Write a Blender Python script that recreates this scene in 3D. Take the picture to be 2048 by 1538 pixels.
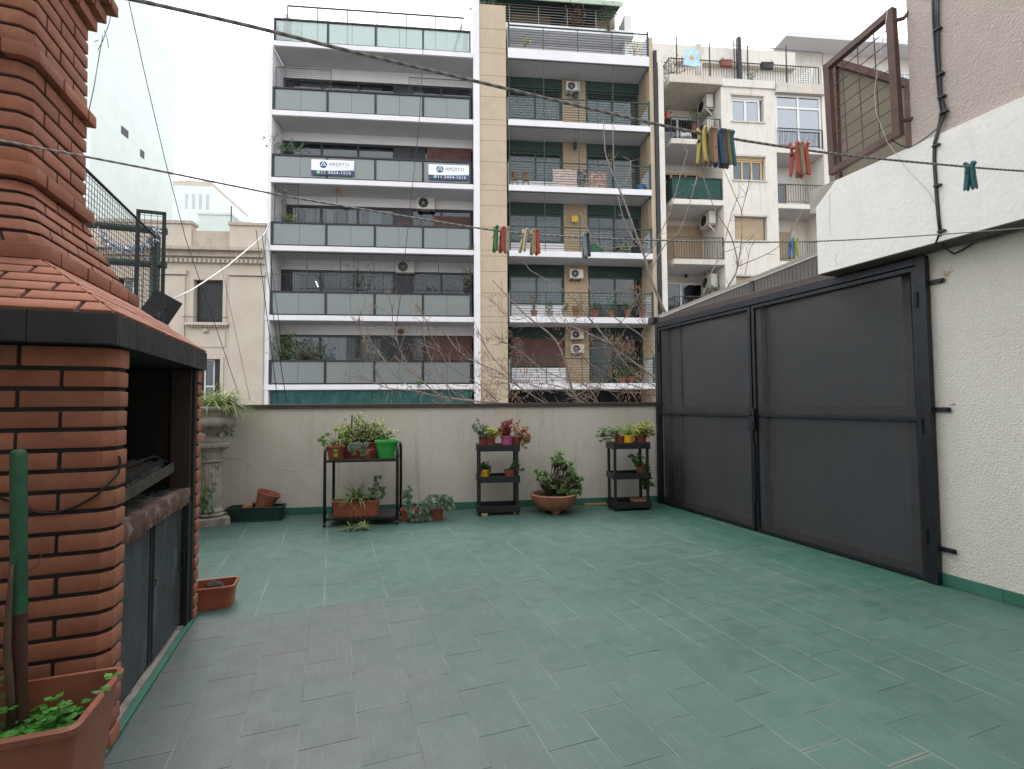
import bpy, math, random
import numpy as np
from mathutils import Vector, Matrix
random.seed(7)
rad = math.radians
sc = bpy.context.scene
for o in list(bpy.data.objects): bpy.data.objects.remove(o)

# ------------------------------------------------------------------ camera, sky, sun, exposure
FPX, PITCH, ROLL, EYE = 990.0, rad(2.43), .007, 1.3
cam = bpy.data.cameras.new('camera'); camo = bpy.data.objects.new('camera', cam)
sc.collection.objects.link(camo); sc.camera = camo
cam.sensor_fit = 'HORIZONTAL'; cam.sensor_width = 36; cam.lens = 36*FPX/2048
cam.clip_start = .05; cam.clip_end = 2000
camo.matrix_world = Matrix.Translation((0, 0, EYE)) @ Matrix.Rotation(rad(90)+PITCH, 4, 'X') @ Matrix.Rotation(-ROLL, 4, 'Z')

SUN_EL, SUN_AZ = 58, 25            # degrees; azimuth measured from +Y towards -X (left of the view)
world = bpy.data.worlds.new('World'); sc.world = world; world.use_nodes = True
wn = world.node_tree; wn.nodes.clear()
sky = wn.nodes.new('ShaderNodeTexSky'); sky.sky_type = 'NISHITA'; sky.sun_disc = False
sky.sun_elevation = rad(SUN_EL); sky.sun_rotation = rad(-SUN_AZ); sky.altitude = 20
sky.air_density = 1.0; sky.dust_density = 6.0; sky.ozone_density = 1.0
hs = wn.nodes.new('ShaderNodeHueSaturation'); hs.inputs['Saturation'].default_value = .22
mixc = wn.nodes.new('ShaderNodeMix'); mixc.data_type = 'RGBA'; mixc.inputs[0].default_value = .72
mixc.inputs[7].default_value = (15.5, 15.9, 16.3, 1)      # even cloud layer over the clear sky
bg = wn.nodes.new('ShaderNodeBackground'); bg.inputs[1].default_value = .11
wo = wn.nodes.new('ShaderNodeOutputWorld')
wn.links.new(sky.outputs[0], hs.inputs['Color']); wn.links.new(hs.outputs[0], mixc.inputs[6])
wn.links.new(mixc.outputs[2], bg.inputs[0]); wn.links.new(bg.outputs[0], wo.inputs[0])
sun = bpy.data.lights.new('sun', 'SUN'); sun.energy = .9; sun.angle = rad(35); sun.color = (1, .965, .92)
suno = bpy.data.objects.new('sun', sun); sc.collection.objects.link(suno)
sd = Vector((-math.sin(rad(SUN_AZ))*math.cos(rad(SUN_EL)), math.cos(rad(SUN_AZ))*math.cos(rad(SUN_EL)), math.sin(rad(SUN_EL))))
suno.rotation_euler = sd.to_track_quat('Z', 'Y').to_euler()
suno.location = (0, 5, 30)
sc.view_settings.view_transform = 'Standard'; sc.view_settings.look = 'None'
sc.view_settings.exposure = 0.75; sc.view_settings.gamma = 1
sc.render.engine = 'CYCLES'
sc.cycles.max_bounces = 7; sc.cycles.transparent_max_bounces = 14

# ------------------------------------------------------------------ photo pixel -> ray (only a direction; distance comes from planes)
_cp, _sp = math.cos(PITCH), math.sin(PITCH)
_r = np.array([1, 0, 0.]); _f = np.array([0, _cp, _sp]); _u = np.array([0, -_sp, _cp])
_r2 = _r*math.cos(ROLL)-_u*math.sin(ROLL); _u2 = _u*math.cos(ROLL)+_r*math.sin(ROLL)
CAM = np.array([0, 0, EYE])
def ray(u, v): return _r2*(u-1024)/FPX-_u2*(v-769)/FPX+_f
class Fr:
    def __init__(s, deg, o=(0, 0, 0)):
        a = rad(deg); s.a = a
        s.x = np.array([math.cos(a), math.sin(a), 0]); s.y = np.array([-math.sin(a), math.cos(a), 0]); s.o = np.array(o, float)
    def w(s, x, y, z): return s.o+s.x*x+s.y*y+np.array([0, 0, z])
    def l(s, p): q = np.array(p)-s.o; return np.array([q@s.x, q@s.y, q[2]])
    def hy(s, u, v, y): d = ray(u, v); return s.l(CAM+d*((s.o+s.y*y-CAM)@s.y)/(d@s.y))
    def hx(s, u, v, x): d = ray(u, v); return s.l(CAM+d*((s.o+s.x*x-CAM)@s.x)/(d@s.x))
    def hz(s, u, v, z=0): d = ray(u, v); return s.l(CAM+d*(z-EYE)/d[2])
T = Fr(20)      # terrace tiles, barbecue, gate, right wall
W = Fr(7.6)     # street-side parapet
B = Fr(5.7)       # house fronts across the street
FRAMES = {'T': T, 'W': W, 'B': B}

# ------------------------------------------------------------------ materials
def lin(c):
    if isinstance(c, str):
        c = c.lstrip('#'); c = [int(c[i:i+2], 16)/255 for i in (0, 2, 4)]
        c = [x/12.92 if x <= .04045 else ((x+.055)/1.055)**2.4 for x in c]
    elif isinstance(c, (int, float)): c = [c]*3
    return (*c[:3], 1)
class NT:
    def __init__(s, name):
        s.m = bpy.data.materials.new(name); s.m.use_nodes = True; s.t = s.m.node_tree; s.t.nodes.clear()
        s.out = s.n('OutputMaterial'); s.p = s.n('BsdfPrincipled'); s.l(s.p.outputs[0], s.out.inputs[0])
    def n(s, k): return s.t.nodes.new('ShaderNode'+k)
    def l(s, a, b): s.t.links.new(a, b)
    def pos(s, k='Object'):
        if k == 'Pos': return s.n('NewGeometry').outputs['Position']
        return s.n('TexCoord').outputs[k]
    def scale(s, vec, sx, rz=0):
        m = s.n('Mapping'); m.inputs['Scale'].default_value = sx; m.inputs['Rotation'].default_value = (0, 0, rz); s.l(vec, m.inputs[0]); return m.outputs[0]
    def noise(s, vec, sc_, det=5, rough=.55, dist=0):
        n = s.n('TexNoise'); n.inputs['Scale'].default_value = sc_; n.inputs['Detail'].default_value = det
        n.inputs['Roughness'].default_value = rough; n.inputs['Distortion'].default_value = dist; s.l(vec, n.inputs['Vector']); return n.outputs['Fac']
    def ramp(s, fac, a, b, va=0., vb=1.):
        m = s.n('MapRange'); m.inputs[1].default_value = a; m.inputs[2].default_value = b; m.inputs[3].default_value = va; m.inputs[4].default_value = vb
        m.interpolation_type = 'SMOOTHSTEP'; s.l(fac, m.inputs[0]); return m.outputs[0]
    def mix(s, f, a, b, mode='MIX'):
        m = s.n('Mix'); m.data_type = 'RGBA'; m.blend_type = mode
        for v, i in ((f, 0), (a, 6), (b, 7)):
            if hasattr(v, 'is_linked'): s.l(v, m.inputs[i])
            else: m.inputs[i].default_value = v if i == 0 else lin(v)
        return m.outputs[2]
    def math(s, op, a, b=0.):
        m = s.n('Math'); m.operation = op
        for v, i in ((a, 0), (b, 1)):
            if hasattr(v, 'is_linked'): s.l(v, m.inputs[i])
            else: m.inputs[i].default_value = v
        return m.outputs[0]
    def rnd(s): return s.n('ObjectInfo').outputs['Random']
    def bright(s, col, fac):      # fac socket 0..1 -> value shift
        h = s.n('HueSaturation'); s.l(col, h.inputs['Color']); s.l(fac, h.inputs['Value']); return h.outputs[0]
    def bump(s, h, st, dist=.01, prev=None):
        b = s.n('Bump'); b.inputs['Strength'].default_value = st; b.inputs['Distance'].default_value = dist; s.l(h, b.inputs['Height'])
        if prev is not None: s.l(prev, b.inputs['Normal'])
        return b.outputs[0]
    def set(s, col=None, rough=None, metal=None, normal=None, **k):
        for v, nme in ((col, 'Base Color'), (rough, 'Roughness'), (metal, 'Metallic'), (normal, 'Normal'), *[(v, n.replace('_', ' ')) for n, v in k.items()]):
            if v is None: continue
            if hasattr(v, 'is_linked'): s.l(v, s.p.inputs[nme])
            else: s.p.inputs[nme].default_value = lin(v) if nme == 'Base Color' else v
        return s.m
MATS = {}
def pm(name, c1, c2=None, scale=4, lo=.35, hi=.7, rough=.6, metal=0, bump=0, bscale=60, rnd=0, stretch=(1, 1, 1), c3=None, s3=14, f3=(.62, .75), rvar=.12, coord='Object'):
    if name in MATS: return MATS[name]
    t = NT(name); v = t.pos(coord); vs = t.scale(v, stretch)
    col = t.mix(t.ramp(t.noise(vs, scale), lo, hi), c1, c2 if c2 is not None else c1)
    fine = t.noise(vs, scale*9, 4, .7)
    col = t.bright(col, t.ramp(fine, .2, .8, .9, 1.1))
    if c3 is not None: col = t.mix(t.ramp(t.noise(vs, s3, 6, .65), *f3), col, c3)
    if rnd: col = t.bright(col, t.ramp(t.rnd(), 0, 1, 1-rnd, 1+rnd))
    r = t.ramp(fine, .2, .8, max(0, rough-rvar), min(1, rough+rvar))
    nrm = t.bump(t.noise(vs, bscale, 6, .65), bump) if bump else None
    MATS[name] = t.set(col, r, metal, nrm); return MATS[name]
def glassy(name, tint, refl=.18, rough=.03, body=0., bodycol=(.3, .33, .33), brough=.5):
    """window pane: see-through with a reflective coat; body adds frosting"""
    if name in MATS: return MATS[name]
    t = NT(name); tr = t.n('BsdfTransparent'); tr.inputs[0].default_value = lin(tint)
    gl = t.n('BsdfGlossy'); gl.inputs['Roughness'].default_value = rough; gl.inputs[0].default_value = (.9, .95, 1, 1)
    fr = t.n('LayerWeight'); fr.inputs[0].default_value = .35
    m = t.n('MixShader'); t.l(t.math('ADD', t.math('MULTIPLY', fr.outputs['Facing'], .22), refl), m.inputs[0])
    base = tr.outputs[0]
    if body:
        d = t.n('BsdfDiffuse'); d.inputs[0].default_value = lin(bodycol); tl = t.n('BsdfTranslucent'); tl.inputs[0].default_value = lin(bodycol)
        dm = t.n('MixShader'); dm.inputs[0].default_value = .5; t.l(d.outputs[0], dm.inputs[1]); t.l(tl.outputs[0], dm.inputs[2])
        bm = t.n('MixShader'); bm.inputs[0].default_value = body; t.l(base, bm.inputs[1]); t.l(dm.outputs[0], bm.inputs[2]); base = bm.outputs[0]
    t.l(base, m.inputs[1]); t.l(gl.outputs[0], m.inputs[2]); t.l(m.outputs[0], t.out.inputs[0])
    MATS[name] = t.m; return t.m

# ------------------------------------------------------------------ mesh building
def sub(a, b): return (a[0]-b[0], a[1]-b[1], a[2]-b[2])
def inset(poly, d):
    n = len(poly); out = []
    ar = sum(poly[i][0]*poly[(i+1) % n][1]-poly[(i+1) % n][0]*poly[i][1] for i in range(n)); sg = 1 if ar > 0 else -1
    for i in range(n):
        p, q, r = Vector(poly[i-1]), Vector(poly[i]), Vector(poly[(i+1) % n])
        e1 = (q-p); e2 = (r-q)
        if e1.length < 1e-7 or e2.length < 1e-7: out.append(tuple(q)); continue
        e1.normalize(); e2.normalize()
        n1 = Vector((-e1.y, e1.x))*sg; n2 = Vector((-e2.y, e2.x))*sg
        b = n1+n2; k = max(.35, 1+n1.dot(n2)); out.append(tuple(q+b*(d/k)))
    return out
class MB:
    def __init__(s): s.v = []; s.f = []
    def add(s, vs, fs):
        o = len(s.v); s.v += [tuple(map(float, v)) for v in vs]; s.f += [tuple(i+o for i in f) for f in fs]; return s
    def box(s, x0, x1, y0, y1, z0, z1, b=0):
        x0, x1 = sorted((x0, x1)); y0, y1 = sorted((y0, y1)); z0, z1 = sorted((z0, z1))
        if b: return s.prism([(x0, y0), (x1, y0), (x1, y1), (x0, y1)], z0, z1, b=b)
        return s.add([(x0, y0, z0), (x1, y0, z0), (x1, y1, z0), (x0, y1, z0), (x0, y0, z1), (x1, y0, z1), (x1, y1, z1), (x0, y1, z1)],
                     [(0, 3, 2, 1), (4, 5, 6, 7), (0, 1, 5, 4), (1, 2, 6, 5), (2, 3, 7, 6), (3, 0, 4, 7)])
    def hexa(s, p):      # 8 points, bottom ring then top ring
        return s.add(p, [(0, 3, 2, 1), (4, 5, 6, 7), (0, 1, 5, 4), (1, 2, 6, 5), (2, 3, 7, 6), (3, 0, 4, 7)])
    def rings(s, rings, cap=True, close=False):
        n = len(rings[0]); o = len(s.v); s.v += [tuple(map(float, p)) for r in rings for p in r]
        m = len(rings)
        for i in range(m if close else m-1):
            a, b = o+i*n, o+((i+1) % m)*n
            for j in range(n): k = (j+1) % n; s.f.append((a+j, a+k, b+k, b+j))
        if cap and not close: s.f.append(tuple(o+j for j in reversed(range(n)))); s.f.append(tuple(o+(m-1)*n+j for j in range(n)))
        return s
    def prism(s, poly, z0, z1, poly1=None, b=0, fn=None):
        poly1 = poly1 or poly
        ar = sum(poly[i][0]*poly[(i+1) % len(poly)][1]-poly[(i+1) % len(poly)][0]*poly[i][1] for i in range(len(poly)))
        if ar < 0: poly, poly1 = poly[::-1], poly1[::-1]
        if b:
            h = z1-z0; lerp = lambda t: [(a[0]*(1-t)+c[0]*t, a[1]*(1-t)+c[1]*t) for a, c in zip(poly, poly1)]
            L = [(0, b), (b*.3, b*.3), (b, 0), (h-b, 0), (h-b*.3, b*.3), (h, b)]
            rs = [[(x, y, z0+z) for x, y in inset(lerp(z/h), i)] for z, i in L]
        else: rs = [[(x, y, z0) for x, y in poly], [(x, y, z1) for x, y in poly1]]
        if fn: rs = [[fn(*p) for p in r] for r in rs]
        return s.rings(rs)
    def tube(s, pts, r, n=6, cap=True):
        P = [Vector(tuple(map(float, p))) for p in pts]; m = len(P)
        if not hasattr(r, '__len__'): r = [r]*m
        tg = [(P[min(i+1, m-1)]-P[max(i-1, 0)]).normalized() for i in range(m)]
        u = tg[0].orthogonal().normalized(); rs = []
        for i in range(m):
            u = (u-tg[i]*u.dot(tg[i])); u = u.normalized() if u.length > 1e-6 else tg[i].orthogonal().normalized()
            w = tg[i].cross(u)
            rs.append([tuple(P[i]+(u*math.cos(2*math.pi*k/n)+w*math.sin(2*math.pi*k/n))*r[i]) for k in range(n)])
        return s.rings(rs, cap)
    def lathe(s, prof, n=20, c=(0, 0, 0), flute=None):
        rs = []
        for r, z in prof:
            ring = []
            for k in range(n):
                a = 2*math.pi*k/n; rr = r*(flute(a, z) if flute else 1); ring.append((c[0]+rr*math.cos(a), c[1]+rr*math.sin(a), c[2]+z))
            rs.append(ring)
        return s.rings(rs)
    def bar(s, a, b, w, h=None, up=(0, 0, 1)):      # square bar between two points
        a, b = Vector(tuple(map(float, a))), Vector(tuple(map(float, b))); h = h or w; d = (b-a).normalized(); up = Vector(up)
        if abs(d.dot(up)) > .95: up = Vector((1, 0, 0))
        x = d.cross(up).normalized(); z = x.cross(d); x = x*w/2; z = z*h/2
        return s.hexa([a-x-z, a+x-z, b+x-z, b-x-z, a-x+z, a+x+z, b+x+z, b-x+z])
    def quad(s, a, b, c, d): return s.add([a, b, c, d], [(0, 1, 2, 3)])
    def obj(s, name, mat, parent=None, smooth=None, frame=None, off=(0, 0, 0), kind=None, label=None):
        if parent is not None: off = OFF[parent]
        me = bpy.data.meshes.new(name)
        vs = [(x-off[0], y-off[1], z-off[2]) for x, y, z in s.v]
        me.from_pydata(vs, [], s.f); me.update()
        if smooth:
            me.polygons.foreach_set('use_smooth', [True]*len(me.polygons))
            if smooth < 180: me.set_sharp_from_angle(angle=rad(smooth))
        me.materials.append(mat)
        o = bpy.data.objects.new(name, me); sc.collection.objects.link(o)
        if parent is not None: o.parent = parent; OFF[o] = off
        elif frame is not None: o.location = frame.w(*off); o.rotation_euler = (0, 0, frame.a); OFF[o] = off
        else: o.location = off; OFF[o] = off
        if kind: o['kind'] = kind
        if label: o['label'] = label
        return o
OFF = {}
def tag(o, label, cat, group=None):
    o['label'] = label; o['category'] = cat
    if group: o['group'] = group
    return o
def thing(name, label, cat, frame=None, off=(0, 0, 0), group=None):
    o = bpy.data.objects.new(name, None); sc.collection.objects.link(o); o.empty_display_size = .1
    if frame is not None: o.location = frame.w(*off); o.rotation_euler = (0, 0, frame.a)
    else: o.location = off
    OFF[o] = tuple(map(float, off)); return tag(o, label, cat, group)
def struct(o): o['kind'] = 'structure'; return o
def U(a, b): return random.uniform(a, b)
# ================================================================== TERRACE
M_mortar = pm('dark_mortar', '#1c1b1e', '#29282b', 8, rough=.85, bump=.3)
def brick_mat(name, c1, c2, dirt):
    t = NT(name); v = t.pos(); r = t.rnd()
    off = t.n('VectorMath'); off.operation = 'ADD'; cx = t.n('CombineXYZ'); t.l(t.math('MULTIPLY', r, 37.), cx.inputs[0]); t.l(v, off.inputs[0]); t.l(cx.outputs[0], off.inputs[1]); v = off.outputs[0]
    col = t.mix(t.ramp(t.noise(v, 9, 5), .3, .72), c1, c2)
    col = t.bright(col, t.ramp(r, 0, 1, .86, 1.12)); col = t.bright(col, t.ramp(t.noise(v, 130, 3, .7), .2, .8, .86, 1.12))
    col = t.mix(t.math('MULTIPLY', t.ramp(t.noise(v, 4, 6, .7), .55, .8), .55), col, dirt)
    col = t.mix(t.ramp(t.noise(v, 260, 2), .70, .76), col, '#3a2a26')
    return t.set(col, .82, None, t.bump(t.noise(v, 170, 5, .7), .25, .004, t.bump(t.noise(v, 18, 4), .25, .01)))
M_brick = brick_mat('red_brick', '#8a5642', '#98644e', '#654536')
M_soot = pm('sooty_brick', '#1b1716', '#2a211e', 6, rough=.9, bump=.4, bscale=30)

def floor_mat(name, lo=0):
    t = NT(name); v = t.pos('Pos'); r = t.rnd(); vt = t.scale(v, (1, 1, 1), -T.a)
    sep = t.n('SeparateXYZ'); t.l(vt, sep.inputs[0]); X, Y = sep.outputs[0], sep.outputs[1]
    streak = t.noise(t.scale(vt, (70, 5, 1)), 1.0, 6, .65)
    blotch = t.noise(vt, 1.1, 5, .6); mid = t.noise(vt, 6, 6, .62)
    g = t.mix(t.ramp(blotch, .3, .7), '#39564d', '#446159')
    g = t.mix(t.math('MULTIPLY', t.ramp(t.noise(vt, 14, 7, .7), .4, .75), .6), g, '#4e645e')
    # worn grey-mauve patch in front of the barbecue, colour also darkened for vignetting
    wx = t.ramp(X, -.3, 1.9, 1, 0); wy = t.ramp(Y, 3.75, 3.35, 0, 1); wn_ = t.ramp(t.math('ADD', t.noise(vt, 2.3, 6, .65), t.math('MULTIPLY', mid, .4)), .45, .85)
    wear = t.math('MULTIPLY', t.math('MULTIPLY', wx, wy), t.math('ADD', t.math('MULTIPLY', wn_, .6), .3))
    g = t.mix(wear, g, '#565659')
    # fresh green paint near the gate
    fx = t.ramp(X, 3.0, 3.9); fy = t.ramp(Y, 1.5, 2.6)
    g = t.mix(t.math('MULTIPLY', t.math('MULTIPLY', t.math('MULTIPLY', fx, fy), t.ramp(blotch, .35, .5)), .75), g, '#2b5a49')
    g = t.mix(t.math('MULTIPLY', t.ramp(streak, .53, .72), .5), g, '#5f706a')
    g = t.mix(t.math('MULTIPLY', t.ramp(t.noise(vt, 9, 9, .78), .62, .74), .7), g, '#736c67')
    g = t.bright(g, t.ramp(r, 0, 1, .96, 1.04))
    g = t.bright(g, t.ramp(t.noise(vt, 150, 5, .75), .25, .75, .8, 1.2))
    g = t.mix(t.ramp(t.noise(vt, 55, 3, .6), .735, .755), g, '#3c4643')
    # paint rubbed off along the long edges of each tile
    sg_ = t.n('SeparateXYZ'); t.l(t.pos('Generated'), sg_.inputs[0]); e_ = t.math('ABSOLUTE', t.math('SUBTRACT', sg_.outputs[0], .5)); f_ = t.math('ABSOLUTE', t.math('SUBTRACT', sg_.outputs[1], .5))
    nz_ = t.noise(vt, 3.5, 5, .7); ew = t.math('MULTIPLY', t.ramp(t.math('ADD', e_, t.math('MULTIPLY', t.math('SUBTRACT', nz_, .5), .02)), .486, .496), t.ramp(t.noise(vt, 1.7, 4, .6), .38, .62)); fw_ = t.math('MULTIPLY', t.ramp(f_, .492, .498), t.ramp(t.noise(vt, 2.6, 4, .6), .52, .7))
    sm_ = t.math('MULTIPLY', t.ramp(t.math('ADD', f_, t.math('MULTIPLY', t.math('SUBTRACT', nz_, .5), .08)), .455, .5), t.ramp(t.noise(vt, 1.15, 5, .65), .5, .66)); g = t.mix(t.math('MULTIPLY', sm_, .45), g, '#807d77')
    g = t.mix(t.math('MULTIPLY', t.math('MAXIMUM', ew, fw_), .75), g, '#7f847d')
    rough = t.ramp(mid, .3, .7, .42, .62)
    h = t.bump(t.noise(t.scale(vt, (60, 9, 1)), 1, 5, .6), .22, .004, t.bump(t.noise(vt, 9, 4), .12, .01))
    return t.set(g, rough, None, h)
M_tile = floor_mat('green_floor_paint')
M_joint = pm('worn_tile_joint', '#6d7872', '#48625a', 7, .4, .62, rough=.8, bump=.3)
M_green = pm('green_skirting_paint', '#2f6350', '#3c7060', 5, rough=.5, bump=.15, c3='#6f8f84', f3=(.68, .8))
def clip_poly(poly, fn):
    out = []
    for i in range(len(poly)):
        p, q = poly[i], poly[(i+1) % len(poly)]; a, b = fn(p), fn(q)
        if a >= 0: out.append(p)
        if a*b < 0: k = a/(a-b); out.append((p[0]+(q[0]-p[0])*k, p[1]+(q[1]-p[1])*k))
    return out
wallside = lambda p: 6.35-W.l(T.w(p[0], p[1], 0))[1]
def wy(x):      # T-frame y of the parapet's inner face at T-frame x
    c, s_ = math.cos(W.a-T.a), math.sin(W.a-T.a)
    lo, hi = 0, 12
    for _ in range(40):
        m = (lo+hi)/2
        if wallside((x, m)) > 0: lo = m
        else: hi = m
    return lo
floor = MB(); poly = [(-1.75, -2.6), (7, -2.6), (7, wy(7)), (-1.75, wy(-1.75))]
floor.prism(poly, -.32, -.0016)
floor = struct(floor.obj('terrace_floor', M_joint, None, frame=T))
tc = {}
def tile_at(poly):
    cx = sum(p[0] for p in poly)/len(poly); cy = sum(p[1] for p in poly)/len(poly)
    key = tuple((round(p[0]-cx, 3), round(p[1]-cy, 3)) for p in poly)
    if key not in tc:
        m = MB(); m.prism([(p[0], p[1]) for p in inset(list(key), .0007)], -.012, 0, b=.0009); o = m.obj('tile', M_tile, floor); tc[key] = o.data
    else:
        o = bpy.data.objects.new('tile', tc[key]); sc.collection.objects.link(o); o.parent = floor; OFF[o] = OFF[floor]
    o.location = (cx, cy, U(-.0004, .0004)); o.rotation_euler = (U(-.001, .001), U(-.001, .001), 0)
for i in range(23):
    x0 = -.778+.2215*i; x1 = x0+.2215
    if x1 > 4.125: x1 = 4.125
    y = .25-(.1675 if i % 2 else 0)
    while y < 3.495:
        y0, y1 = max(y, .25), min(y+.335, 3.495); y += .335
        if y1-y0 > .02 and x1-x0 > .02: tile_at([(x0, y0), (x1, y0), (x1, y1), (x0, y1)])
for i in range(15):
    x0 = -1.655+.4045*i; x1 = min(x0+.4045, 4.125)
    for j in range(8):
        y0 = 3.505+.432*j-.02*(j > 0); y1 = 3.505+.432*(j+1)-.02
        if x1 < -.74 and y1 < 3.7: continue
        q = clip_poly([(max(x0, -1.6), y0), (x1, y0), (x1, y1), (max(x0, -1.6), y1)], wallside)
        if len(q) > 2 and x1-x0 > .02: tile_at(q)
m = MB(); m.box(-1.6, 4.125, -2.5, .248, -.012, 0); m.obj('painted_floor_sheet', M_tile, floor)
# curb round the barbecue base
m = MB(); m.prism([(-.83, 2.2), (-.778, 2.2), (-.778, 3.66), (-.83, 3.66)], 0, .022, b=.004); m.obj('curb', M_green, floor)

# parapet towards the street
M_plaster = None
def plaster(name, c1, c2, dirt, stain=.5, b=.35, bs=90, drip=True, bd=.01):
    t = NT(name); v = t.pos('Pos')
    col = t.mix(t.ramp(t.noise(v, 1.3, 6, .6), .3, .7), c1, c2)
    col = t.bright(col, t.ramp(t.noise(v, 40, 5, .7), .2, .8, .94, 1.05))
    if drip: col = t.mix(t.math('MULTIPLY', t.ramp(t.noise(t.scale(v, (9, 9, .9)), 1, 6, .65), .5, .78), stain), col, dirt)
    col = t.mix(t.math('MULTIPLY', t.ramp(t.noise(v, 3.2, 7, .7), .58, .8), stain), col, dirt)
    return t.set(col, .9, None, t.bump(t.noise(v, bs, 4, .6), b, bd, t.bump(t.noise(v, 4, 4), .3, .02)))
M_par = plaster('parapet_plaster', '#c4bdb3', '#ccc6bd', '#a0978b', .55, .2, 120)
M_white = plaster('white_wall_paint', '#c4bfb8', '#cbc7c1', '#a9a299', .4, .35, 45)
M_beam = plaster('beam_plaster', '#d8d5d0', '#dedbd7', '#bfb8ae', .35, .3, 35)
M_pink = plaster('pinkish_stucco', '#b3a69f', '#bbaea7', '#a0948c', .35, .9, 60, drip=False, bd=.02)
M_brownmetal = pm('brown_metal', '#3d322f', '#463a36', 6, rough=.5, bump=.05)
pw = thing('parapet_wall', 'low off-white plaster parapet wall with brown metal cap behind the plant carts', 'wall', W, (0, 6.35, 0))
x0 = W.l(T.w(-1.75, wy(-1.75), 0))[0]; x1 = W.l(T.w(4.2, wy(4.2), 0))[0]
m = MB(); m.box(x0, x1, 6.35, 6.5, -.3, 1.28); m.obj('wall', M_par, pw)
m = MB(); m.box(x0, x1, 6.325, 6.525, 1.281, 1.332, b=.004); m.obj('cap', M_brownmetal, pw)
m = MB(); m.box(x0, x1, 6.338, 6.349, 0.001, .085, b=.003); m.obj('skirting', M_green, pw)
M_crack = pm('wall_crack', '#6d655d', '#7a726a', 20, rough=.95)
def crack(pts, wdt=.003):
    m = MB(); P = [W.hy(u, v, 6.349) for u, v in pts]; Q = []
    for a, b in zip(P[:-1], P[1:]):
        for k in range(6): q = a+(b-a)*k/6; Q.append((q[0]+U(-.006, .006), 6.3492, q[2]+U(-.006, .006)))
    for a, b in zip(Q[:-1], Q[1:]):
        w_ = wdt*U(.4, 1.2); m.quad((a[0], a[1], a[2]-w_/2), (b[0], b[1], b[2]-w_/2), (b[0], b[1], b[2]+w_/2), (a[0], a[1], a[2]+w_/2))
    m.obj('crack', M_crack, pw)
crack([(440, 915), (482, 920), (500, 932), (515, 940)], .005); crack([(545, 935), (560, 941), (595, 943), (612, 931), (640, 929)], .003)

# left boundary wall with coping
lw = thing('boundary_wall', 'off-white boundary wall with concrete coping behind the brick barbecue', 'wall', T, (-1.675, 2, 0))
M_conc = pm('grey_concrete', '#8f8b84', '#a19d95', 5, rough=.9, bump=.3, c3='#6f6a62', f3=(.6, .75))
m = MB(); m.box(-1.76, -1.61, -2.6, 5.98, -.3, 2.06); m.obj('wall', M_white, lw)
m = MB(); m.box(-1.80, -1.585, -2.6, 6.0, 2.061, 2.15, b=.006); m.obj('coping', M_conc, lw)

# unseen house wall behind the photographer, height set for the shade it gives
hw = MB(); hw.box(-12, 22, -2.9, -2.62, -.3, 10); hw = hw.obj('house_wall', M_white, None, frame=T, off=(2.6, -2.76, 0)); tag(hw, 'white house wall behind the camera closing the terrace', 'wall')

# ------------------------------------------------------------------ brick barbecue
bb = thing('brick_barbecue', 'red brick barbecue with tapering chimney hood and black slate rim', 'barbecue', T, (-1.2, 2.9, 0))
PITCHC, BH = .0761, .060
bmesh_cache = {}
def brick(poly, z0, z1, poly1=None, b=.0042, mat=None, name='brick', parent=None):
    m = MB(); m.prism(poly, z0, z1, poly1, b=b); return m.obj(name, mat or M_brick, parent or bb, smooth=24)
CH = .036
def corner(x0, y0, la, lb, c=CH): return [(x0-la, y0), (x0-c, y0), (x0, y0+c), (x0, y0+lb), (x0-la, y0+lb)]
# core of the piers
m = MB(); m.prism([(-1.6, 2.303), (-.824, 2.303), (-.787, 2.340), (-.787, 2.42), (-1.6, 2.42)], .001, 1.534); m.obj('near_pier_core', M_mortar, bb)
m = MB(); m.box(-1.6, -.785, 3.5, 3.612, .001, 1.534); m.obj('far_pier_core', M_mortar, bb)
X0, Y0 = -.776, 2.294
NC = 20
for k in range(NC):
    z0 = .012+PITCHC*k; z1 = z0+BH
    if k == NC-1: z1 = 1.532
    la = .160 if k % 2 == NC % 2 else .287
    j = .002
    brick(corner(X0+U(-j, j), Y0+U(-j, j), la, .122), z0, z1)
    x = X0-la-.0135
    while x > -1.58:
        xa = max(x-.2415, -1.6); d = U(-j, j)
        if x-xa > .03: brick([(xa, Y0+d), (x, Y0+d), (x, Y0+.1), (xa, Y0+.1)], z0, z1)
        x = xa-.0135
    # far pier: short ends towards the terrace, bricks facing the street side
    d = U(-j, j)
    brick([(-.776+d-(.2 if k % 2 else .1), 3.535), (-.776+d, 3.535), (-.776+d, 3.622), (-.776+d-(.2 if k % 2 else .1), 3.622)], z0, z1)
    x = -.776-(.2 if k % 2 else .1)-.0135
    brick([(-1.6, 3.52), (x, 3.52), (x, 3.622), (-1.6, 3.622)], z0, z1)
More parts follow.
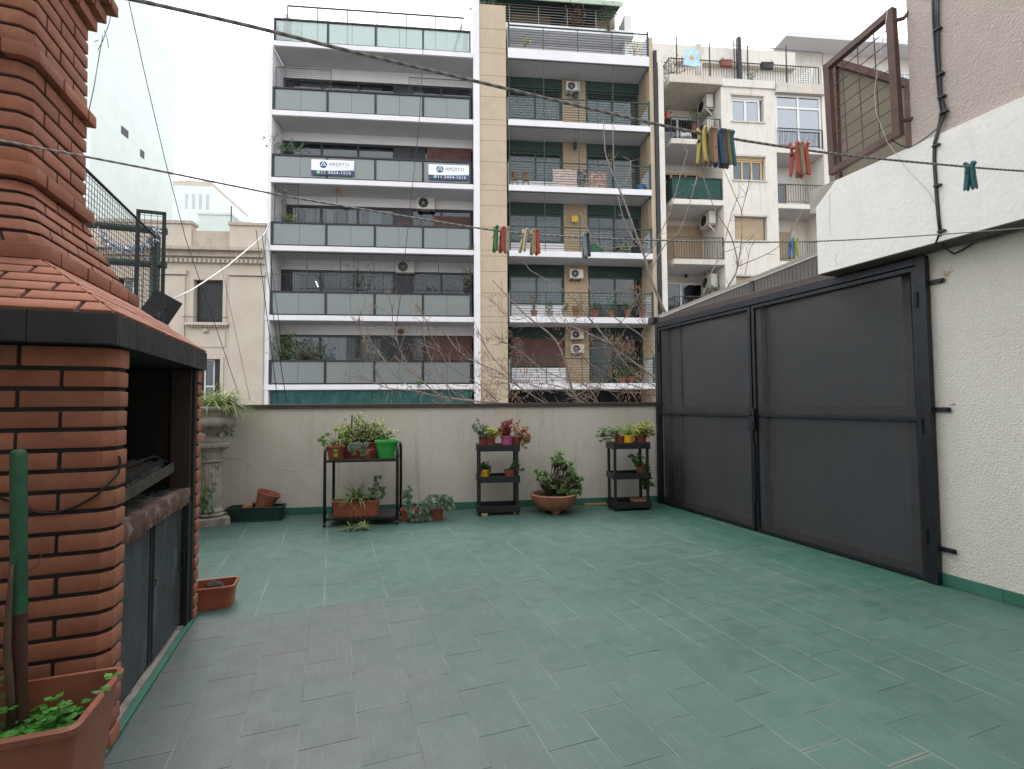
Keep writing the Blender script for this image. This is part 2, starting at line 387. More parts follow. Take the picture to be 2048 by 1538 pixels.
# firebox
m = MB(); m.box(-1.6, -1.5, 2.42, 3.5, .001, 1.53); m.obj('firebox_back', M_soot, bb)
m = MB(); m.box(-1.5, -.80, 2.421, 2.432, .86, 1.53); m.obj('firebox_lining', M_soot, bb); m = MB(); m.box(-1.5, -.86, 3.488, 3.499, .86, 1.53); m.obj('firebox_lining', M_soot, bb)
for k in range(9):
    for i in range(5):
        y0 = 2.44+.25*i-(.12 if k % 2 else 0); y1 = y0+.238
        y0, y1 = max(y0, 2.435), min(y1, 3.485)
        if y1-y0 > .03: brick([(-1.5, y0), (-1.488, y0), (-1.488, y1), (-1.5, y1)], .86+.0761*k, .86+.0761*k+.062, b=.003, mat=M_soot)
M_steel = pm('blackened_steel', '#15161a', '#23242a', 5, rough=.55, metal=.2, bump=.1, c3='#3a3f47', s3=7, f3=(.55, .75))
M_rust = pm('rusted_edge', '#4a332a', '#63463a', 7, rough=.85, bump=.6, bscale=40, c3='#7b756e', s3=9, f3=(.52, .66))
M_ash = pm('ash_and_charcoal', '#26241f', '#4a4741', 14, .42, .62, rough=.95, bump=1, bscale=35, c3='#8d8983', s3=11, f3=(.6, .7))
M_doorm = pm('grey_painted_door', '#2b3036', '#3a4047', 5, .35, .65, rough=.5, bump=.12, bscale=25, stretch=(1, 1, .35), c3='#59616a', s3=9, f3=(.55, .8))
def rough_edge():
    m = MB(); n = 26; top = []; 
    for i in range(n+1):
        y = 2.422+(3.53-2.422)*i/n; jag = U(-.004, .004)
        top.append([(-.80+jag, y, .728+U(-.008, .01)), (-.792+jag+U(-.006, .004), y, .775+U(-.012, .012)), (-.797+jag, y, .822+U(-.003, .003)), (-.85, y, .822+U(-.002, .002)), (-.85, y, .73)])
    m.rings(top); m.obj('counter_edge', M_rust, bb)
rough_edge()
m = MB(); n = 14; mm = 30; grid = []
for i in range(n+1):
    for j in range(mm+1): grid.append((-1.49+.64*i/n, 2.434+1.05*j/mm, .80+U(0, .02)+.012*math.sin(i*1.1)*math.sin(j*.7)))
m.add(grid, [(i*(mm+1)+j, (i+1)*(mm+1)+j, (i+1)*(mm+1)+j+1, i*(mm+1)+j+1) for i in range(n) for j in range(mm)]); m.obj('ash_bed', M_ash, bb, smooth=180)
for k in range(26):
    m = MB(); r = U(.008, .028); c = (U(-1.3, -.88), U(2.48, 3.4), .82)
    m.lathe([(r*.3, -r*.4), (r*.9, -.1*r), (r*.7, .4*r), (r*.2, .6*r)], 6, c); m.obj('charcoal', M_ash if k % 2 else M_steel, bb)
# grill: two angle-iron frames, V channels, hanging at a slant
def grill(name, ya, yb, xa, xb, zf, tilt, nb):
    g = MB()
    f = lambda x, y: (x, y, zf+tilt*(y-2.45)+.13*(-.86-x))
    g.bar(f(xb, ya), f(xb, yb), .006, .042); g.bar(f(xa, ya), f(xa, yb), .006, .035); g.bar(f(xa, ya), f(xb, ya), .006, .03); g.bar(f(xa, yb), f(xb, yb), .006, .03)
    g = g.obj(name, M_steel, bb)
    for i in range(nb):
        x = xa+(xb-xa)*(i+.6)/nb; q = MB(); q.bar(f(x, ya), f(x, yb), .018, .012); q.obj('grill_bar', M_rustbar, g)
M_rustbar = pm('rusty_grill_bar', '#2b2320', '#41302a', 9, rough=.75, bump=.4)
grill('grill_frame', 2.45, 3.34, -1.42, -.90, .955, .035, 13)
m = MB(); m.bar((-.865, 2.43, .895), (-.865, 3.40, .955), .008, .055); m.obj('grease_channel', pm('greasy_angle_iron', '#33322f', '#45433f', 12, rough=.6, bump=.3, c3='#6c675f', f3=(.55, .75)), bb)
m = MB(); m.bar((-.93, 2.5, .93), (-.90, 3.26, .965), .03, .03); m.obj('charred_log', M_ash, bb)
m = MB(); m.tube([(-1.0, 2.46, 1.0), (-.93, 3.3, 1.03), (-.90, 3.42, .985)], .006, 6); m.obj('poker', M_steel, bb)
# cabinet doors under the counter
m = MB(); m.box(-1.5, -.84, 2.42, 3.49, .02, .72); m.obj('cabinet_core', M_steel, bb)
for ya, yb, xx in ((2.43, 2.93, -.832), (2.955, 3.42, -.822)):
    m = MB(); m.box(xx-.012, xx, ya, yb, .05, .724, b=.002); d = m.obj('door', M_doorm, bb)
    if ya > 2.9:
        m = MB(); m.tube([(xx, 3.395, .36), (xx+.022, 3.395, .36), (xx+.022, 3.395, .47), (xx, 3.395, .47)], .004, 6); m.obj('door_handle', M_steel, d)
        m = MB(); m.box(xx, xx+.01, 2.96, 2.975, .42, .45); m.obj('latch', M_rust, d)
    else:
        m = MB(); m.box(xx-.002, xx+.004, 2.915, 2.95, .05, .724); m.obj('door_stile', M_steel, d)
m = MB(); m.box(-.845, -.79, 3.43, 3.491, .03, .74, b=.003); m.obj('jamb', M_steel, bb)
m = MB(); m.box(-.90, -.80, 3.47, 3.4905, .823, 1.53); m.obj('steel_jamb', pm('rust_brown_steel', '#2f211c', '#3a2a24', 8, rough=.7), bb)
m = MB(); m.box(-.86, -.806, 2.42, 3.62, .001, .032, b=.003); m.obj('threshold', pm('scuffed_cement', '#77706b', '#8f8983', 9, rough=.9, bump=.4, c3='#3d3a39', f3=(.55, .72)), bb)
# hood rim of black slate pieces
M_slate = pm('black_slate', '#17191d', '#24272c', 6, rough=.5, bump=.1, stretch=(1, 1, .3), c3='#4b4d51', s3=11, f3=(.58, .8), rnd=.12)
ZA, ZB, XR, YR, YF = 1.535, 1.648, -.75, 2.19, 3.62
m = MB(); m.box(-1.6, XR-.015, YR+.015, YF-.015, ZA+.004, ZB-.004); m.obj('rim_core', M_mortar, bb)
xs = [XR, -1.003, -1.30, -1.6]
for a, b in zip(xs[:-1], xs[1:]):
    m = MB(); m.box(b+.0015, a-.0015, YR, YR+.014, ZA, ZB, b=.002); m.obj('rim_tile', M_slate, bb)
ys = [YR+.0145, 2.33, 2.41, 2.60, 2.80, 2.985, 3.17, 3.36, 3.50, YF]
for a, b in zip(ys[:-1], ys[1:]):
    m = MB(); m.box(XR-.014, XR, a+.001, b-.001, ZA, ZB, b=.002); m.obj('rim_tile', M_slate, bb)
m = MB(); m.box(-1.6, XR-.016, YF-.014, YF, ZA, ZB); m.obj('rim_tile', M_slate, bb)
# sloping hood courses
RUN, ZT, NR = .386, 1.915, 6
def slope_row(side, k):
    t0, t1 = (k+.09)/NR, (k+.91)/NR
    hipx = lambda t: XR-RUN*t; hipy = lambda t: YR+RUN*t; zz = lambda t: ZB+(ZT-ZB)*t
    nrm = Vector((0, -(ZT-ZB), RUN)).normalized() if side == 'n' else Vector((ZT-ZB, 0, RUN)).normalized()
    def P(s, t): return Vector((s, hipy(t), zz(t))) if side == 'n' else Vector((hipx(t), s, zz(t)))
    L = .25; ph = (k % 2)*.125+.05
    lim = (lambda t: (-1.6, hipx(t))) if side == 'n' else (lambda t: (hipy(t), YF-.005))
    cuts = []
    if side == 'n':
        s = hipx(t0)-ph-.06
        cuts = [None]
        while s > -1.58: cuts.append(s); s -= L
        cuts.append(-1.6); segs = list(zip(cuts[1:], cuts[:-1]))
    else:
        s = hipy(t0)+ph+.06; cuts = [None]
        while s < YF-.06: cuts.append(s); s += L
        cuts.append(YF-.005); segs = list(zip(cuts[:-1], cuts[1:]))
    for a, b in segs:
        g = .008
        if side == 'n':
            A0 = a+g; A1 = a+g; B0 = (b-g) if b is not None else hipx(t0)-.003; B1 = (b-g) if b is not None else hipx(t1)-.003
        else:
            A0 = (a+g) if a is not None else hipy(t0)+.003; A1 = (a+g) if a is not None else hipy(t1)+.003; B0 = b-g; B1 = b-g
        pts = [P(A0, t0), P(B0, t0), P(B1, t1), P(A1, t1)]
        th = .0085+U(-.001, .001); cen = sum(pts, Vector())/4
        rs = []
        for h, i in ((-.006, 0), (th*.6, 0), (th*.9, .002), (th, .006)):
            rs.append([tuple(p+(cen-p).normalized()*i*1.3+nrm*h) for p in pts])
        if (Vector(rs[0][1])-Vector(rs[0][0])).cross(Vector(rs[0][2])-Vector(rs[0][1])).dot(nrm) < 0: rs = [r[::-1] for r in rs]
        m = MB(); m.rings(rs); m.obj('brick', M_brick, bb, smooth=50)
for k in range(NR): slope_row('n', k); slope_row('r', k)
m = MB(); m.hexa([(-1.6, YR+.006, ZB), (XR-.006, YR+.006, ZB), (XR-.006, YF-.006, ZB), (-1.6, YF-.006, ZB), (-1.6, YR+RUN, ZT), (XR-RUN, YR+RUN, ZT), (XR-RUN, YF-.006, ZT), (-1.6, YF-.006, ZT)]); m.obj('hood_core', M_mortar, bb)
# chimney: courses that follow a tapering outline
def outline(z):      # x of terrace side, y near, y far
    k = [(1.985, -1.15, 2.595, 3.575), (2.06, -1.178, 2.618, 3.48), (2.15, -1.208, 2.645, 3.375), (2.29, -1.246, 2.686, 3.225), (4.6, -1.262, 2.70, 3.2)]
    for a, b in zip(k[:-1], k[1:]):
        if a[0] <= z <= b[0]:
            t = (z-a[0])/(b[0]-a[0]); return tuple(a[i]*(1-t)+b[i]*t for i in (1, 2, 3))
    return k[0][1:] if z < k[0][0] else k[-1][1:]
def course(z0, z1, ph, proud=0.):
    (xa, na, fa), (xb, nb, fb) = outline(z0), outline(z1)
    xa, xb = xa+proud, xb+proud; na, nb = na-proud, nb-proud; fa, fb = fa+proud, fb+proud
    la, lb = ((.24, .115) if ph else (.115, .24))
    brick(corner(xa, na, la, lb), z0, z1, corner(xb, nb, la, lb))
    x = -la-.0145
    while xa+x > -1.72:
        x2 = max(x-.238, -1.75-xa); d = U(-.002, .002)
        brick([(xa+x2, na+d), (xa+x, na+d), (xa+x, na+.1), (xa+x2, na+.1)], z0, z1, [(xb+x2, nb+d), (xb+x, nb+d), (xb+x, nb+.1), (xb+x2, nb+.1)]); x = x2-.0145
    y = lb+.0145; lastv = (fa-na)
    while y < lastv-.02:
        y2 = y+.238; d = U(-.002, .002)
        if y2 > lastv-.05: ya2, yb2 = fa, fb
        else: ya2, yb2 = na+y2, nb+y2
        if yb2-nb-y < .02: break
        brick([(xa-.1, na+y), (xa+d, na+y), (xa+d, ya2), (xa-.1, ya2)], z0, z1, [(xb-.1, nb+y), (xb+d, nb+y), (xb+d, yb2), (xb-.1, yb2)]); y = y2+.0145
        if ya2 == fa: break
    brick([(-1.75, fa-.09), (xa-.112, fa-.09), (xa-.112, fa), (-1.75, fa)], z0, z1, [(-1.75, fb-.09), (xb-.112, fb-.09), (xb-.112, fb), (-1.75, fb)])
def core(za, zb):
    (xa, na, fa), (xb, nb, fb) = outline(za), outline(zb); g = .010
    cc_ = lambda x, n, f: [(-1.74, n+g), (x-g-CH, n+g), (x-g, n+g+CH), (x-g, f-g), (-1.74, f-g)]
    m = MB(); m.prism(cc_(xa, na, fa), za, zb, cc_(xb, nb, fb)); m.obj('chimney_core', M_mortar, bb)
for a, b in ((1.916, 1.985), (1.985, 2.06), (2.06, 2.15), (2.15, 2.29), (2.29, 4.55)): core(a, b)
course(1.918, 1.984, 1, .035)
h = (2.29-1.985)/5
for i in range(5): course(1.988+h*i, 1.988+h*(i+1)-.0135, i % 2)
course(2.292, 2.355, 1, .03)
zz = 2.362; i = 0
while zz < 4.5:
    pr = .03 if i in (6, 13) else (.06 if i == 14 else (.1 if i == 15 else 0))
    course(zz, zz+.063, i % 2, pr); zz += .0765; i += 1
# cable looped on the pier
m = MB(); P = [T.hy(u, v, 2.286) for u, v in [(0, 997), (25, 1003), (50, 1016), (75, 1025), (110, 1026), (150, 1015), (190, 992), (215, 970)]]+[T.hx(u, v, -.768) for u, v in [(236, 948), (241, 925), (238, 912)]]
m.tube([(p[0], p[1], p[2]) for p in P], .0045, 8); tag(m.obj('electric_cable', pm('black_cable', '#17171a', rough=.5), None, 180, T, tuple(P[4])), 'thin black cable hanging in a loop across the brick pier', 'cable')
# ------------------------------------------------------------------ right side: stucco wall, beam, gate, veranda
M_stucco = plaster('rough_stucco', '#d2ccc2', '#d8d3ca', '#bbb3a8', .35, .75, 85, drip=False, bd=.02)
M_rstain = None
rw = thing('stucco_wall', 'rough white stucco wall beside the metal gate with green skirting', 'wall', T, (4.24, .2, 0))
m = MB(); m.box(4.12, 4.36, -2.6, 2.36, -.3, 2.40); m.obj('wall', M_stucco, rw)
for a, b in ((-2.6, -.9), (-.9, .55), (.55, 1.985), (1.985, 2.34)):
    m = MB(); m.box(4.105, 4.119, a+.001, b-.001, .001, .085, b=.003); m.obj('skirting_tile', M_green, rw)
M_ruststain = pm('rust_stain', '#a98a66', '#b69d7e', 30, rough=.9)
M_iron = pm('dark_iron_paint', '#11151b', '#1a2029', 7, rough=.45, metal=.3, bump=.12, c3='#414d5a', s3=16, f3=(.62, .78))
def rustfan(u, v, r):
    p = T.hx(u, v, 4.1185); m = MB()
    for k in range(26):
        a = U(.15, math.pi-.15); l = r*U(.5, 1.1); w = .002
        m.quad((4.1188, p[1], p[2]), (4.1188, p[1]+w, p[2]), (4.1188, p[1]-math.cos(a)*l+w, p[2]+math.sin(a)*l), (4.1188, p[1]-math.cos(a)*l, p[2]+math.sin(a)*l))
    m.obj('rust_streak', M_ruststain, rw)
bm_ = thing('plaster_beam', 'thick white plaster beam jutting out above the gate with a chipped end', 'beam', T, (4.1, .5, 2.4))
e = [(3.9, 3.04), (4.4, 3.04)]
m = MB(); m.add([(3.9, -2.6, 2.402), (4.4, -2.6, 2.402), (4.4, 3.04, 2.402), (3.9, 3.04, 2.402), (3.9, -2.6, 3.14), (4.4, -2.6, 3.14), (4.4, 2.86, 3.14), (3.9, 2.86, 3.14), (3.9, 3.04, 2.98), (4.4, 3.04, 2.98)],
  [(0, 3, 2, 1), (4, 5, 6, 7), (0, 1, 5, 4), (3, 0, 4, 7, 8), (1, 2, 9, 6, 5), (2, 3, 8, 9), (8, 7, 6, 9)]); m.obj('beam', M_beam, bm_)
m = MB(); m.add([(3.9, 2.84, 3.143), (4.4, 2.84, 3.143), (4.4, 3.10, 3.15), (3.905, 3.10, 3.15), (3.9, 3.03, 2.93), (4.4, 3.03, 2.93), (4.4, 3.10, 2.95), (3.905, 3.10, 2.95)], [(0, 1, 2, 3), (4, 7, 6, 5), (0, 3, 7, 4), (1, 5, 6, 2), (3, 2, 6, 7), (0, 4, 5, 1)]); m.obj('chipped_corner', M_conc, bm_)
M_under = pm('dark_beam_underside', '#4d4a3f', '#5c594c', 5, rough=.95, bump=.4)  # dark olive-grey tone of the sheet under the beam
m = MB(); m.box(3.905, 4.119, -2.6, 3.03, 2.394, 2.4015); m.obj('underside', M_under, bm_)
def bcrack(pts):
    m = MB(); Q = []
    for a, b in zip(pts[:-1], pts[1:]):
        A, Bq = T.hx(*a, 3.8995), T.hx(*b, 3.8995)
        for k in range(5): q = A+(Bq-A)*k/5; Q.append((3.8993, q[1]+U(-.004, .004), q[2]))
    for a, b in zip(Q[:-1], Q[1:]): m.quad((a[0], a[1]-.0012, a[2]), (a[0], a[1]+.0012, a[2]), (b[0], b[1]+.0012, b[2]), (b[0], b[1]-.0012, b[2]))
    m.obj('crack', M_crack, bm_)
bcrack([(1660, 388), (1659, 440), (1662, 480)]); bcrack([(1676, 505), (1670, 518), (1677, 535)])
pk = MB(); pk.box(3.93, 6.4, -2.6, 2.30, 3.141, 8.5); pk = pk.obj('upper_wall', M_pink, None, frame=T, off=(5, .2, 3.141)); tag(pk, 'pinkish rough stucco upper house wall rising above the white beam', 'wall')

# gate of expanded metal
GX = 4.08
gt = thing('metal_gate', 'double-leaf dark blue-black metal gate filled with expanded steel mesh', 'gate', T, (4.08, 3.94, 0))
m = MB(); m.box(4.055, 4.105, 2.325, 2.385, .001, 2.375, b=.002); m.box(4.055, 4.105, 5.49, 5.545, .001, 2.375, b=.002); m.box(4.055, 4.105, 2.387, 5.488, 2.32, 2.375, b=.002); m.obj('outer_frame', M_iron, gt)
def leaf(ya, yb):
    lf = MB(); w = .032
    lf.box(4.062, 4.092, ya, ya+w, .012, 2.312, b=.002); lf.box(4.062, 4.092, yb-w, yb, .012, 2.312, b=.002)
    for z in (.012, 1.168, 2.28): lf.box(4.064, 4.090, ya+w+.0005, yb-w-.0005, z, z+w, b=.002)
    lf = lf.obj('gate_leaf', M_iron, gt)
    for za, zb in ((.045, 1.167), (1.201, 2.279)):
        m = MB(); px, pz = .032, .0165; y0, y1 = ya+w, yb-w; ny = int((y1-y0)/px); nz = int((zb-za)/pz); px = (y1-y0)/ny; pz = (zb-za)/nz; t = .0016
        for j in range(nz):
            for i in range(ny):
                yc, zc = y0+px*i, za+pz*j
                for (a0, b0), (a1, b1) in (((0, .5), (.5, 1)), ((.5, 1), (1, .5)), ((0, .5), (.5, 0)), ((.5, 0), (1, .5))):
                    A = (yc+a0*px, zc+b0*pz); C_ = (yc+a1*px, zc+b1*pz)
                    m.add([(4.0765, A[0], A[1]-t), (4.0765, C_[0], C_[1]-t), (4.0785, C_[0], C_[1]+t), (4.0785, A[0], A[1]+t)], [(0, 1, 2, 3)])
        m.obj('expanded_mesh', M_mesh, lf, kind='stuff')
M_mesh = pm('mesh_steel', '#2a2b2e', '#36373a', 6, rough=.35, metal=.5)
leaf(2.39, 3.925); leaf(3.945, 5.485)
for y, z in ((2.386, 2.06), (2.386, 1.13), (2.386, .33), (5.488, 2.06), (5.488, 1.13), (5.488, .33)):
    m = MB(); m.tube([(4.05, y, z-.055), (4.05, y, z+.055)], .011, 8); m.obj('hinge', M_iron, gt)
m = MB(); m.box(4.02, 4.061, 3.885, 3.962, 1.03, 1.25, b=.003); lk = m.obj('lock_box', M_iron, gt)
m = MB(); m.box(4.012, 4.0195, 3.905, 3.94, 1.08, 1.12); m.tube([(4.02, 3.92, 1.19), (4.0, 3.92, 1.19), (4.0, 3.97, 1.19)], .006, 8); m.obj('lock_handle', M_steel, lk)
m = MB(); m.box(4.05, 4.0615, 3.915, 3.955, .3, .9, b=.002); m.obj('stop_bar', M_iron, gt)
for u, v, dz in ((1890, 560, 0), (1903, 819, 0), (1914, 1104, 0)):
    p = T.hx(u, v, 4.115)
    m = MB(); m.box(4.098, 4.112, p[1], 2.325, p[2]-.016, p[2]+.016, b=.002); m.tube([(4.085, p[1]+.02, p[2]), (4.116, p[1]+.02, p[2])], .012, 8); m.obj('wall_strap', M_iron, gt)
rustfan(1893, 553, .07); rustfan(1905, 812, .03)
# glazed veranda behind the gate
vr = thing('glazed_veranda', 'brown aluminium glazed veranda with a sloping ribbed roof behind the gate', 'veranda', T, (5.3, 4, 0))
M_alu = pm('brown_aluminium', '#3a302d', '#433834', 5, rough=.4, metal=.2)
M_frost = None
t = NT('frosted_grey_glass'); v = t.pos('Pos'); t.set('#8b8e91', .38, 0, t.bump(t.noise(v, 220, 3), .15, .003)); t.p.inputs['Transmission Weight'].default_value = .8; t.p.inputs['IOR'].default_value = 1.3; M_frost = t.m
xs_ = 4.20
for y in (2.37, 2.50, 3.86, 5.18, 5.40): 
    m = MB(); m.box(xs_-.02, xs_+.03, y, y+.06, .03, 2.33); m.obj('mullion', M_alu, vr)
m = MB(); m.box(xs_-.018, xs_+.028, 2.37, 5.56, 1.205, 1.275); m.box(xs_-.018, xs_+.028, 2.37, 5.56, .001, .07); m.box(xs_-.018, xs_+.028, 2.37, 5.56, 2.30, 2.39); m.obj('rail', M_alu, vr)
for a, b in ((2.56, 3.86), (3.92, 5.18), (5.24, 5.40)):
    for za, zb in ((.07, 1.205), (1.275, 2.30)):
        m = MB(); m.box(xs_, xs_+.006, a, b, za, zb); m.obj('pane', M_frost, vr)
M_room = pm('veranda_interior', '#606164', '#6c6d70', 2, rough=.8)
m = MB(); m.box(6.2, 6.3, 2.2, 5.7, 0, 2.6); m.obj('inner_wall', M_room, vr); m = MB(); m.box(4.37, 6.19, 2.2, 2.3, 0, 2.6); m.obj('inner_wall', M_room, vr); m = MB(); m.box(4.17, 6.19, 5.6, 5.66, 0, 2.39); m.obj('end_panel', M_room, vr)
m = MB(); m.box(4.36, 6.2, 2.3, 5.62, .001, .012); m.obj('inner_floor', M_alu, vr)
t = NT('translucent_roof'); t.set('#6b6560', .5); tl = t.n('BsdfTranslucent'); tl.inputs[0].default_value = lin('#cfccc8'); mx = t.n('MixShader'); mx.inputs[0].default_value = .85; t.l(t.p.outputs[0], mx.inputs[1]); t.l(tl.outputs[0], mx.inputs[2]); t.l(mx.outputs[0], t.out.inputs[0]); M_translucent = t.m  # roof sheet made translucent to brighten the frosted panes from above
M_ribbed = pm('grey_brown_sheet', '#56514e', '#5e5956', 4, rough=.45, metal=.1)
# gutter and rising fascia above the gate, cross-ribbed sheets
m = MB(); m.box(4.13, 4.24, 2.46, 5.66, 2.395, 2.47, b=.006); m.obj('gutter', M_alu, vr)
m = MB(); m.box(4.08, 4.26, 5.60, 5.72, 2.40, 2.49, b=.01); m.obj('gutter_outlet', M_alu, vr)
def ftop(y): return 2.485+(5.62-y)*.078
m = MB(); m.hexa([(4.21, 2.46, 2.471), (4.23, 2.46, 2.471), (4.23, 5.62, 2.471), (4.21, 5.62, 2.471), (4.21, 2.46, ftop(2.46)), (4.23, 2.46, ftop(2.46)), (4.23, 5.62, ftop(5.62)), (4.21, 5.62, ftop(5.62))]); fs = m.obj('fascia', M_ribbed, vr)
m = MB(); y = 2.5
while y < 5.55: m.box(4.207, 4.2095, y, y+.012, 2.472, ftop(y+.012)-.002); y += .042
m.obj('fascia_rib', M_ribbed, fs, kind='stuff')
m = MB(); m.box(4.2, 4.2095, 4.02, 4.07, 2.472, ftop(4.07)+.01); m.obj('fascia_joint', M_alu, fs)
m = MB(); m.hexa([(4.18, 2.46, ftop(2.46)), (6.4, 2.46, ftop(2.46)+.35), (6.4, 5.66, ftop(5.66)+.25), (4.18, 5.66, ftop(5.66)), (4.18, 2.46, ftop(2.46)+.035), (6.4, 2.46, ftop(2.46)+.385), (6.4, 5.66, ftop(5.66)+.285), (4.18, 5.66, ftop(5.66)+.035)]); m.obj('roof_sheet', M_translucent, vr)
# blurred things stored behind the frosted glass
st = MB(); st.lathe([(.02, 0), (.22, .02), (.24, .5), (.2, .56), (.03, .6)], 16, (4.75, 3.98, .012)); tag(st.obj('laundry_bin', pm('white_plastic', '#c9c9c6', rough=.5), None, 40, T, (4.75, 3.98, .012)), 'white bin blurred behind the frosted veranda glass', 'bin')
st = MB(); st.box(4.6, 5.2, 2.75, 3.45, .012, .42, b=.02); st.box(5.08, 5.2, 2.75, 3.45, .421, .95, b=.02); tag(st.obj('armchair', pm('slate_blue_fabric', '#3d4a63', rough=.9), None, 40, T, (4.9, 3.1, .012)), 'blue armchair dimly seen through the frosted veranda glass', 'armchair')

# steel window guard and box beyond the upper wall
wg = thing('window_guard', 'rusty brown steel frame with wire grid fixed to the upper wall', 'grille', T, (3.86, 2.45, 3.2))
M_redoxide = pm('red_oxide_steel', '#4a332e', '#5b423b', 6, rough=.7, bump=.2)
def gp(u, v):      # guard stands in the plane of the beam's face, turned slightly outwards
    return G_.hx(u, v, 0)
G_ = Fr(9.5, tuple(T.w(3.87, 2.36, 0)))
q = [gp(1782, 34), gp(1797, 272), gp(1667, 338), gp(1655, 128)]
q = [T.l(G_.w(*p)) for p in q]; q[0][2] = q[3][2] = (q[0][2]+q[3][2])/2; q[1][2] = q[2][2] = (q[1][2]+q[2][2])/2
m = MB()
for a, b in zip(q, q[1:]+q[:1]): m.bar(a, b, .05, .05)
for p in q: m.box(p[0]-.026, p[0]+.026, p[1]-.026, p[1]+.026, p[2]-.026, p[2]+.026)
fo = m.obj('frame', M_redoxide, wg)
def lerp(a, b, t): return a+(b-a)*t
for i in range(1, 4):
    m = MB(); m.tube([lerp(q[3], q[0], i/4), lerp(q[2], q[1], i/4)], .004, 6); m.obj('wire', M_redoxide, fo)
for i in range(1, 9):
    m = MB(); m.tube([lerp(q[3], q[2], i/9), lerp(q[0], q[1], i/9)], .004, 6); m.obj('wire', M_redoxide, fo)
m = MB(); m.tube([lerp(q[0], q[1], .07), lerp(q[0], q[1], .08)+np.array([.04, -.06, 0]), np.array([3.95, 2.29, q[0][2]-.02])], .014, 8); m.obj('bracket', M_redoxide, wg); m = MB(); m.tube([lerp(q[0], q[1], .9), np.array([3.95, 2.29, lerp(q[0], q[1], .9)[2]])], .018, 8); m.obj('bracket', M_redoxide, wg)
M_olive = pm('olive_metal_sheet', '#6b6455', '#756e5f', 3, rough=.7, bump=.05)
G2 = 5.6
sb = thing('shed_box', 'olive sheet-metal box with dark brown edges behind the wire grille', 'box', T, (5.2, 5.0, 2.9))
pa, pb = T.hy(1664, 122, 5.2), T.hy(1812, 166, 4.4)
m = MB(); z0, zt1, zt2 = 2.86, pa[2], pb[2]
xx0, xx1 = pa[0], pb[0]
m.hexa([(xx0, 5.2, z0), (xx1, 4.4, z0), (xx1+1.2, 5.4, z0), (xx0+1.2, 6.2, z0), (xx0, 5.2, zt1-.09), (xx1, 4.4, zt2-.09), (xx1+1.2, 5.4, zt2-.09), (xx0+1.2, 6.2, zt1-.09)]); m.obj('panel', M_olive, sb)
m = MB(); m.bar((xx0-.03, 5.17, zt1-.04), (xx1+.02, 4.37, zt2-.04), .09, .09); m.bar((xx1+.01, 4.38, z0), (xx1+.01, 4.38, zt2-.05), .07, .07); m.bar((xx0, 5.16, z0), (xx0, 5.16, zt1-.05), .07, .07); m.obj('edge_frame', M_redoxide, sb)
m = MB(); m.box(5.3, 6.8, 4.8, 6.4, 2.2, 2.858); m.obj('base', M_conc, sb)
# cable bundle down the wall
M_cable = pm('black_cable', '#17171a', rough=.5)
cb = thing('cable_bundle', 'bundle of black cables running down the pinkish wall onto the white beam', 'cable', T, (3.92, 2.0, 2.5))
for du in (-4, 0, 3, 6):
    m = MB(); P = [T.hx(u+du*k, v, 3.92-.004*abs(du)/3) for u, v, k in [(1868, -60, 1.3), (1870, 40, 1), (1874, 120, .7), (1879, 190, .5), (1886, 222, 1)]]
    P += [T.hx(u+du*.3, v, 3.892) for u, v in [(1876, 262), (1869, 285), (1868, 320), (1872, 380), (1876, 430), (1880, 466)]]
    if du == -4: P += [np.array(x) for x in [T.hx(1872, 485, 3.9), T.hx(1850, 500, 4.03), T.hx(1830, 508, 4.1)]]
    if du == 3: P += [np.array(x) for x in [T.hx(1888, 495, 3.95), T.hx(1908, 508, 4.07), T.hx(1925, 500, 4.1), T.hx(1948, 486, 4.1), T.hx(2000, 470, 4.1), T.hx(2090, 440, 4.1)]]
    m.tube(P, .0065, 6); m.obj('cable', M_cable, cb, 180)
for u, v, x in ((1872, 60, 3.91), (1877, 150, 3.91), (1880, 195, 3.91), (1885, 225, 3.9), (1869, 292, 3.885), (1872, 372, 3.885), (1880, 463, 3.885)):
    p = T.hx(u, v, x); m = MB(); m.box(p[0]-.012, p[0]+.02, p[1]-.03, p[1]+.012, p[2]-.006, p[2]+.006); m.obj('cable_clip', M_cable, cb)
m = MB(); P = [T.hx(u, v, x) for u, v, x in [(1881, 250, 3.9), (1862, 268, 3.9), (1835, 287, 3.9), (1818, 296, 3.9), (1800, 290, 3.88), (1775, 276, 3.86)]]; m.tube(P, .004, 6); m.obj('branch_cable', M_cable, cb, 180)
m = MB(); m.tube([T.hx(u, v, x) for u, v, x in [(1781, -30, 3.8), (1770, 60, 3.8), (1756, 130, 3.8), (1749, 185, 3.8), (1752, 225, 3.8), (1775, 285, 3.83), (1815, 340, 3.86), (1855, 380, 3.88), (1871, 410, 3.89), (1877, 460, 3.89)]], .0022, 5)
tag(m.obj('steel_wire', pm('bright_wire', '#a9a9ab', rough=.35, metal=.6), None, 180, T, (3.85, 2.2, 3)), 'thin pale wire hanging down past the grille to the cable clips', 'wire')
m = MB(); m.tube([T.hx(u, v, 4.1) for u, v in [(1835, 512), (1900, 493), (1970, 480), (2080, 450)]], .009, 6); tag(m.obj('conduit', pm('grey_conduit', '#77746e', rough=.6), None, 180, T, (4.1, 1.9, 2.4)), 'grey conduit under the beam along the stucco wall', 'conduit')

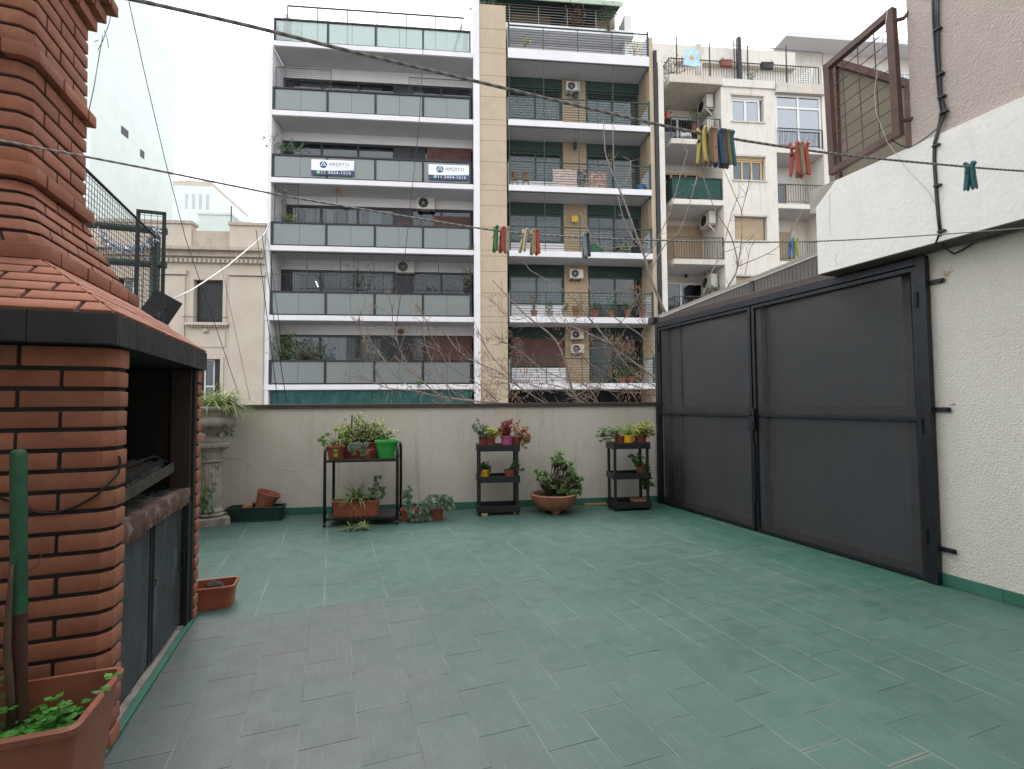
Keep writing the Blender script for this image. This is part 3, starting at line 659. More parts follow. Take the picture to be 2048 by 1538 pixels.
# mesh fence on the boundary wall
M_fence = pm('fence_iron', '#1f2529', '#2a3135', 6, rough=.5, metal=.3)
M_gpipe = pm('dark_green_pipe', '#25352f', '#2e403a', 6, rough=.5, bump=.1)
mf = thing('mesh_fence', 'black wire-mesh fence panels standing on the boundary wall coping', 'fence', T, (-1.69, 5, 2.15))
m = MB(); m.tube([(-1.66, 2.2, 3.0), (-1.66, 5.78, 3.0)], .012, 8); m.tube([(-1.66, 2.2, 2.2), (-1.66, 5.85, 2.2)], .01, 8); m.obj('rail', M_fence, mf)
for y in (4.15, 2.3): m = MB(); m.tube([(-1.69, y, 2.152), (-1.69, y, 3.02)], .024, 10); m.obj('post', M_gpipe, mf)
pl = T.hy(277, 420, 5.85); pr = T.hy(329, 422, 5.85)
m = MB(); zt = 3.27
for a, b in (((pl[0], 5.85, 2.152), (pl[0], 5.85, zt)), ((pr[0], 5.85, 2.152), (pr[0], 5.85, zt)), ((pl[0]-.014, 5.85, zt), (pr[0]+.014, 5.85, zt)), ((pl[0], 5.85, 2.19), (pr[0], 5.85, 2.19))): m.bar(a, b, .028)
m.obj('end_frame', M_fence, mf)
m = MB(); y = 2.3
while y < 5.78: m.tube([(-1.655, y, 2.2), (-1.655, y, 3.0)], .0022, 4, False); y += .045
z = 2.24
while z < 3.0: m.tube([(-1.653, 2.3, z), (-1.653, 5.78, z)], .0022, 4, False); z += .045
x = pl[0]+.05
while x < pr[0]: m.tube([(x, 5.86, 2.19), (x, 5.86, zt)], .0025, 4, False); x += .055
z = 2.25
while z < zt: m.tube([(pl[0], 5.862, z), (pr[0], 5.862, z)], .0025, 4, False); z += .055
m.obj('wire_mesh', M_fence, mf, kind='stuff')
nb_ = thing('pipe_railing', 'dark green pipe railing beyond the wire fence', 'railing', T, (-2.6, 6.2, 2.0))
a1, b1, c1 = T.hy(170, 447, 6.3), T.hy(312, 461, 6.3), T.hy(312, 525, 6.3)
for z in (a1[2], c1[2]-.02):
    m = MB(); m.tube([(a1[0]-.8, 6.3, z), (b1[0]+.1, 6.3, z)], .042, 10); m.obj('rail', M_gpipe, nb_)
for x in (b1[0], a1[0]-.8): m = MB(); m.tube([(x, 6.3, 1.2), (x, 6.3, a1[2]+.02)], .045, 10); m.obj('post', M_gpipe, nb_)
nr = MB(); nr.box(-9, -1.77, 5.0, 7.2, -.3, 1.2); nr = nr.obj('neighbour_roof', M_conc, None, frame=T, off=(-5, 6, -.3)); tag(nr, 'grey flat roof of the next house beyond the boundary wall', 'roof')
# floodlight back: black square plate set on its corner, white tube leaving it
p = T.hy(331, 614, 6.05); s_ = .155
pp = thing('antenna_plate', 'black square plate turned on its corner at the end of the wall', 'plate', T, tuple(p))
c_ = [T.hy(u, v, 6.05) for u, v in ((312, 578), (365, 607), (333, 654), (278, 622))]
m = MB(); m.hexa([(q_[0], 6.05, q_[2]) for q_ in c_]+[(q_[0], 6.06, q_[2]) for q_ in c_]); m.obj('plate', M_slate, pp)
m = MB(); m.tube([(p[0], 6.05, p[2]), (p[0]-.03, 6.0, p[2]-.06), (p[0]-.05, 5.95, 2.16)], .012, 6); m.tube([(p[0]-.16, 6.0, 2.24), (p[0]-.04, 5.98, 2.25), (p[0]+.02, 5.99, 2.2)], .008, 6); m.obj('bracket', M_fence, pp)
m = MB(); A = T.w(*T.hy(347, 597, 6.06)); Bq = B.w(*B.hy(541, 440, 20)); pts = []
ax = [(347, 597), (380, 582), (420, 556), (455, 532), (490, 503), (515, 482), (530, 466), (541, 440)]
for i, (u, v) in enumerate(ax):
    t_ = (i/7)**1.6; d = 7.0*(1-t_)+19.8*t_; r_ = ray(u, v); r_ = r_/r_[1]; pts.append(CAM+r_*d)
m.tube(pts, [.009+.010*(i/7) for i in range(8)], 6); tag(m.obj('white_tube_cable', pm('white_cable', '#d5d3d6', rough=.4), None, 180, None, tuple(pts[0])), 'white sheathed cable slung from the black plate to the white apartment building', 'cable')
# ================================================================== STREET AND HOUSES OPPOSITE
GZ = -7.0
M_asph = pm('asphalt', .05, .065, 3, rough=.9, bump=.3)
M_pave = pm('pavement_tiles', '#7c7a76', '#8a8782', 2, rough=.9, bump=.2)
m = MB(); m.box(-600, 600, -600, 600, GZ-.5, GZ); struct(m.obj('ground', M_pave, None, frame=B))
m = MB(); m.box(-300, 300, 9.2, 17.2, GZ, GZ+.004); struct(m.obj('road', M_asph, None, frame=B, off=(0, 13, GZ)))
m = MB(); m.box(-300, 300, 17.2, 20.0, GZ, GZ+.13); struct(m.obj('pavement', M_pave, None, frame=B, off=(0, 18, GZ)))
# the house under the terrace
m = MB(); m.prism([(-1.75, -2.6), (7, -2.6), (7, wy(7)-.02), (-1.75, wy(-1.75)-.02)], GZ, -.325); o = m.obj('lower_house', M_white, None, frame=T, off=(2, 2, GZ)); tag(o, 'lower storeys of the house under the terrace', 'house')

M_wb = plaster('white_render', '#cfced2', '#d6d5d8', '#bdbcc0', .3, .1, 60, drip=False)
M_soff = plaster('dimmed_white_render', '#bab8bb', '#c0bec2', '#aaa8ab', .3, .1, 40, drip=False)  # white paint with the shade under the slabs mixed into its colour
M_lint = plaster('lintel_render', '#c6c4c5', '#cccacb', '#b5b3b3', .3, .1, 40, drip=False)
M_tan = plaster('tan_render', '#aa9a85', '#b2a28d', '#968671', .4, .2, 30)
M_tanb = pm('tan_small_brick', '#9d8970', '#a7937a', 12, rough=.9, bump=.4, bscale=40)
M_cream = plaster('cream_render', '#c9c3ba', '#d0cbc3', '#998f82', .6, .15, 30)
M_creamd = plaster('cream_render_stained', '#b9b2a8', '#c4bdb3', '#7d7266', .8, .3, 20)
M_beige = plaster('beige_stone_render', '#b0a598', '#b8aea2', '#9b9083', .3, .12, 40)
M_beiged = plaster('weathered_cornice', '#a2978a', '#ada294', '#6f675b', .8, .3, 18)
M_pale = plaster('pale_green_white_render', '#d0d9d6', '#d8dfdc', '#c0cac6', .35, .08, 20)
M_dark = pm('dark_interior', '#17181a', '#232426', .7, rough=.8)  # near-black colour stands in for unlit rooms behind the windows
M_dalu = pm('dark_aluminium', '#1b1c20', '#24252a', 4, rough=.4, metal=.3)
M_glass = glassy('window_glass', '#cfd4d6', .035, .02)
M_glassr = glassy('reflecting_glass', '#b9bfc2', .2, .02)
M_frosted = glassy('frosted_balcony_glass', '#a3b0ab', .05, .3, .3, '#dfe5e3')
M_curt = pm('white_curtain', '#aaa7a2', '#b5b2ad', 3, rough=.9)
M_curtg = pm('grey_curtain', '#8f9093', '#9a9b9d', 3, rough=.9)
M_blind = pm('brown_roller_blind', '#4a2d25', '#5a382e', 4, rough=.6)
M_tanblind = pm('tan_roller_shutter', '#a38f75', '#af9b81', 3, rough=.65)
M_grn = pm('dark_green_iron', '#1f362f', '#28423a', 5, rough=.5, metal=.2)
M_grnbox = pm('dark_green_shutter_box', '#142a27', '#1b3430', 4, rough=.7)
M_wal = pm('white_aluminium', '#cfcfcd', '#d6d6d4', 4, rough=.4)
M_woodf = pm('varnished_window_wood', '#b59c78', '#c0a782', 6, rough=.55, stretch=(6, 6, 1))
M_blk = pm('black_railing_iron', '#1d1d20', '#29282a', 5, rough=.55)
def bp(u, v, y=20.): p = B.hy(u, v, y); return p[0], p[2]
def bx(u, y=20., v=400): return B.hy(u, v, y)[0]
def bz(u, v, y=20.): return B.hy(u, v, y)[2]
def part(name, mat, par, *boxes, b=0, kind=None, smooth=None):
    m = MB()
    for q in boxes: m.box(*q, b=b)
    return m.obj(name, mat, par, smooth, kind=kind)
def curtain(par, x0, x1, z0, z1, y, mat, amp=.03, per=.11):
    m = MB(); n = max(6, int((x1-x0)/per*4)); ph = U(0, 6)
    pts = [(x0+(x1-x0)*i/n, y+amp*math.sin(2*math.pi*(x1-x0)/per*i/n+ph)*U(.6, 1)) for i in range(n+1)]
    for a, b in zip(pts[:-1], pts[1:]): m.quad((a[0], a[1], z0), (b[0], b[1], z0), (b[0], b[1], z1), (a[0], a[1], z1))
    return m.obj('curtain', mat, par, 180)
def slats(par, x0, x1, z0, z1, y, mat, pitch=.06, name='roller_shutter'):
    sh = part(name, mat, par, (x0, x1, y, y+.03, z0, z1)); n = int((z1-z0)/pitch)
    for i in range(n):
        z = z0+pitch*i; part('slat', mat, sh, (x0+.005, x1-.005, y-.014, y-.0005, z+.004, z+pitch-.008))
    return sh
def window(par, x0, x1, z0, z1, y, n, frame, glass, fw=.06, name='window', rails=()):
    m = MB(); m.box(x0, x1, y, y+.06, z0, z0+fw); m.box(x0, x1, y, y+.06, z1-fw, z1)
    for i in range(n+1):
        x = x0+(x1-x0-fw)*i/n; m.box(x, x+fw, y+.001, y+.059, z0+fw, z1-fw)
    for r in rails: m.box(x0+fw, x1-fw, y+.002, y+.058, r, r+fw)
    w = m.obj(name, frame, par)
    zs = [z0+fw]+[q for r in rails for q in (r, r+fw)]+[z1-fw]
    for i in range(n):
        xa = x0+(x1-x0-fw)*i/n+fw; xb = x0+(x1-x0-fw)*(i+1)/n
        for k in range(0, len(zs), 2): part('pane', glass, w, (xa, xb, y+.03, y+.036, zs[k], zs[k+1]))
    return w
def wiregrid(m, x0, x1, z0, z1, y, p=.1, t=.005):
    x = x0
    while x < x1: m.box(x, x+t, y, y+t, z0, z1); x += p
    z = z0
    while z < z1: m.box(x0, x1, y+.001, y+t+.001, z, z+t); z += p
M_fanb = pm('grey_fan_blade', '#4a4b4d', rough=.6)
def ac_unit(label, x, y, z, face='front', dark=False, s=1.0):
    """x,y,z = left/front/bottom corner of the casing; body 0.8 x 0.3 x 0.55"""
    t = thing('air_conditioner', label, 'air conditioner', B, (x, y, z), 'air conditioner units on the houses opposite')
    w, d, h = .82*s, .30, .56*s; M1 = M_acw
    if face == 'front':
        part('casing', M1, t, (x, x+w, y, y+d, z, z+h), b=.012)
        c = (x+w*.38, y-.004, z+h*.5); r = h*.40; rs = [[(c[0]+q*math.cos(a*math.pi/10), c[1]-dy, c[2]+q*math.sin(a*math.pi/10)) for a in range(20)] for q, dy in ((r, -.003), (r, .012), (r*.92, .014), (r*.9, .002))]
        m = MB(); m.rings(rs); g = m.obj('fan_grille', M_dalu, t); 
        m = MB(); m.rings([[(c[0]+q*math.cos(a*math.pi/8), c[1]-.008, c[2]+q*math.sin(a*math.pi/8)) for a in range(16)] for q in (r*.24, r*.05)]); m.obj('fan_hub', M1, g)
        for k in range(5):
            a = k*1.2566; m = MB(); m.quad(*[(c[0]+q*math.cos(a+da), c[1]-.005, c[2]+q*math.sin(a+da)) for q, da in ((r*.22, 0), (r*.85, .1), (r*.85, .65), (r*.22, .8))]); m.obj('fan_blade', M_fanb, g)
        part('bracket', M_dalu, t, (x+.1, x+.13, y+.02, y+.42, z-.05, z-.001)); part('bracket', M_dalu, t, (x+w-.13, x+w-.1, y+.02, y+.42, z-.05, z-.001))
    else:      # fan side looks along -x, end panel towards the street
        part('casing', M1, t, (x, x+d, y, y+w, z, z+h), b=.012)
        c = (x-.004, y+w*.6, z+h*.5); r = h*.4
        m = MB(); m.rings([[(c[0]-dx, c[1]+q*math.cos(a*math.pi/10), c[2]+q*math.sin(a*math.pi/10)) for a in range(20)] for q, dx in ((r, -.003), (r, .012), (r*.9, .002))]); m.obj('fan_grille', M_dalu, t)
        m = MB(); m.bar((x+.28, y+.1, z-.3), (x, y+.1, z-.01), .03); m.bar((x+d+.06, y+.1, z-.02), (x, y+.1, z-.02), .03); m.obj('bracket', M_wal, t)
M_acw = pm('air_conditioner_casing', '#b9b6ae', '#c4c1b9', 4, rough=.5, c3='#98938a', f3=(.6, .8))

# ---------------------------------------------------------------- white apartment building
wbd = thing('white_apartment_building', 'white modern apartment building with frosted glass balconies and real-estate banners', 'building', B, (-3.8, 21, GZ))
ZS = [(bz(540, l)+bz(948, r))/2 for l, r in ((769.5, 768), (629, 634.5), (489, 500.8), (350.4, 371.9), (215, 242.8), (76, 109.6))]
XL, XRr, XF = bx(541), bx(947), bx(960)
Y1, Y2, DEPTH = 20., 21.3, 31.
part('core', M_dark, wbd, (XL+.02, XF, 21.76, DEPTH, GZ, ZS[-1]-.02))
part('side_wall', M_wb, wbd, (XL-.16, XL, 20.02, DEPTH, GZ, ZS[-1]-.21))
part('end_pier', M_wb, wbd, (XRr+.01, XF, 19.985, 22.2, GZ, ZS[-1]+.75))
part('end_pier', M_wb, wbd, (XRr+.02, XF, 19.99, 22.2, ZS[-1]+.751, ZS[-1]+3.2))
posts = [bx(u, 20.05) for u in (545, 653, 750, 846, 941)]
wx = [bx(u, 21.25) for u in (566, 640, 714, 790, 822, 853, 943)]
for k, z in enumerate(ZS):
    ext = .17 if k < 3 else .0
    part('balcony_slab', M_wb, wbd, (XL-ext, XRr+.005, Y1, 21.75, z-.2, z))
    part('soffit', M_soff, wbd, (XL+.01, XRr, Y1+.05, 21.2, z-.215, z-.201))
    gr = MB()
    for x in posts: gr.box(x-.04, x+.04, 20.03, 20.11, z, z+.9)
    gr.box(posts[0]-.04, posts[-1]+.04, 20.02, 20.12, z+.9, z+.96)
    gr.box(posts[0]+.04, posts[-1]-.04, 20.05, 20.09, z+.03, z+.06)
    gr = gr.obj('balustrade_frame', M_dalu, wbd)
    for a, b in zip(posts[:-1], posts[1:]):
        mid_ = (a+b)/2
        for p, q in ((a+.045, mid_-.006), (mid_+.006, b-.045)): part('glass_panel', M_frosted, gr, (p, q, 20.064, 20.074, z+.062, z+.897))
        part('glazing_bar', M_dalu, gr, (mid_-.005, mid_+.005, 20.064, 20.074, z+.062, z+.897))
    # end return of the balustrade on the left
    part('glass_panel', M_frosted, gr, (posts[0]-.03, posts[0]-.02, 20.13, 21.2, z+.062, z+.897))
    if k == len(ZS)-1: continue
    top = ZS[k+1]-.216
    zh = z+2.13
    part('lintel', M_lint, wbd, (XL, XRr, 21.2, 21.45, zh, top))
    w1 = window(wbd, wx[0], wx[3], z+.02, zh, 21.25, 3, M_dalu, M_glass, .09)
    part('dark_panel', M_dalu, wbd, (wx[3], wx[4], 21.22, 21.4, z+.01, zh-.002))
    part('jamb', M_dalu, wbd, (XL, wx[0], 21.24, 21.4, z+.01, zh-.002))
    w2 = window(wbd, wx[4], wx[6], z+.02, zh, 21.25, 2, M_dalu, M_glass, .08)
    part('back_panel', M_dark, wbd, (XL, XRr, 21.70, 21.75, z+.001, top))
    if k in (0, 4):
        curtain(wbd, wx[0]+.6, wx[1]-.05, z+.05, zh-.1, 21.42, M_curt); curtain(wbd, wx[1]+.05, wx[2]-.05, z+.05, zh-.1, 21.42, M_curt); curtain(wbd, wx[2]+.1, wx[3]-.6, z+.05, zh-.1, 21.42, M_curt)
        curtain(wbd, wx[4]+.05, wx[5]-.15, z+.05, zh-.1, 21.42, M_curt)
    if k == 2:
        for a, b in ((.9, 1.4), (1.75, 2.0), (2.6, 3.2), (3.5, 4.0)): curtain(wbd, wx[0]+a, wx[0]+b, z+.05, zh-.1, 21.42, M_curt)
    if k == 1: curtain(wbd, wx[0]+.1, wx[0]+.7, z+.05, zh-.1, 21.42, M_curtg); curtain(wbd, wx[2]+.2, wx[3]-.2, z+.05, zh-.1, 21.42, M_curtg)
    if k == 3: curtain(wbd, wx[1]+.05, wx[3]-.1, z+.05, zh-.1, 21.45, M_curtg, .008)
    if k in (0, 3): slats(wbd, wx[5]+.02, wx[6]-.02, z+(.9 if k == 0 else .75), zh-.02, 21.205, M_blind)
    if k == 2: slats(wbd, wx[5]+.3, wx[6]-.02, z+.95, zh-.3, 21.205, M_blind)
    if k == 3: slats(wbd, wx[4]+.05, wx[5]-.05, z+.6, zh-.02, 21.205, M_dalu)
# wire cages above three balustrades
m = MB(); z = ZS[1]
for u in (545, 615, 682, 748, 813, 877, 941): x = bx(u, 20.1); m.box(x-.012, x+.012, 20.09, 20.114, z+.96, ZS[2]-.23)
for zq in (z+1.62, ZS[2]-.26): m.box(posts[0], posts[-1], 20.085, 20.108, zq, zq+.024)
m = m.obj('cage_frame', M_blk, wbd); g = MB(); wiregrid(g, posts[0], posts[-1], z+.96, ZS[2]-.23, 20.1, .085, .005); g.obj('cage_wire', M_blk, m, kind='stuff')
for z, ua, ub, zt in ((ZS[4], 549, 660, .86), (ZS[4], 818, 943, .75), (ZS[2], 550, 597, 1.55)):
    m = MB(); xa, xb = bx(ua, 20.1), bx(ub, 20.1)
    for x in (xa, xa+.35 if zt < 1 else xa, xb): m.box(x-.011, x+.011, 20.09, 20.112, z+.96, z+.96+zt)
    m.box(xa, xb, 20.088, 20.11, z+.94+zt, z+.96+zt); m = m.obj('cage_frame', M_blk, wbd); g = MB(); wiregrid(g, xa, xb, z+.97, z+.94+zt, 20.1, .085, .005); g.obj('cage_wire', M_blk, m, kind='stuff')
z = ZS[-1]
m = MB(); xa, xb = bx(570, 20.6), bx(929, 20.6); zt = bz(750, 25, 20.6)
for i in range(7): x = xa+(xb-xa)*i/6; m.box(x-.02, x+.02, 20.58, 20.62, z+.01, zt)
m.box(xa, xb, 20.575, 20.625, zt, zt+.05); m.obj('roof_rail', M_blk, wbd)
part('roof_column', M_wb, wbd, (bx(563, 21), bx(574, 21), 21, 21.3, z, z+1.9))
# roof terrace things
t = thing('water_tank', 'dark rounded water tank behind the frosted roof railing', 'tank', B, (bx(748, 22.5), 22.5, ZS[-1]))
c = (bx(748, 22.5), 22.5, ZS[-1]); m = MB(); m.lathe([(.62, .0), (.66, .1), (.66, .95), (.5, 1.12), (.36, 1.2), (.36, 1.4)], 20, c); m.obj('body', M_dalu, t, 40); m = MB(); m.lathe([(.4, 1.4), (.4, 1.46), (.1, 1.5)], 16, c); m.obj('lid', M_dalu, t, 40)
t = thing('roof_ladder', 'white slatted panel leaning at the roof edge', 'panel', B, (bx(918, 21.5), 21.5, ZS[-1]))
a, b_ = np.array([bx(897, 21.3), 21.3, ZS[-1]+.1]), np.array([bx(925, 21.3), 21.8, ZS[-1]+2.6]); m = MB(); m.bar(a, b_, .28, .05); m.obj('board', M_curt, t)
part('prop', M_wal, t, (bx(932, 21.7), bx(936, 21.7), 21.7, 21.75, ZS[-1]+.01, ZS[-1]+2.2))
# green cloth under the lowest balcony
m = MB(); z1 = ZS[0]-.25; n = 90
rs = []
for j, zz in enumerate((z1, z1-.25, z1-.55, z1-.9, z1-1.3)):
    rs.append([(XL+.1+(XRr-XL-.2)*i/n, 20.1+.03*math.sin(i*.55+j)+.02*math.sin(i*1.7), zz-.10*abs(math.sin(i*math.pi/22))*(j > 0)*(j < 4)) for i in range(n+1)])
for a, b_ in zip(rs[:-1], rs[1:]):
    for i in range(n): m.quad(a[i], b_[i], b_[i+1], a[i+1])
o = m.obj('awning_cloth', pm('teal_green_cloth', '#1c4442', '#235350', 3, rough=.85), None, 180, B, (-3.8, 20.1, z1-1.3)); tag(o, 'dark green cloth hanging below the lowest white balcony', 'cloth')
# banners
M_navy = pm('banner_navy', '#232f55', rough=.5); M_bwhite = pm('banner_white', '#d9dde3', rough=.5); M_teal = pm('banner_teal', '#4f86a8', rough=.5); M_ink = pm('banner_ink', '#3f4960', rough=.5); M_wa = pm('banner_green', '#7fbf9a', rough=.5)
def text(s, x, y, z, h, mat, par, w=None):
    cu = bpy.data.curves.new('lettering', 'FONT'); cu.body = s; cu.size = 1; o = bpy.data.objects.new('lettering', cu); sc.collection.objects.link(o)
    me = bpy.data.meshes.new_from_object(o.evaluated_get(bpy.context.evaluated_depsgraph_get())); bpy.data.objects.remove(o)
    xs = [v.co.x for v in me.vertices]; ys = [v.co.y for v in me.vertices]; k = h/(max(ys)-min(ys)); kx = (w/(max(xs)-min(xs))) if w else k; x_0, y_0 = min(xs), min(ys); off = OFF[par]
    for v in me.vertices: v.co = ((v.co.x-x_0)*kx+x-off[0], y-off[1], (v.co.y-y_0)*k+z-off[2])
    me.materials.append(mat); t_ = bpy.data.objects.new('lettering', me); sc.collection.objects.link(t_); t_.parent = par; OFF[t_] = off
for ua, ub, lab in ((622, 708, 'white and navy real-estate banner hung near the middle of the balcony glass'), (857, 938, 'white and navy real-estate banner hung at the right end of the balcony')):
    xa, xb = bx(ua, 20.0), bx(ub, 20.0); z0 = ZS[3]+.15; h = .62; w = xb-xa; y = 19.99
    t = thing('banner', lab, 'banner', B, (xa, y, z0), 'real-estate banners')
    part('sheet', M_bwhite, t, (xa, xb, y, y+.006, z0, z0+h))
    m = MB(); n = 16; tp = [(xa+w*i/n, .33*h-.05*h*math.sin(i/n*2.6+.5)) for i in range(n+1)]
    for (x_, q), (x2, q2) in zip(tp[:-1], tp[1:]): m.quad((x_, y-.002, z0), (x2, y-.002, z0), (x2, y-.002, z0+q2), (x_, y-.002, z0+q))
    m.obj('navy_band', M_navy, t); m = MB()
    for (x_, q), (x2, q2) in zip(tp[:-1], tp[1:]): k = .06*h; m.quad((x_, y-.0021, z0+q+.002), (x2, y-.0021, z0+q2+.002), (x2, y-.0021, z0+q2+k*(x2-xa)/w), (x_, y-.0021, z0+q+k*(x_-xa)/w))
    m.obj('teal_band', M_teal, t)
    c = (xa+w*.28, y-.003, z0+h*.68); r = h*.23
    m = MB(); m.add([(c[0], c[1], c[2])]+[(c[0]+r*math.cos(a*math.pi/12), c[1], c[2]+r*math.sin(a*math.pi/12)) for a in range(24)], [(0, i+1, (i+1) % 24+1) for i in range(24)]); lg = m.obj('logo', M_navy, t)
    m = MB(); m.add([(c[0]-r*.8, c[1]-.002, c[2]-r*.35), (c[0]+r*.8, c[1]-.002, c[2]-r*.35), (c[0], c[1]-.002, c[2]+r*1.05)], [(0, 1, 2)]); m.obj('logo_triangle', M_bwhite, lg)
    m = MB(); m.add([(c[0]-r*.55, c[1]-.003, c[2]-r*.3), (c[0]+r*.55, c[1]-.003, c[2]-r*.3), (c[0], c[1]-.003, c[2]+r*.8)], [(0, 1, 2)]); m.obj('logo_triangle', M_teal, lg)
    text('ARDITO', xa+w*.41, y-.003, z0+h*.63, h*.2, M_ink, t, w*.47); text('PROPIEDADES', xa+w*.45, y-.003, z0+h*.53, h*.045, M_curtg, t, w*.4)
    part('green_square', M_wa, t, (xa+w*.13, xa+w*.2, y-.004, y-.0025, z0+h*.1, z0+h*.27)); text('11 3434-1515', xa+w*.24, y-.004, z0+h*.09, h*.17, M_bwhite, t, w*.68)
# air conditioners of the white building
for u, v, lab in ((833, 417, 'air conditioner high on the lintel under the banner balcony'), (792, 545, 'air conditioner with pale fan inside the caged white balcony')):
    x, z = bp(u, v, 20.95); ac_unit(lab, x, 20.95, z, s=.92)
x, z = bp(790, 637, 20.6); ac_unit('air conditioner standing behind frosted glass of the caged white balcony', x, 20.6, ZS[1]+.06, s=.95)
x = bx(728, 20.7); ac_unit('low air conditioner behind the frosted glass under the banner balcony', x, 20.7, ZS[2]+.06, s=.9)
# lit tube lamp in the caged flat
t = NT('lit_tube'); t.p.inputs['Emission Color'].default_value = (1, .9, .7, 1); t.p.inputs['Emission Strength'].default_value = 3; x, z = bp(634, 568, 21.6)
m = MB(); m.tube([(x-.05, 21.6, z+.12), (x+.04, 21.62, z-.12)], .025, 8); o = m.obj('tube_lamp', t.set('#ffffff'), None, 180, B, (x, 21.6, z)); tag(o, 'small lit tube lamp inside the caged flat window', 'lamp')
for u, v, w, h, col, lab in ((631, 632, .62, .75, '#8a4f2a', 'orange wooden chair behind frosted glass on the caged balcony'), (882, 632, .62, .8, '#9a4a35', 'reddish shelf behind frosted glass at the right of the caged balcony')):
    x, z = bp(u, v, 20.5); t = thing('balcony_chair', lab, 'chair', B, (x, 20.5, ZS[1]+.001)); M_ = pm('wood_'+col[1:], col, rough=.6); z = ZS[1]+.001
    for a, b_ in ((0, 0), (w-.05, 0), (0, .4), (w-.05, .4)): part('leg', M_, t, (x+a, x+a+.05, 20.5+b_, 20.55+b_, z, z+.4))
    part('seat', M_, t, (x, x+w, 20.5, 20.95, z+.401, z+.44)); part('backrest', M_, t, (x, x+w, 20.92, 20.95, z+.441, z+h))

# ---------------------------------------------------------------- tan apartment building
tb = thing('tan_apartment_building', 'tan apartment building with green railed netted balconies and stone pier', 'building', B, (4, 21, GZ))
ZT_ = [(bz(1017, l)+bz(1303, r))/2 for l, r in ((765, 768), (633, 635), (499, 508), (367, 381.5), (238, 253), (93, 116))]
TX0, TX1, TP0, TP1, TE = bx(1018), bx(1303), bx(960)+.005, bx(1014), bx(1318)
Y3 = 21.15
part('core', M_dark, tb, (TP0+.05, TE, 21.76, 31, GZ, ZT_[-1]-.02))
part('pier_core', M_tanb, tb, (TP0+.02, TP1-.02, 20.09, 21.75, GZ, ZT_[-1]+.8))
zl = GZ
lev = sorted([q for z in ZT_ for q in (z-.25, z-.02, z+.95, z+1.85)]+[ZT_[-1]+.8])
for a, b_ in zip([GZ]+lev[:-1], lev): part('wall_panel', M_tan, tb, (TP0, TP1, 20.05, 20.088, a+.006, b_-.006))
part('end_wall', M_tan, tb, (TX1+.03, TE-.12, 20.06, 22, GZ, ZT_[-1]+.9)); part('downpipe', M_dalu, tb, (TE-.11, TE+.02, 19.98, 20.12, GZ, ZT_[-1]+.3))
part('parapet', M_tan, tb, (TP0, TP1, 20.04, 21.7, ZT_[-1]+.801, ZT_[-1]+1.0))
vx = [bx(u, Y3) for u in (1020, 1127, 1174, 1282)]
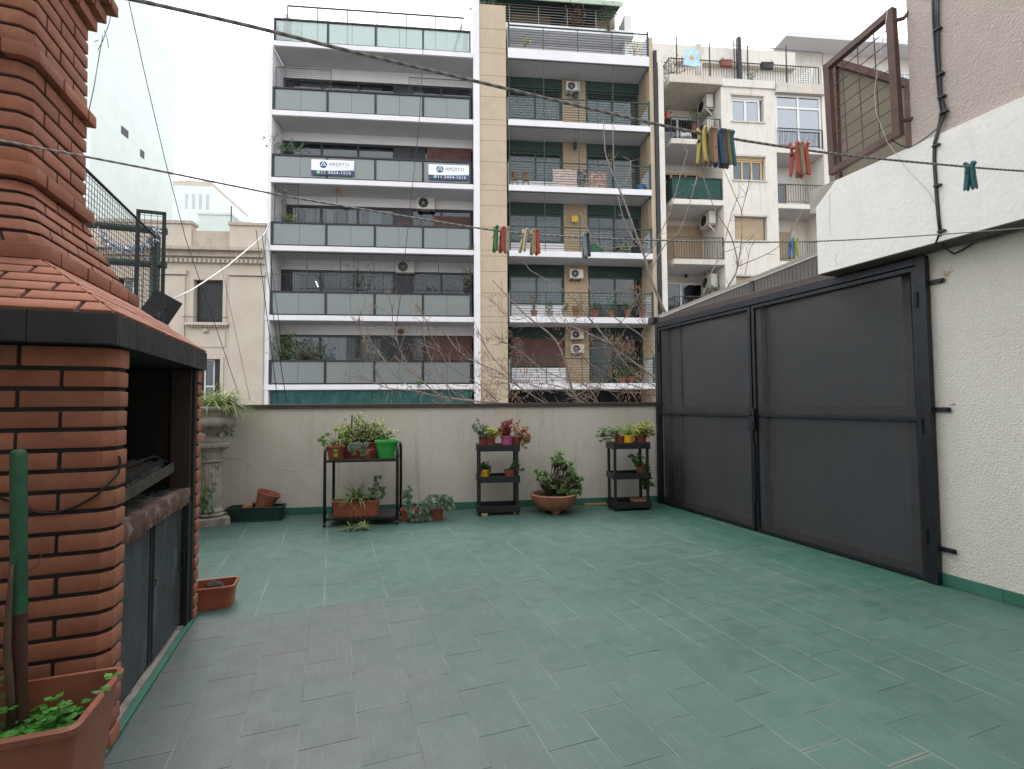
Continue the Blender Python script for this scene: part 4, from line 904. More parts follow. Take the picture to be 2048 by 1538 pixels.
for k, z in enumerate(ZT_):
    th = .24 if k < 5 else .42
    part('balcony_slab', M_wb, tb, (TX0, TX1+.02, 20., 21.75, z-th, z)); part('soffit', M_soff, tb, (TX0+.02, TX1, 20.05, Y3-.01, z-th-.012, z-th-.001))
    rl = MB(); xs = [TX0+.03]+[bx(u) for u in (1090, 1160, 1230)]+[TX1-.03]
    for x in xs[1:-1]: rl.box(x-.014, x+.014, 20.04, 20.07, z, z+1.0)
    rl.box(TX0, TX1, 20.03, 20.08, z+1.0, z+1.04)
    rl = rl.obj('railing', M_grn, tb)
    for i in range(8): part('rail_bar', M_grn, rl, (TX0+.05, TX1-.03, 20.045, 20.063, z+.12+.108*i, z+.138+.108*i))
    for x in (TX0, TX1-.05): part('end_post', M_grn, rl, (x, x+.07, 20.02, 20.09, z-.03, z+1.12))
    for x in (TX0-.02, TX1+.0): part('side_panel', M_wb, rl, (x, x+.02, 20.1, 21.1, z+.02, z+1.0))
    if k == 5: continue
    top = ZT_[k+1]-(.24 if k < 4 else .42)-.013
    part('brick_wall', M_tanb, tb, (vx[1], vx[2], Y3, Y3+.3, z, top)); part('brick_wall', M_tanb, tb, (vx[3], TX1+.03, Y3, Y3+.3, z, top))
    part('side_brick_wall', M_tanb, tb, (TX1-.02, TX1+.028, 20.3, Y3-.001, z+1.01, top)) if k > 1 else None
    zb = top-.46
    part('shutter_box', M_grnbox, tb, (vx[0]-.1, vx[1], Y3+.02, Y3+.3, zb, top)); part('shutter_box', M_grnbox, tb, (vx[2], vx[3], Y3+.02, Y3+.3, zb, top))
    part('parapet_panel', M_wb, tb, (vx[0]-.1, vx[1], Y3, Y3+.25, z, z+.72))
    w = window(tb, vx[0]-.05, vx[1]-.02, z+.74, zb, Y3+.08, 2, M_grn, M_glass, .08); window(tb, vx[2]+.02, vx[3]-.02, z+.02, zb, Y3+.08, 2, M_grn, M_glass, .08)
    if k == 0: slats(tb, vx[0], vx[1]-.06, z+.8, zb-.02, Y3+.045, M_blind)
    else:
        part('blind', M_blind, tb, (vx[0], vx[1]-.06, Y3+.2, Y3+.22, zb-.25, zb)); part('blind', M_blind, tb, (vx[2]+.1, vx[3]-.06, Y3+.2, Y3+.22, zb-(.2 if k > 2 else .6), zb))
        curtain(tb, vx[0], vx[1]-.1, z+.8, zb-.2, Y3+.3, M_curt, .02); curtain(tb, vx[2]+.1, vx[2]+1.3 if k < 3 else vx[3]-.1, z+.05, zb-.15, Y3+.3, M_curt, .02)
    if k == 0: curtain(tb, vx[2]+.1, vx[2]+1.1, z+.05, zb-.1, Y3+.3, M_curt, .02)
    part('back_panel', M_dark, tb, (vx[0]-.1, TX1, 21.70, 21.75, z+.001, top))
    if k >= 2:
        nt = MB(); wiregrid(nt, TX0+.05, TX1-.05, z+1.05, top, 20.05, .1, .005); nt.obj('safety_net', M_grn, tb, kind='stuff')
        part('net_post', M_grn, tb, (TX0+.02, TX0+.05, 20.03, 20.06, z+1.13, top))
        for x in xs[1:-1]: part('net_post', M_grn, tb, (x-.012, x+.012, 20.035, 20.06, z+1.045, top))
        part('net_rail', M_grn, tb, (TX0, TX1, 20.03, 20.055, top-.03, top-.001))
        g = MB(); g.box(TX1-.03, TX1-.015, 20.06, 21.1, top-.03, top); g.obj('net_rail', M_grn, tb)
# penthouse
zp = ZT_[-1]; ys = 22.6
part('penthouse_slab', M_wb, tb, (TP0+.02, TX1+.1, 22.0, 24, bz(1100, 62, 22.), bz(1100, 62, 22.)+.28)); zq = bz(1100, 62, 22.)+.28
part('setback_wall', M_soff, tb, (TP0, TX1+.1, 22.8, 23, zp, zq-.29)); part('penthouse_wall', M_tanb, tb, (TP0, TX1-.3, 23.6, 24, zq, zq+2.6))
for i, (a, b_) in enumerate(((bx(1003, 23.5), bx(1023, 23.5)), (bx(1106, 23.5), bx(1195, 23.5)))): part('dark_window', M_dark, tb, (a, b_, 23.52, 23.598, zq+.2, zq+1.75))
rl = MB(); xe = bx(1254, 22.05)
for i in range(6): x = TP0+.1+(xe-TP0-.1)*i/5; rl.box(x-.015, x+.015, 22.03, 22.06, zq, zq+.9)
for i in range(7): rl.box(TP0+.1, xe, 22.035, 22.055, zq+.12+.13*i, zq+.135+.13*i)
rl.obj('railing', pm('grey_rail', '#83807c', rough=.5), tb)
part('end_chimney', M_wb, tb, (bx(1255, 22.3), bx(1270, 22.3), 22.3, 23.2, zp+.3, zq+1.0))
zaw = bz(1100, 8, 22.2)
m = MB(); xa, xb = TP0+.1, bx(1253, 21.7); m.hexa([(xa, 21.75, zaw-.1), (xb, 21.75, zaw-.1), (xb, 23.6, zaw+.55), (xa, 23.6, zaw+.55), (xa, 21.75, zaw-.06), (xb, 21.75, zaw-.06), (xb, 23.6, zaw+.59), (xa, 23.6, zaw+.59)])
o = m.obj('awning', pm('awning_green_cloth', '#16302c', '#1d3a35', 4, rough=.8), None, None, B, (4, 22, zaw)); tag(o, 'dark green awning over the penthouse terrace of the tan building', 'awning')
m = MB(); m.box(xa, xb, 21.70, 21.748, zaw-.26, zaw-.03); v_ = m.obj('valance', pm('pale_green_valance', '#9fb09a', '#aab9a5', rough=.8), o)
for u, v, k, lab in ((1133, 180, 4, 'air conditioner above the lantern on the netted top balcony of the tan building'), (1140, 556, 1, 'air conditioner under the bicycle balcony of the tan building'), (1142, 678, 0, 'upper of two stacked air conditioners low on the tan building'), (1143, 706, 0, 'lower of two stacked air conditioners low on the tan building')):
    x, z = bp(u, v, 20.8); ac_unit(lab, x, 20.8, z, s=.72 if k else .68)
x, z = bp(1056, 243, 20.75); ac_unit('air conditioner standing on the floor of the netted top balcony', x, 20.75, ZT_[4]+.06, s=.75)
# lanterns
for u, v, y, lab in ((1150, 292, 20.95, 'black wall lantern between the netted windows of the tan building'), (1151, 192, 20.95, 'small black lantern under the air conditioner on the tan building'), (1372, 549, 21.6, 'black globe lantern above the lowest cream building balcony')):
    x, z = bp(u, v, y); t = thing('wall_lantern', lab, 'lantern', B, (x, y, z)); m = MB(); m.lathe([(.03, -.16), (.07, -.12), (.09, .06), (.02, .16)], 6, (x, y, z)); m.obj('glass_body', M_blk, t); m = MB(); m.lathe([(.12, .06), (.08, .12), (.01, .2)], 6, (x, y, z)); m.obj('cap', M_blk, t); part('arm', M_blk, t, (x-.015, x+.015, y, y+.22, z+.1, z+.13))
# ---------------------------------------------------------------- cream apartment building
cr = thing('cream_apartment_building', 'weathered cream apartment building with small iron-railed balconies on the right', 'building', B, (12, 21, GZ))
CX = [bx(u) for u in (1319, 1332, 1345, 1447, 1556, 1650, 1664)]
CL = [(bz(1345, v)) for v in (637, 517, 397, 276)]; CR = bz(1345, 151)
part('core', M_dark, cr, (CX[0], CX[6], 22.0, 31, GZ, CR-.4)); part('left_pier', M_cream, cr, (CX[0]+.05, CX[1], 20.02, 22.2, GZ, CR+.6))
part('recess_wall', M_cream, cr, (CX[1], CX[3], 21.85, 21.99, GZ, CR-.36)); 
part('right_wall', M_cream, cr, (CX[5]+.01, CX[6], 20.0, 22, GZ, CR-.3)); part('right_recess_wall', M_cream, cr, (CX[4], CX[5]+.01, 21.3, 21.99, GZ, CR-.5))
wins = [(bz(1467, 190), bz(1530, 245), 'alu'), (bz(1470, 312), bz(1533, 362), 'wood'), (bz(1473, 432), bz(1537, 482), 'shut'), (bz(1475, 552), bz(1537, 602), 'shut')]
wa, wb_ = bx(1468), bx(1533)
zprev = CR-.36
part('bay_wall', M_cream, cr, (CX[3], wa, 20.0, 21.99, GZ, CR-.36)); part('bay_wall', M_cream, cr, (wb_, CX[4], 20.0, 21.99, GZ, CR-.36))
for zt, zb, kd in wins:
    part('bay_wall', M_cream, cr, (wa, wb_, 20.0, 21.99, zt, zprev)); zprev = zb
    part('window_lintel', M_creamd, cr, (wa-.03, wb_+.03, 19.97, 19.998, zt, zt+.09)); part('window_sill', M_creamd, cr, (wa-.05, wb_+.05, 19.95, 20.1, zb-.06, zb-.001))
    part('window_back', M_dark, cr, (wa, wb_, 20.6, 20.62, zb, zt))
    if kd == 'alu': window(cr, wa+.02, wb_-.12, zb, zt-.1, 20.12, 2, M_wal, M_glassr, .09); part('shutter_box', M_wal, cr, (wa, wb_, 20.1, 20.2, zt-.1, zt))
    elif kd == 'wood': window(cr, wa+.01, wb_-.08, zb, zt-.12, 20.15, 3, M_woodf, M_glass, .07); part('shutter_box', M_woodf, cr, (wa, wb_, 20.12, 20.22, zt-.12, zt)); curtain(cr, wa+.05, wb_-.1, zb+.05, zt-.15, 20.35, M_curtg)
    else: slats(cr, wa+.01, wb_-.08, zb, zt-.02, 20.15, M_tanblind, .055)
part('bay_wall', M_cream, cr, (wa, wb_, 20.0, 21.99, GZ, zprev))
# roof slab with flaking edge
part('roof_slab', M_creamd, cr, (CX[2]-.05, CX[3]+.05, 19.9, 22.5, CR-.34, CR)); part('roof_slab', M_cream, cr, (CX[3]+.06, CX[4]-.01, 19.93, 22.5, CR-.36, CR-.02)); part('roof_slab', M_creamd, cr, (CX[4], CX[5]+.1, 19.88, 22.5, CR-.52, CR-.08))
def barrail(par, x0, x1, z0, h, y, left=True, p=.115, y1=21.8):
    m = MB(); m.box(x0, x1, y, y+.03, z0+h-.03, z0+h); m.box(x0, x1, y+.004, y+.024, z0+.06, z0+.08); x = x0
    while x < x1-.01: m.box(x, x+.014, y+.007, y+.021, z0+.08, z0+h-.03); x += p
    m.box(x1-.02, x1, y, y+.03, z0, z0+h)
    if left:
        m.box(x0-.001, x0+.03, y+.031, y1, z0+h-.03, z0+h); yy = y+p
        while yy < y1: m.box(x0+.007, x0+.02, yy, yy+.014, z0+.02, z0+h-.03); yy += p
        m.box(x0-.002, x0+.028, y-.002, y+.028, z0, z0+h-.031)
    return m.obj('railing', M_blk, par)
for i, z in enumerate(CL):
    part('balcony_slab', M_creamd if i in (1, 3) else M_cream, cr, (CX[2], CX[3]-.002, 20.0, 21.84, z-.22, z)); part('soffit', M_soff, cr, (CX[2]+.02, CX[3]-.01, 20.05, 21.83, z-.232, z-.221))
    barrail(cr, CX[2]+.03, CX[3]-.03, z, .98, 20.04)
    xa, xb = CX[2]+.0, bx(1402, 21.8)
    zt = z+2.0
    if i == 1: slats(cr, xa, xb, z+.02, zt+.1, 21.80, M_tanblind, .06)
    else:
        part('door_back', M_dark, cr, (xa, xb, 21.83, 21.845, z+.02, zt)); window(cr, xa, xb, z+.02, zt, 21.76, 2 if i != 2 else 3, M_wal if i != 2 else M_woodf, M_glass, .1)
m = MB(); xa, xb = CX[2]+.01, CX[3]-.01; z = CL[2]; n = 40      # green cloth tied behind a railing
P = [(xa, 21.7-1.62*i/12) for i in range(13)]+[(xa+(xb-xa)*i/n, 20.085+.012*math.sin(i*1.3)) for i in range(1, n+1)]
for a, b_ in zip(P[:-1], P[1:]): m.quad((a[0]+.04, a[1], z+.1), (b_[0]+.04, b_[1], z+.1), (b_[0]+.04, b_[1], z+.96), (a[0]+.04, a[1], z+.96))
tag(m.obj('balcony_screen', pm('green_screen_cloth', '#1f4a43', '#28574f', 5, rough=.85), None, 180, B, (xa, 20.1, z)), 'dark green cloth screen tied along a cream building balcony', 'cloth')
# right bay: enclosed glass balcony, then open ones
ez = [bz(1560, 296), bz(1562, 407), bz(1563, 522)]
for i, z in enumerate(ez):
    part('balcony_slab', M_cream, cr, (CX[4]+.005, CX[5]+(.05 if i == 0 else 0), 20.0, 21.3, z-.2, z)); part('soffit', M_soff, cr, (CX[4]+.02, CX[5], 20.05, 21.29, z-.212, z-.201))
    barrail(cr, CX[4]+.06, CX[5]-.02, z+.05, .85, 19.96 if i == 0 else 20.03, False)
zt = CR-.53
window(cr, CX[4]+.03, CX[5]-.01, ez[0]+.0, zt, 20.06, 2, M_wal, M_glassr, .09, rails=(zt-.62,))
curtain(cr, CX[4]+.1, CX[5]-.1, ez[0]+.1, zt-.1, 20.35, M_curtg, .05, .3)
part('shutter_box', M_soff, cr, (CX[4]+.02, CX[4]+1.5, 21.2, 21.298, ez[0]-1.0, ez[0]-.45)); window(cr, CX[4]+.15, CX[4]+1.3, ez[1]+.02, ez[0]-1.0, 21.2, 2, M_woodf, M_glass, .08)
part('door_back', M_dark, cr, (CX[4]+.15, CX[4]+1.3, 21.27, 21.295, ez[1]+.02, ez[0]-1.0))
slats(cr, CX[4]+.02, CX[4]+1.45, ez[2]+.02, ez[1]-.8, 21.24, M_tanblind, .055)
for z in (ez[1]+1.75, ez[2]+1.65):
    gl_ = part('vent_grille', M_wal, cr, (CX[4]+.03, CX[4]+.32, 20.9, 21.2, z, z+.5))
    for q in range(6): part('vent_slot', M_dalu, gl_, (CX[4]+.06, CX[4]+.29, 20.89, 20.899, z+.04+q*.075, z+.08+q*.075))
# roof terrace
barrail(cr, bx(1343, 20.1), CX[5], CR-.03, .9, 20.1, True, .12, 22.4)
for u, v0 in ((1352, 72), (1418, 88), (1467, 82), (1494, 92), (1571, 92)):
    x, z = bp(u, v0, 20.2); part('post', M_blk, cr, (x-.02, x+.02, 20.16, 20.2, CR+.001, z))
m = MB(); m.tube([B.hy(u, v, 20.15) for u, v in ((1338, 78), (1420, 87), (1500, 93), (1560, 98), (1645, 106))], .012, 5); m.tube([B.hy(u, v, 20.15) for u, v in ((1385, 92), (1449, 54), (1450, 90))], .012, 5); m.tube([B.hy(u, v, 20.15) for u, v in ((1645, 106), (1646, 140))], .012, 5); m.obj('line_frame', M_blk, cr)
part('setback_wall', M_cream, cr, (CX[0]-.2, bx(1600, 23.5), 23.5, 24.2, CR-.3, bz(1340, 88, 23.5))); part('setback_ledge', M_creamd, cr, (bx(1360, 23.2), bx(1600, 23.2), 23.2, 23.5, bz(1450, 128, 23.2), bz(1450, 122, 23.2)))
part('roof_pillar', M_creamd, cr, (bx(1401, 21), bx(1411, 21), 21, 21.2, CR, bz(1406, 88, 21)))
part('chimney_stack', M_dalu, cr, (bx(1484, 23), bx(1491, 23), 23, 23.2, CR, bz(1487, 74, 23))); 
m = MB(); xa, xb = bx(1572, 21.4), bx(1632, 21.4); m.hexa([(xa-.5, 21, CR), (xb-.6, 21, CR), (xb-.6, 22.6, CR), (xa-.5, 22.6, CR), (xb-.3, 21, CR+1.5), (xb-.2, 21, CR+1.5), (xb-.2, 22.6, CR+1.5), (xb-.3, 22.6, CR+1.5)]); sk = m.obj('lean_to', M_wal, cr)
for i in range(14):
    zq = CR+.05+i*.1; xq = xa-.5+(xb-.3-xa+.5)*(zq-CR)/1.5; part('louvre', M_wal, sk, (xq-.02, xb-.62+.3*(zq-CR)/1.5, 20.97, 20.998, zq, zq+.07))
part('roof_door', M_dalu, cr, (bx(1622, 22.8), bx(1640, 22.8), 22.75, 22.85, CR, CR+1.9))
o = MB(); w0 = bx(1372, 20.3); z = bz(1385, 140, 20.3)      # shirt on the railing
sh = [(.0, .75), (.16, .82), (.3, .7), (.44, .82), (.6, .75), (.66, .2), (.74, .05), (.38, 0), (-.12, .05), (-.04, .2)]
m = MB(); m.rings([[(w0+a, 20.08+.02*math.sin(a*9), z+b_) for a, b_ in sh], [(w0+a, 20.095+.02*math.sin(a*9), z+b_) for a, b_ in sh]]); st = thing('hanging_shirt', 'light blue shirt with orange emblem hung on the roof railing', 'shirt', B, (w0, 20.08, z)); m.obj('cloth', pm('light_blue_cloth', '#9cc0dc', '#b4d0e4', 4, rough=.9), st)
m = MB(); m.add([(w0+.3, 20.055, z+.4)]+[(w0+.3+.09*math.cos(a), 20.055, z+.4+.09*math.sin(a)) for a in np.linspace(0, 6.28, 13)[:-1]], [(0, i+1, (i+1) % 12+1) for i in range(12)]); m.obj('emblem', pm('orange_print', '#d9963f', rough=.8), st)
for u, v, k, lab in ((1405, 214, 's', 'air conditioner on brackets high beside the cream building bay'), (1410, 447, 's', 'air conditioner beside the tan shutter on the cream building'), (1415, 262, 's', 'lower air conditioner beside the white-chair balcony'), (1420, 574, 's', 'lowest air conditioner beside the cream bay behind branches')):
    x, z = bp(u, v, 20.5); ac_unit(lab, CX[3]-.42, 20.45, z, 'side', s=1.05)
# white chair on a balcony
x, z = bx(1376, 20.7), CL[3]; t = thing('balcony_chair', 'white plastic chair on the upper cream building balcony', 'chair', B, (x, 20.7, z))
m = MB(); m.lathe([(.05, .42), (.24, .42), (.25, .46), (.05, .46)], 12, (x, 20.7, z)); m.obj('seat', M_wal, t); m = MB(); m.rings([[(x+.25*math.cos(a), 20.7+.25*math.sin(a), z+h) for a in np.linspace(.3, 2.84, 9)]+[(x+.23*math.cos(a), 20.7+.23*math.sin(a), z+h) for a in np.linspace(2.84, .3, 9)] for h in (.46, .66, .8)]); m.obj('backrest', M_wal, t)
for a in (.6, 2.2, 3.9, 5.5): m = MB(); m.tube([(x+.18*math.cos(a), 20.7+.18*math.sin(a), z+.42), (x+.26*math.cos(a), 20.7+.26*math.sin(a), z)], .015, 6); m.obj('leg', M_wal, t)

# ---------------------------------------------------------------- old beige house
hs_ = thing('beige_house', 'old beige plastered house with dentil cornice and black louvred shutters', 'house', B, (-11, 21, GZ))
HX0, HX1 = -15.2, XL-.165
zct, zcb, zpt = bz(430, 500), bz(430, 527), bz(430, 462)
wl = [(bx(392), bx(450), bz(420, 645), bz(420, 560)), (bx(398), bx(447), bz(420, 830), bz(420, 718)), (bx(232), bx(282), bz(260, 640), bz(260, 556))]
cols = sorted({HX0, HX1, *[w[0] for w in wl], *[w[1] for w in wl]})
part('wall', M_beige, hs_, (HX0, wl[2][0], 20, 20.4, GZ, zcb)); part('wall', M_beige, hs_, (wl[2][1], wl[0][0], 20, 20.4, GZ, zcb)); part('wall', M_beige, hs_, (wl[0][1], HX1, 20, 20.4, GZ, zcb))
part('wall', M_beige, hs_, (wl[2][0], wl[2][1], 20, 20.4, wl[2][3], zcb)); part('wall', M_beige, hs_, (wl[2][0], wl[2][1], 20, 20.4, GZ, wl[2][2]))
part('wall', M_beige, hs_, (wl[0][0], wl[0][1], 20, 20.4, wl[0][3], zcb)); part('wall', M_beige, hs_, (wl[0][0], wl[0][1], 20, 20.4, wl[1][3], wl[0][2])); part('wall', M_beige, hs_, (wl[0][0], wl[0][1], 20, 20.4, GZ, wl[1][2]))
part('core', M_dark, hs_, (HX0, HX1, 20.6, 26, GZ, zct)); part('flat_roof', M_conc, hs_, (HX0, HX1, 20.2, 26, zct, zct+.1))
part('cornice', M_beiged, hs_, (HX0, HX1, 19.55, 20.3, zct-.12, zct)); part('cornice', M_beiged, hs_, (HX0, HX1, 19.75, 20.3, zct-.32, zct-.121)); part('cornice', M_beige, hs_, (HX0, HX1, 19.9, 20.3, zcb+.001, zct-.321))
x = HX0+.05
while x < HX1-.1: part('dentil', M_beige, hs_, (x, x+.085, 19.82, 19.8995, zcb-.0, zcb+.13)); x += .17
part('parapet', M_beiged, hs_, (HX0, HX1, 20.0, 20.25, zct+.001, zpt))
for a, b_, e in ((HX0, bx(386), .22), (bx(462), HX1, .22)): part('parapet_block', M_beige, hs_, (a, b_, 19.93, 20.3, zct+.002, zpt+e)); part('parapet_cap', M_beiged, hs_, (a-.05, b_+.05, 19.87, 20.35, zpt+e+.001, zpt+e+.12))
for xa, xb in ((bx(330), bx(375)), (bx(464), HX1-.02), (bx(205), bx(222))):
    part('pilaster', M_beige, hs_, (xa, xb, 19.94, 19.999, GZ, bz(420, 553))); part('capital', M_beige, hs_, (xa-.06, xb+.06, 19.88, 19.998, bz(420, 551), bz(420, 542)))
for i, (xa, xb, zb, zt) in enumerate(wl):
    part('window_surround', M_beige, hs_, (xa-.14, xa, 19.96, 19.999, zb, zt+.1)); part('window_surround', M_beige, hs_, (xb, xb+.12, 19.96, 19.999, zb, zt+.1)); part('window_surround', M_beige, hs_, (xa, xb, 19.96, 19.999, zt, zt+.1))
    if i == 0: slats(hs_, xa+.05, xb-.02, zb, zt, 20.2, M_dalu, .055, 'louvred_shutter')
    else:
        slats(hs_, (xa+xb)/2+.15, xb-.02, zb, zt, 20.2, M_dalu, .055, 'louvred_shutter'); slats(hs_, xa, xa+.18, zb, zt, 20.2, M_dalu, .055, 'louvred_shutter'); window(hs_, xa+.19, (xa+xb)/2+.14, zb, zt, 20.25, 1, M_wal, M_glass, .06, rails=((zb+zt)/2,))
    part('sill', M_beige, hs_, (xa-.25, xb+.25, 19.8, 20.05, zb-.12, zb-.02)); 
    x = xa-.2
    while x < xb+.15: part('sill_dentil', M_beiged, hs_, (x, x+.05, 19.84, 19.93, zb-.19, zb-.121)); x += .1
    part('window_rail', M_blk, hs_, (xa-.3, xb+.28, 19.78, 19.8, zb+.16, zb+.185)); part('apron_panel', M_beige, hs_, (xa-.1, xb+.1, 19.97, 19.999, zb-.95, zb-.3))
m = MB(); c = (bx(418), 19.93, bz(418, 662)); m.lathe([(.03, -.09), (.1, -.05), (.1, .04), (.03, .09)], 10, c); m.obj('rosette', M_beiged, hs_)
t = thing('roof_cabin', 'pale rendered cabin on the flat roof of the beige house', 'cabin', B, (bx(430, 24), 24, zct+.1)); part('wall', M_pale, t, (bx(397, 24), bx(463, 24), 24, 25.5, zct+.101, bz(430, 430, 24))); part('roof', M_pale, t, (bx(396, 24), bx(464, 24), 23.95, 25.55, bz(430, 430, 24)+.001, bz(430, 430, 24)+.1)); m = MB(); m.tube([(bx(463, 23.9), 23.9, zct), (bx(463, 23.9), 23.9, bz(463, 412, 23.9))], .025, 6); m.obj('mast', M_blk, t)
# bougainvillea wreath of white tinsel on the pipe railing (hung garland)
m = MB()
for i in range(420):
    s = i/420; u = 197+120*s; vv = 452+48*math.sin(math.pi*min(1, max(0, s)))**.5; p = T.hy(u, vv, 6.25); d = Vector((U(-1, 1), U(-.6, .6), U(-1, 1))).normalized()*.06
    w = d.orthogonal().normalized()*.004; p = Vector(tuple(p)); m.quad(p-w, p+w, p+d+w, p+d-w)
tag(m.obj('tinsel_garland', pm('silver_tinsel', '#c8ccd6', rough=.25, metal=.6), None, None, T, tuple(T.hy(255, 500, 6.25))), 'silver tinsel garland draped behind the wire fence', 'garland')

# ---------------------------------------------------------------- tall pale building, distant blocks
tl = thing('tall_pale_building', 'tall pale green-white blank party wall rising above the beige house', 'building', B, (-19, 23, GZ))
PXW = B.hy(182, 250, 20)[0]-.2
yA = B.hx(310, 30, PXW)[1]; zA = B.hx(310, 48, PXW)[2]; yB = B.hx(350, 200, PXW)[1]; zB = B.hx(350, 125, PXW)[2]
prof = [(20.3, GZ), (yB, GZ), (yB, zB), (yA, zA), (yA, 34), (20.3, 34)]
m = MB(); m.rings([[(PXW, y, z) for y, z in prof], [(PXW-11, y, z) for y, z in prof]]); m.obj('party_wall', M_pale, tl)
for ua, va, ub, vb in ((243, 247, 257, 271), (281, 294, 289, 309)):
    a = B.hx(ua, va, PXW+.01); b_ = B.hx(ub, vb, PXW+.01); part('air_vent', M_dalu, tl, (PXW+.001, PXW+.01, a[1], b_[1], a[2]-.42, a[2]-.08))
for y0, lab, u0, u1, vt in ((46, 'distant pale classical building between the party wall and the white block', 352, 425, 352),):
    t = thing('distant_building', lab, 'building', B, (bx(390, y0), y0, GZ)); part('wall', M_pale, t, (bx(u0, y0)-4, bx(u1, y0), y0, y0+10, GZ, bz(390, vt+20, y0))); part('attic', M_beige, t, (bx(u0, y0)-4, bx(u1-15, y0), y0+1, y0+9, bz(390, vt+20, y0), bz(390, vt, y0)))
    for k in range(4): part('window', M_soff, t, (bx(u0+18+14*k, y0), bx(u0+24+14*k, y0), y0-.02, y0-.001, bz(390, vt+66, y0), bz(390, vt+36, y0)))  # pale window colour stands in for glare washing out the distance
y0 = 27; t = thing('far_right_building', 'far white building with overhanging roof slab behind the rusty grille', 'building', B, (bx(1720, y0), y0, GZ))
part('wall', M_cream, t, (bx(1600, y0), bx(1930, y0), y0, y0+8, GZ, bz(1700, 112, y0))); part('roof_slab', M_wb, t, (bx(1555, y0), bx(1930, y0)+2, y0-1.2, y0+8, bz(1700, 112, y0)+.001, bz(1700, 112, y0)+.3))
for k in range(4): xq = bx(1650+50*k, y0); window(t, xq, xq+1.1, bz(1700, 190, y0), bz(1700, 140, y0), y0-.07, 2, M_wal, M_glassr, .08)
# ================================================================== PLANTS, CARTS, LINES
def veg(name, c1, c2, rough=.5, tr=.25):
    if name in MATS: return MATS[name]
    t = NT(name); v = t.pos(); col = t.mix(t.ramp(t.noise(v, 26, 3), .35, .65), c1, c2); col = t.bright(col, t.ramp(t.noise(v, 9, 2), .3, .7, .75, 1.2))
    t.set(col, rough); t.p.inputs['Transmission Weight'].default_value = 0
    tl = t.n('BsdfTranslucent'); t.l(col, tl.inputs[0]); mx = t.n('MixShader'); mx.inputs[0].default_value = tr
    t.l(t.p.outputs[0], mx.inputs[1]); t.l(tl.outputs[0], mx.inputs[2]); t.l(mx.outputs[0], t.out.inputs[0]); MATS[name] = t.m; return t.m
V_grey = veg('grey_green_leaf', '#546f5a', '#869f86'); V_mid = veg('mid_green_leaf', '#3f6a34', '#648c4a'); V_dark = veg('dark_green_leaf', '#2b4a2a', '#456a3c')
V_lime = veg('lime_green_leaf', '#79a03c', '#a3bf5c'); V_yel = veg('yellow_green_leaf', '#9aa04a', '#c0bd72'); V_var = veg('variegated_leaf', '#7f9450', '#d0d3a4'); V_red = veg('red_succulent_leaf', '#7c2f33', '#b0625a')
V_pink = veg('peach_leaf', '#b3806a', '#c2a678'); V_aeo = veg('aeonium_leaf', '#4c693f', '#87a06a'); V_clov = veg('clover_leaf', '#2f6b28', '#5b9a40'); V_dry = veg('dry_leaf', '#76563a', '#93704c'); V_oran = veg('dry_orange_leaf', '#b07a48', '#cf9a68')
M_stem = pm('green_brown_stem', '#5a5238', '#6d6446', 20, rough=.8); M_bark = pm('grey_bark', '#766b65', '#8d827b', 9, rough=.9, bump=.3, c3='#5b4b41', f3=(.5, .7)); M_woody = pm('brown_bark', '#4a3a2e', '#5d4b3c', 12, rough=.9, bump=.4)
M_soil = pm('potting_soil', '#2a211b', '#40342b', 20, rough=1, bump=1, bscale=60)
M_terra = pm('terracotta_plastic', '#8a4733', '#94513b', 3, rough=.5, c3='#9c6350', s3=9, f3=(.6, .85)); M_terrad = pm('dull_red_plastic', '#6f342a', '#7a3c30', 3, rough=.55); M_clay = pm('weathered_clay', '#8d5b44', '#9c6c54', 4, rough=.85, bump=.3, c3='#74513f', f3=(.5, .75))
M_pgreen = pm('bright_green_plastic', '#2f9a45', '#36a34c', 2, rough=.4); M_pyel = pm('yellow_plastic', '#d9a51c', '#e0ae28', 2, rough=.4); M_ppink = pm('pink_plastic', '#a84f78', '#b05a82', 2, rough=.45); M_dkgreen = pm('dark_green_plastic', '#12312a', '#173a32', 3, rough=.45)
M_black = pm('black_plastic', '#17181b', '#1f2023', 4, rough=.45, bump=.05); M_blackt = pm('black_enamel_tube', '#151619', '#1f2023', 6, rough=.4)
M_stone = pm('cast_stone', '#8d877d', '#a29c92', 6, rough=.95, bump=.5, bscale=50, c3='#5f5a50', s3=9, f3=(.5, .72)); M_wood = pm('raw_wood', '#8d7458', '#a08768', 8, rough=.8, stretch=(1, 8, 8))
R3 = lambda: Vector((U(-1, 1), U(-1, 1), U(-1, 1)))
def leaf(m, b, d, L, w, up=Vector((0, 0, 1)), fold=.25, droop=.0):
    b = Vector(tuple(b)); d = d.normalized(); s = d.cross(up)
    s = s.normalized() if s.length > 1e-4 else Vector((1, 0, 0)); n = s.cross(d)
    mid = b+d*L*.5; tip = b+d*L-Vector((0, 0, droop*L))
    m.add([b, mid+s*w*.5+n*w*fold, tip, mid-s*w*.5+n*w*fold, mid], [(0, 1, 4), (1, 2, 4), (0, 4, 3), (4, 2, 3)])
def strap(m, b, az, el, L, w, arch=1.6, n=7):
    p = Vector(tuple(b)); e = el; s = Vector((-math.sin(az), math.cos(az), 0)); row = []
    for i in range(n+1):
        t = i/n; ww = w*(1-t**2.2)*(.55+.45*min(1, t*4)); row.append((p-s*ww/2, p+s*ww/2))
        p = p+Vector((math.cos(az)*math.cos(e), math.sin(az)*math.cos(e), math.sin(e)))*L/n; e -= arch/n
    for a, b_ in zip(row[:-1], row[1:]): m.quad(a[0], a[1], b_[1], b_[0])
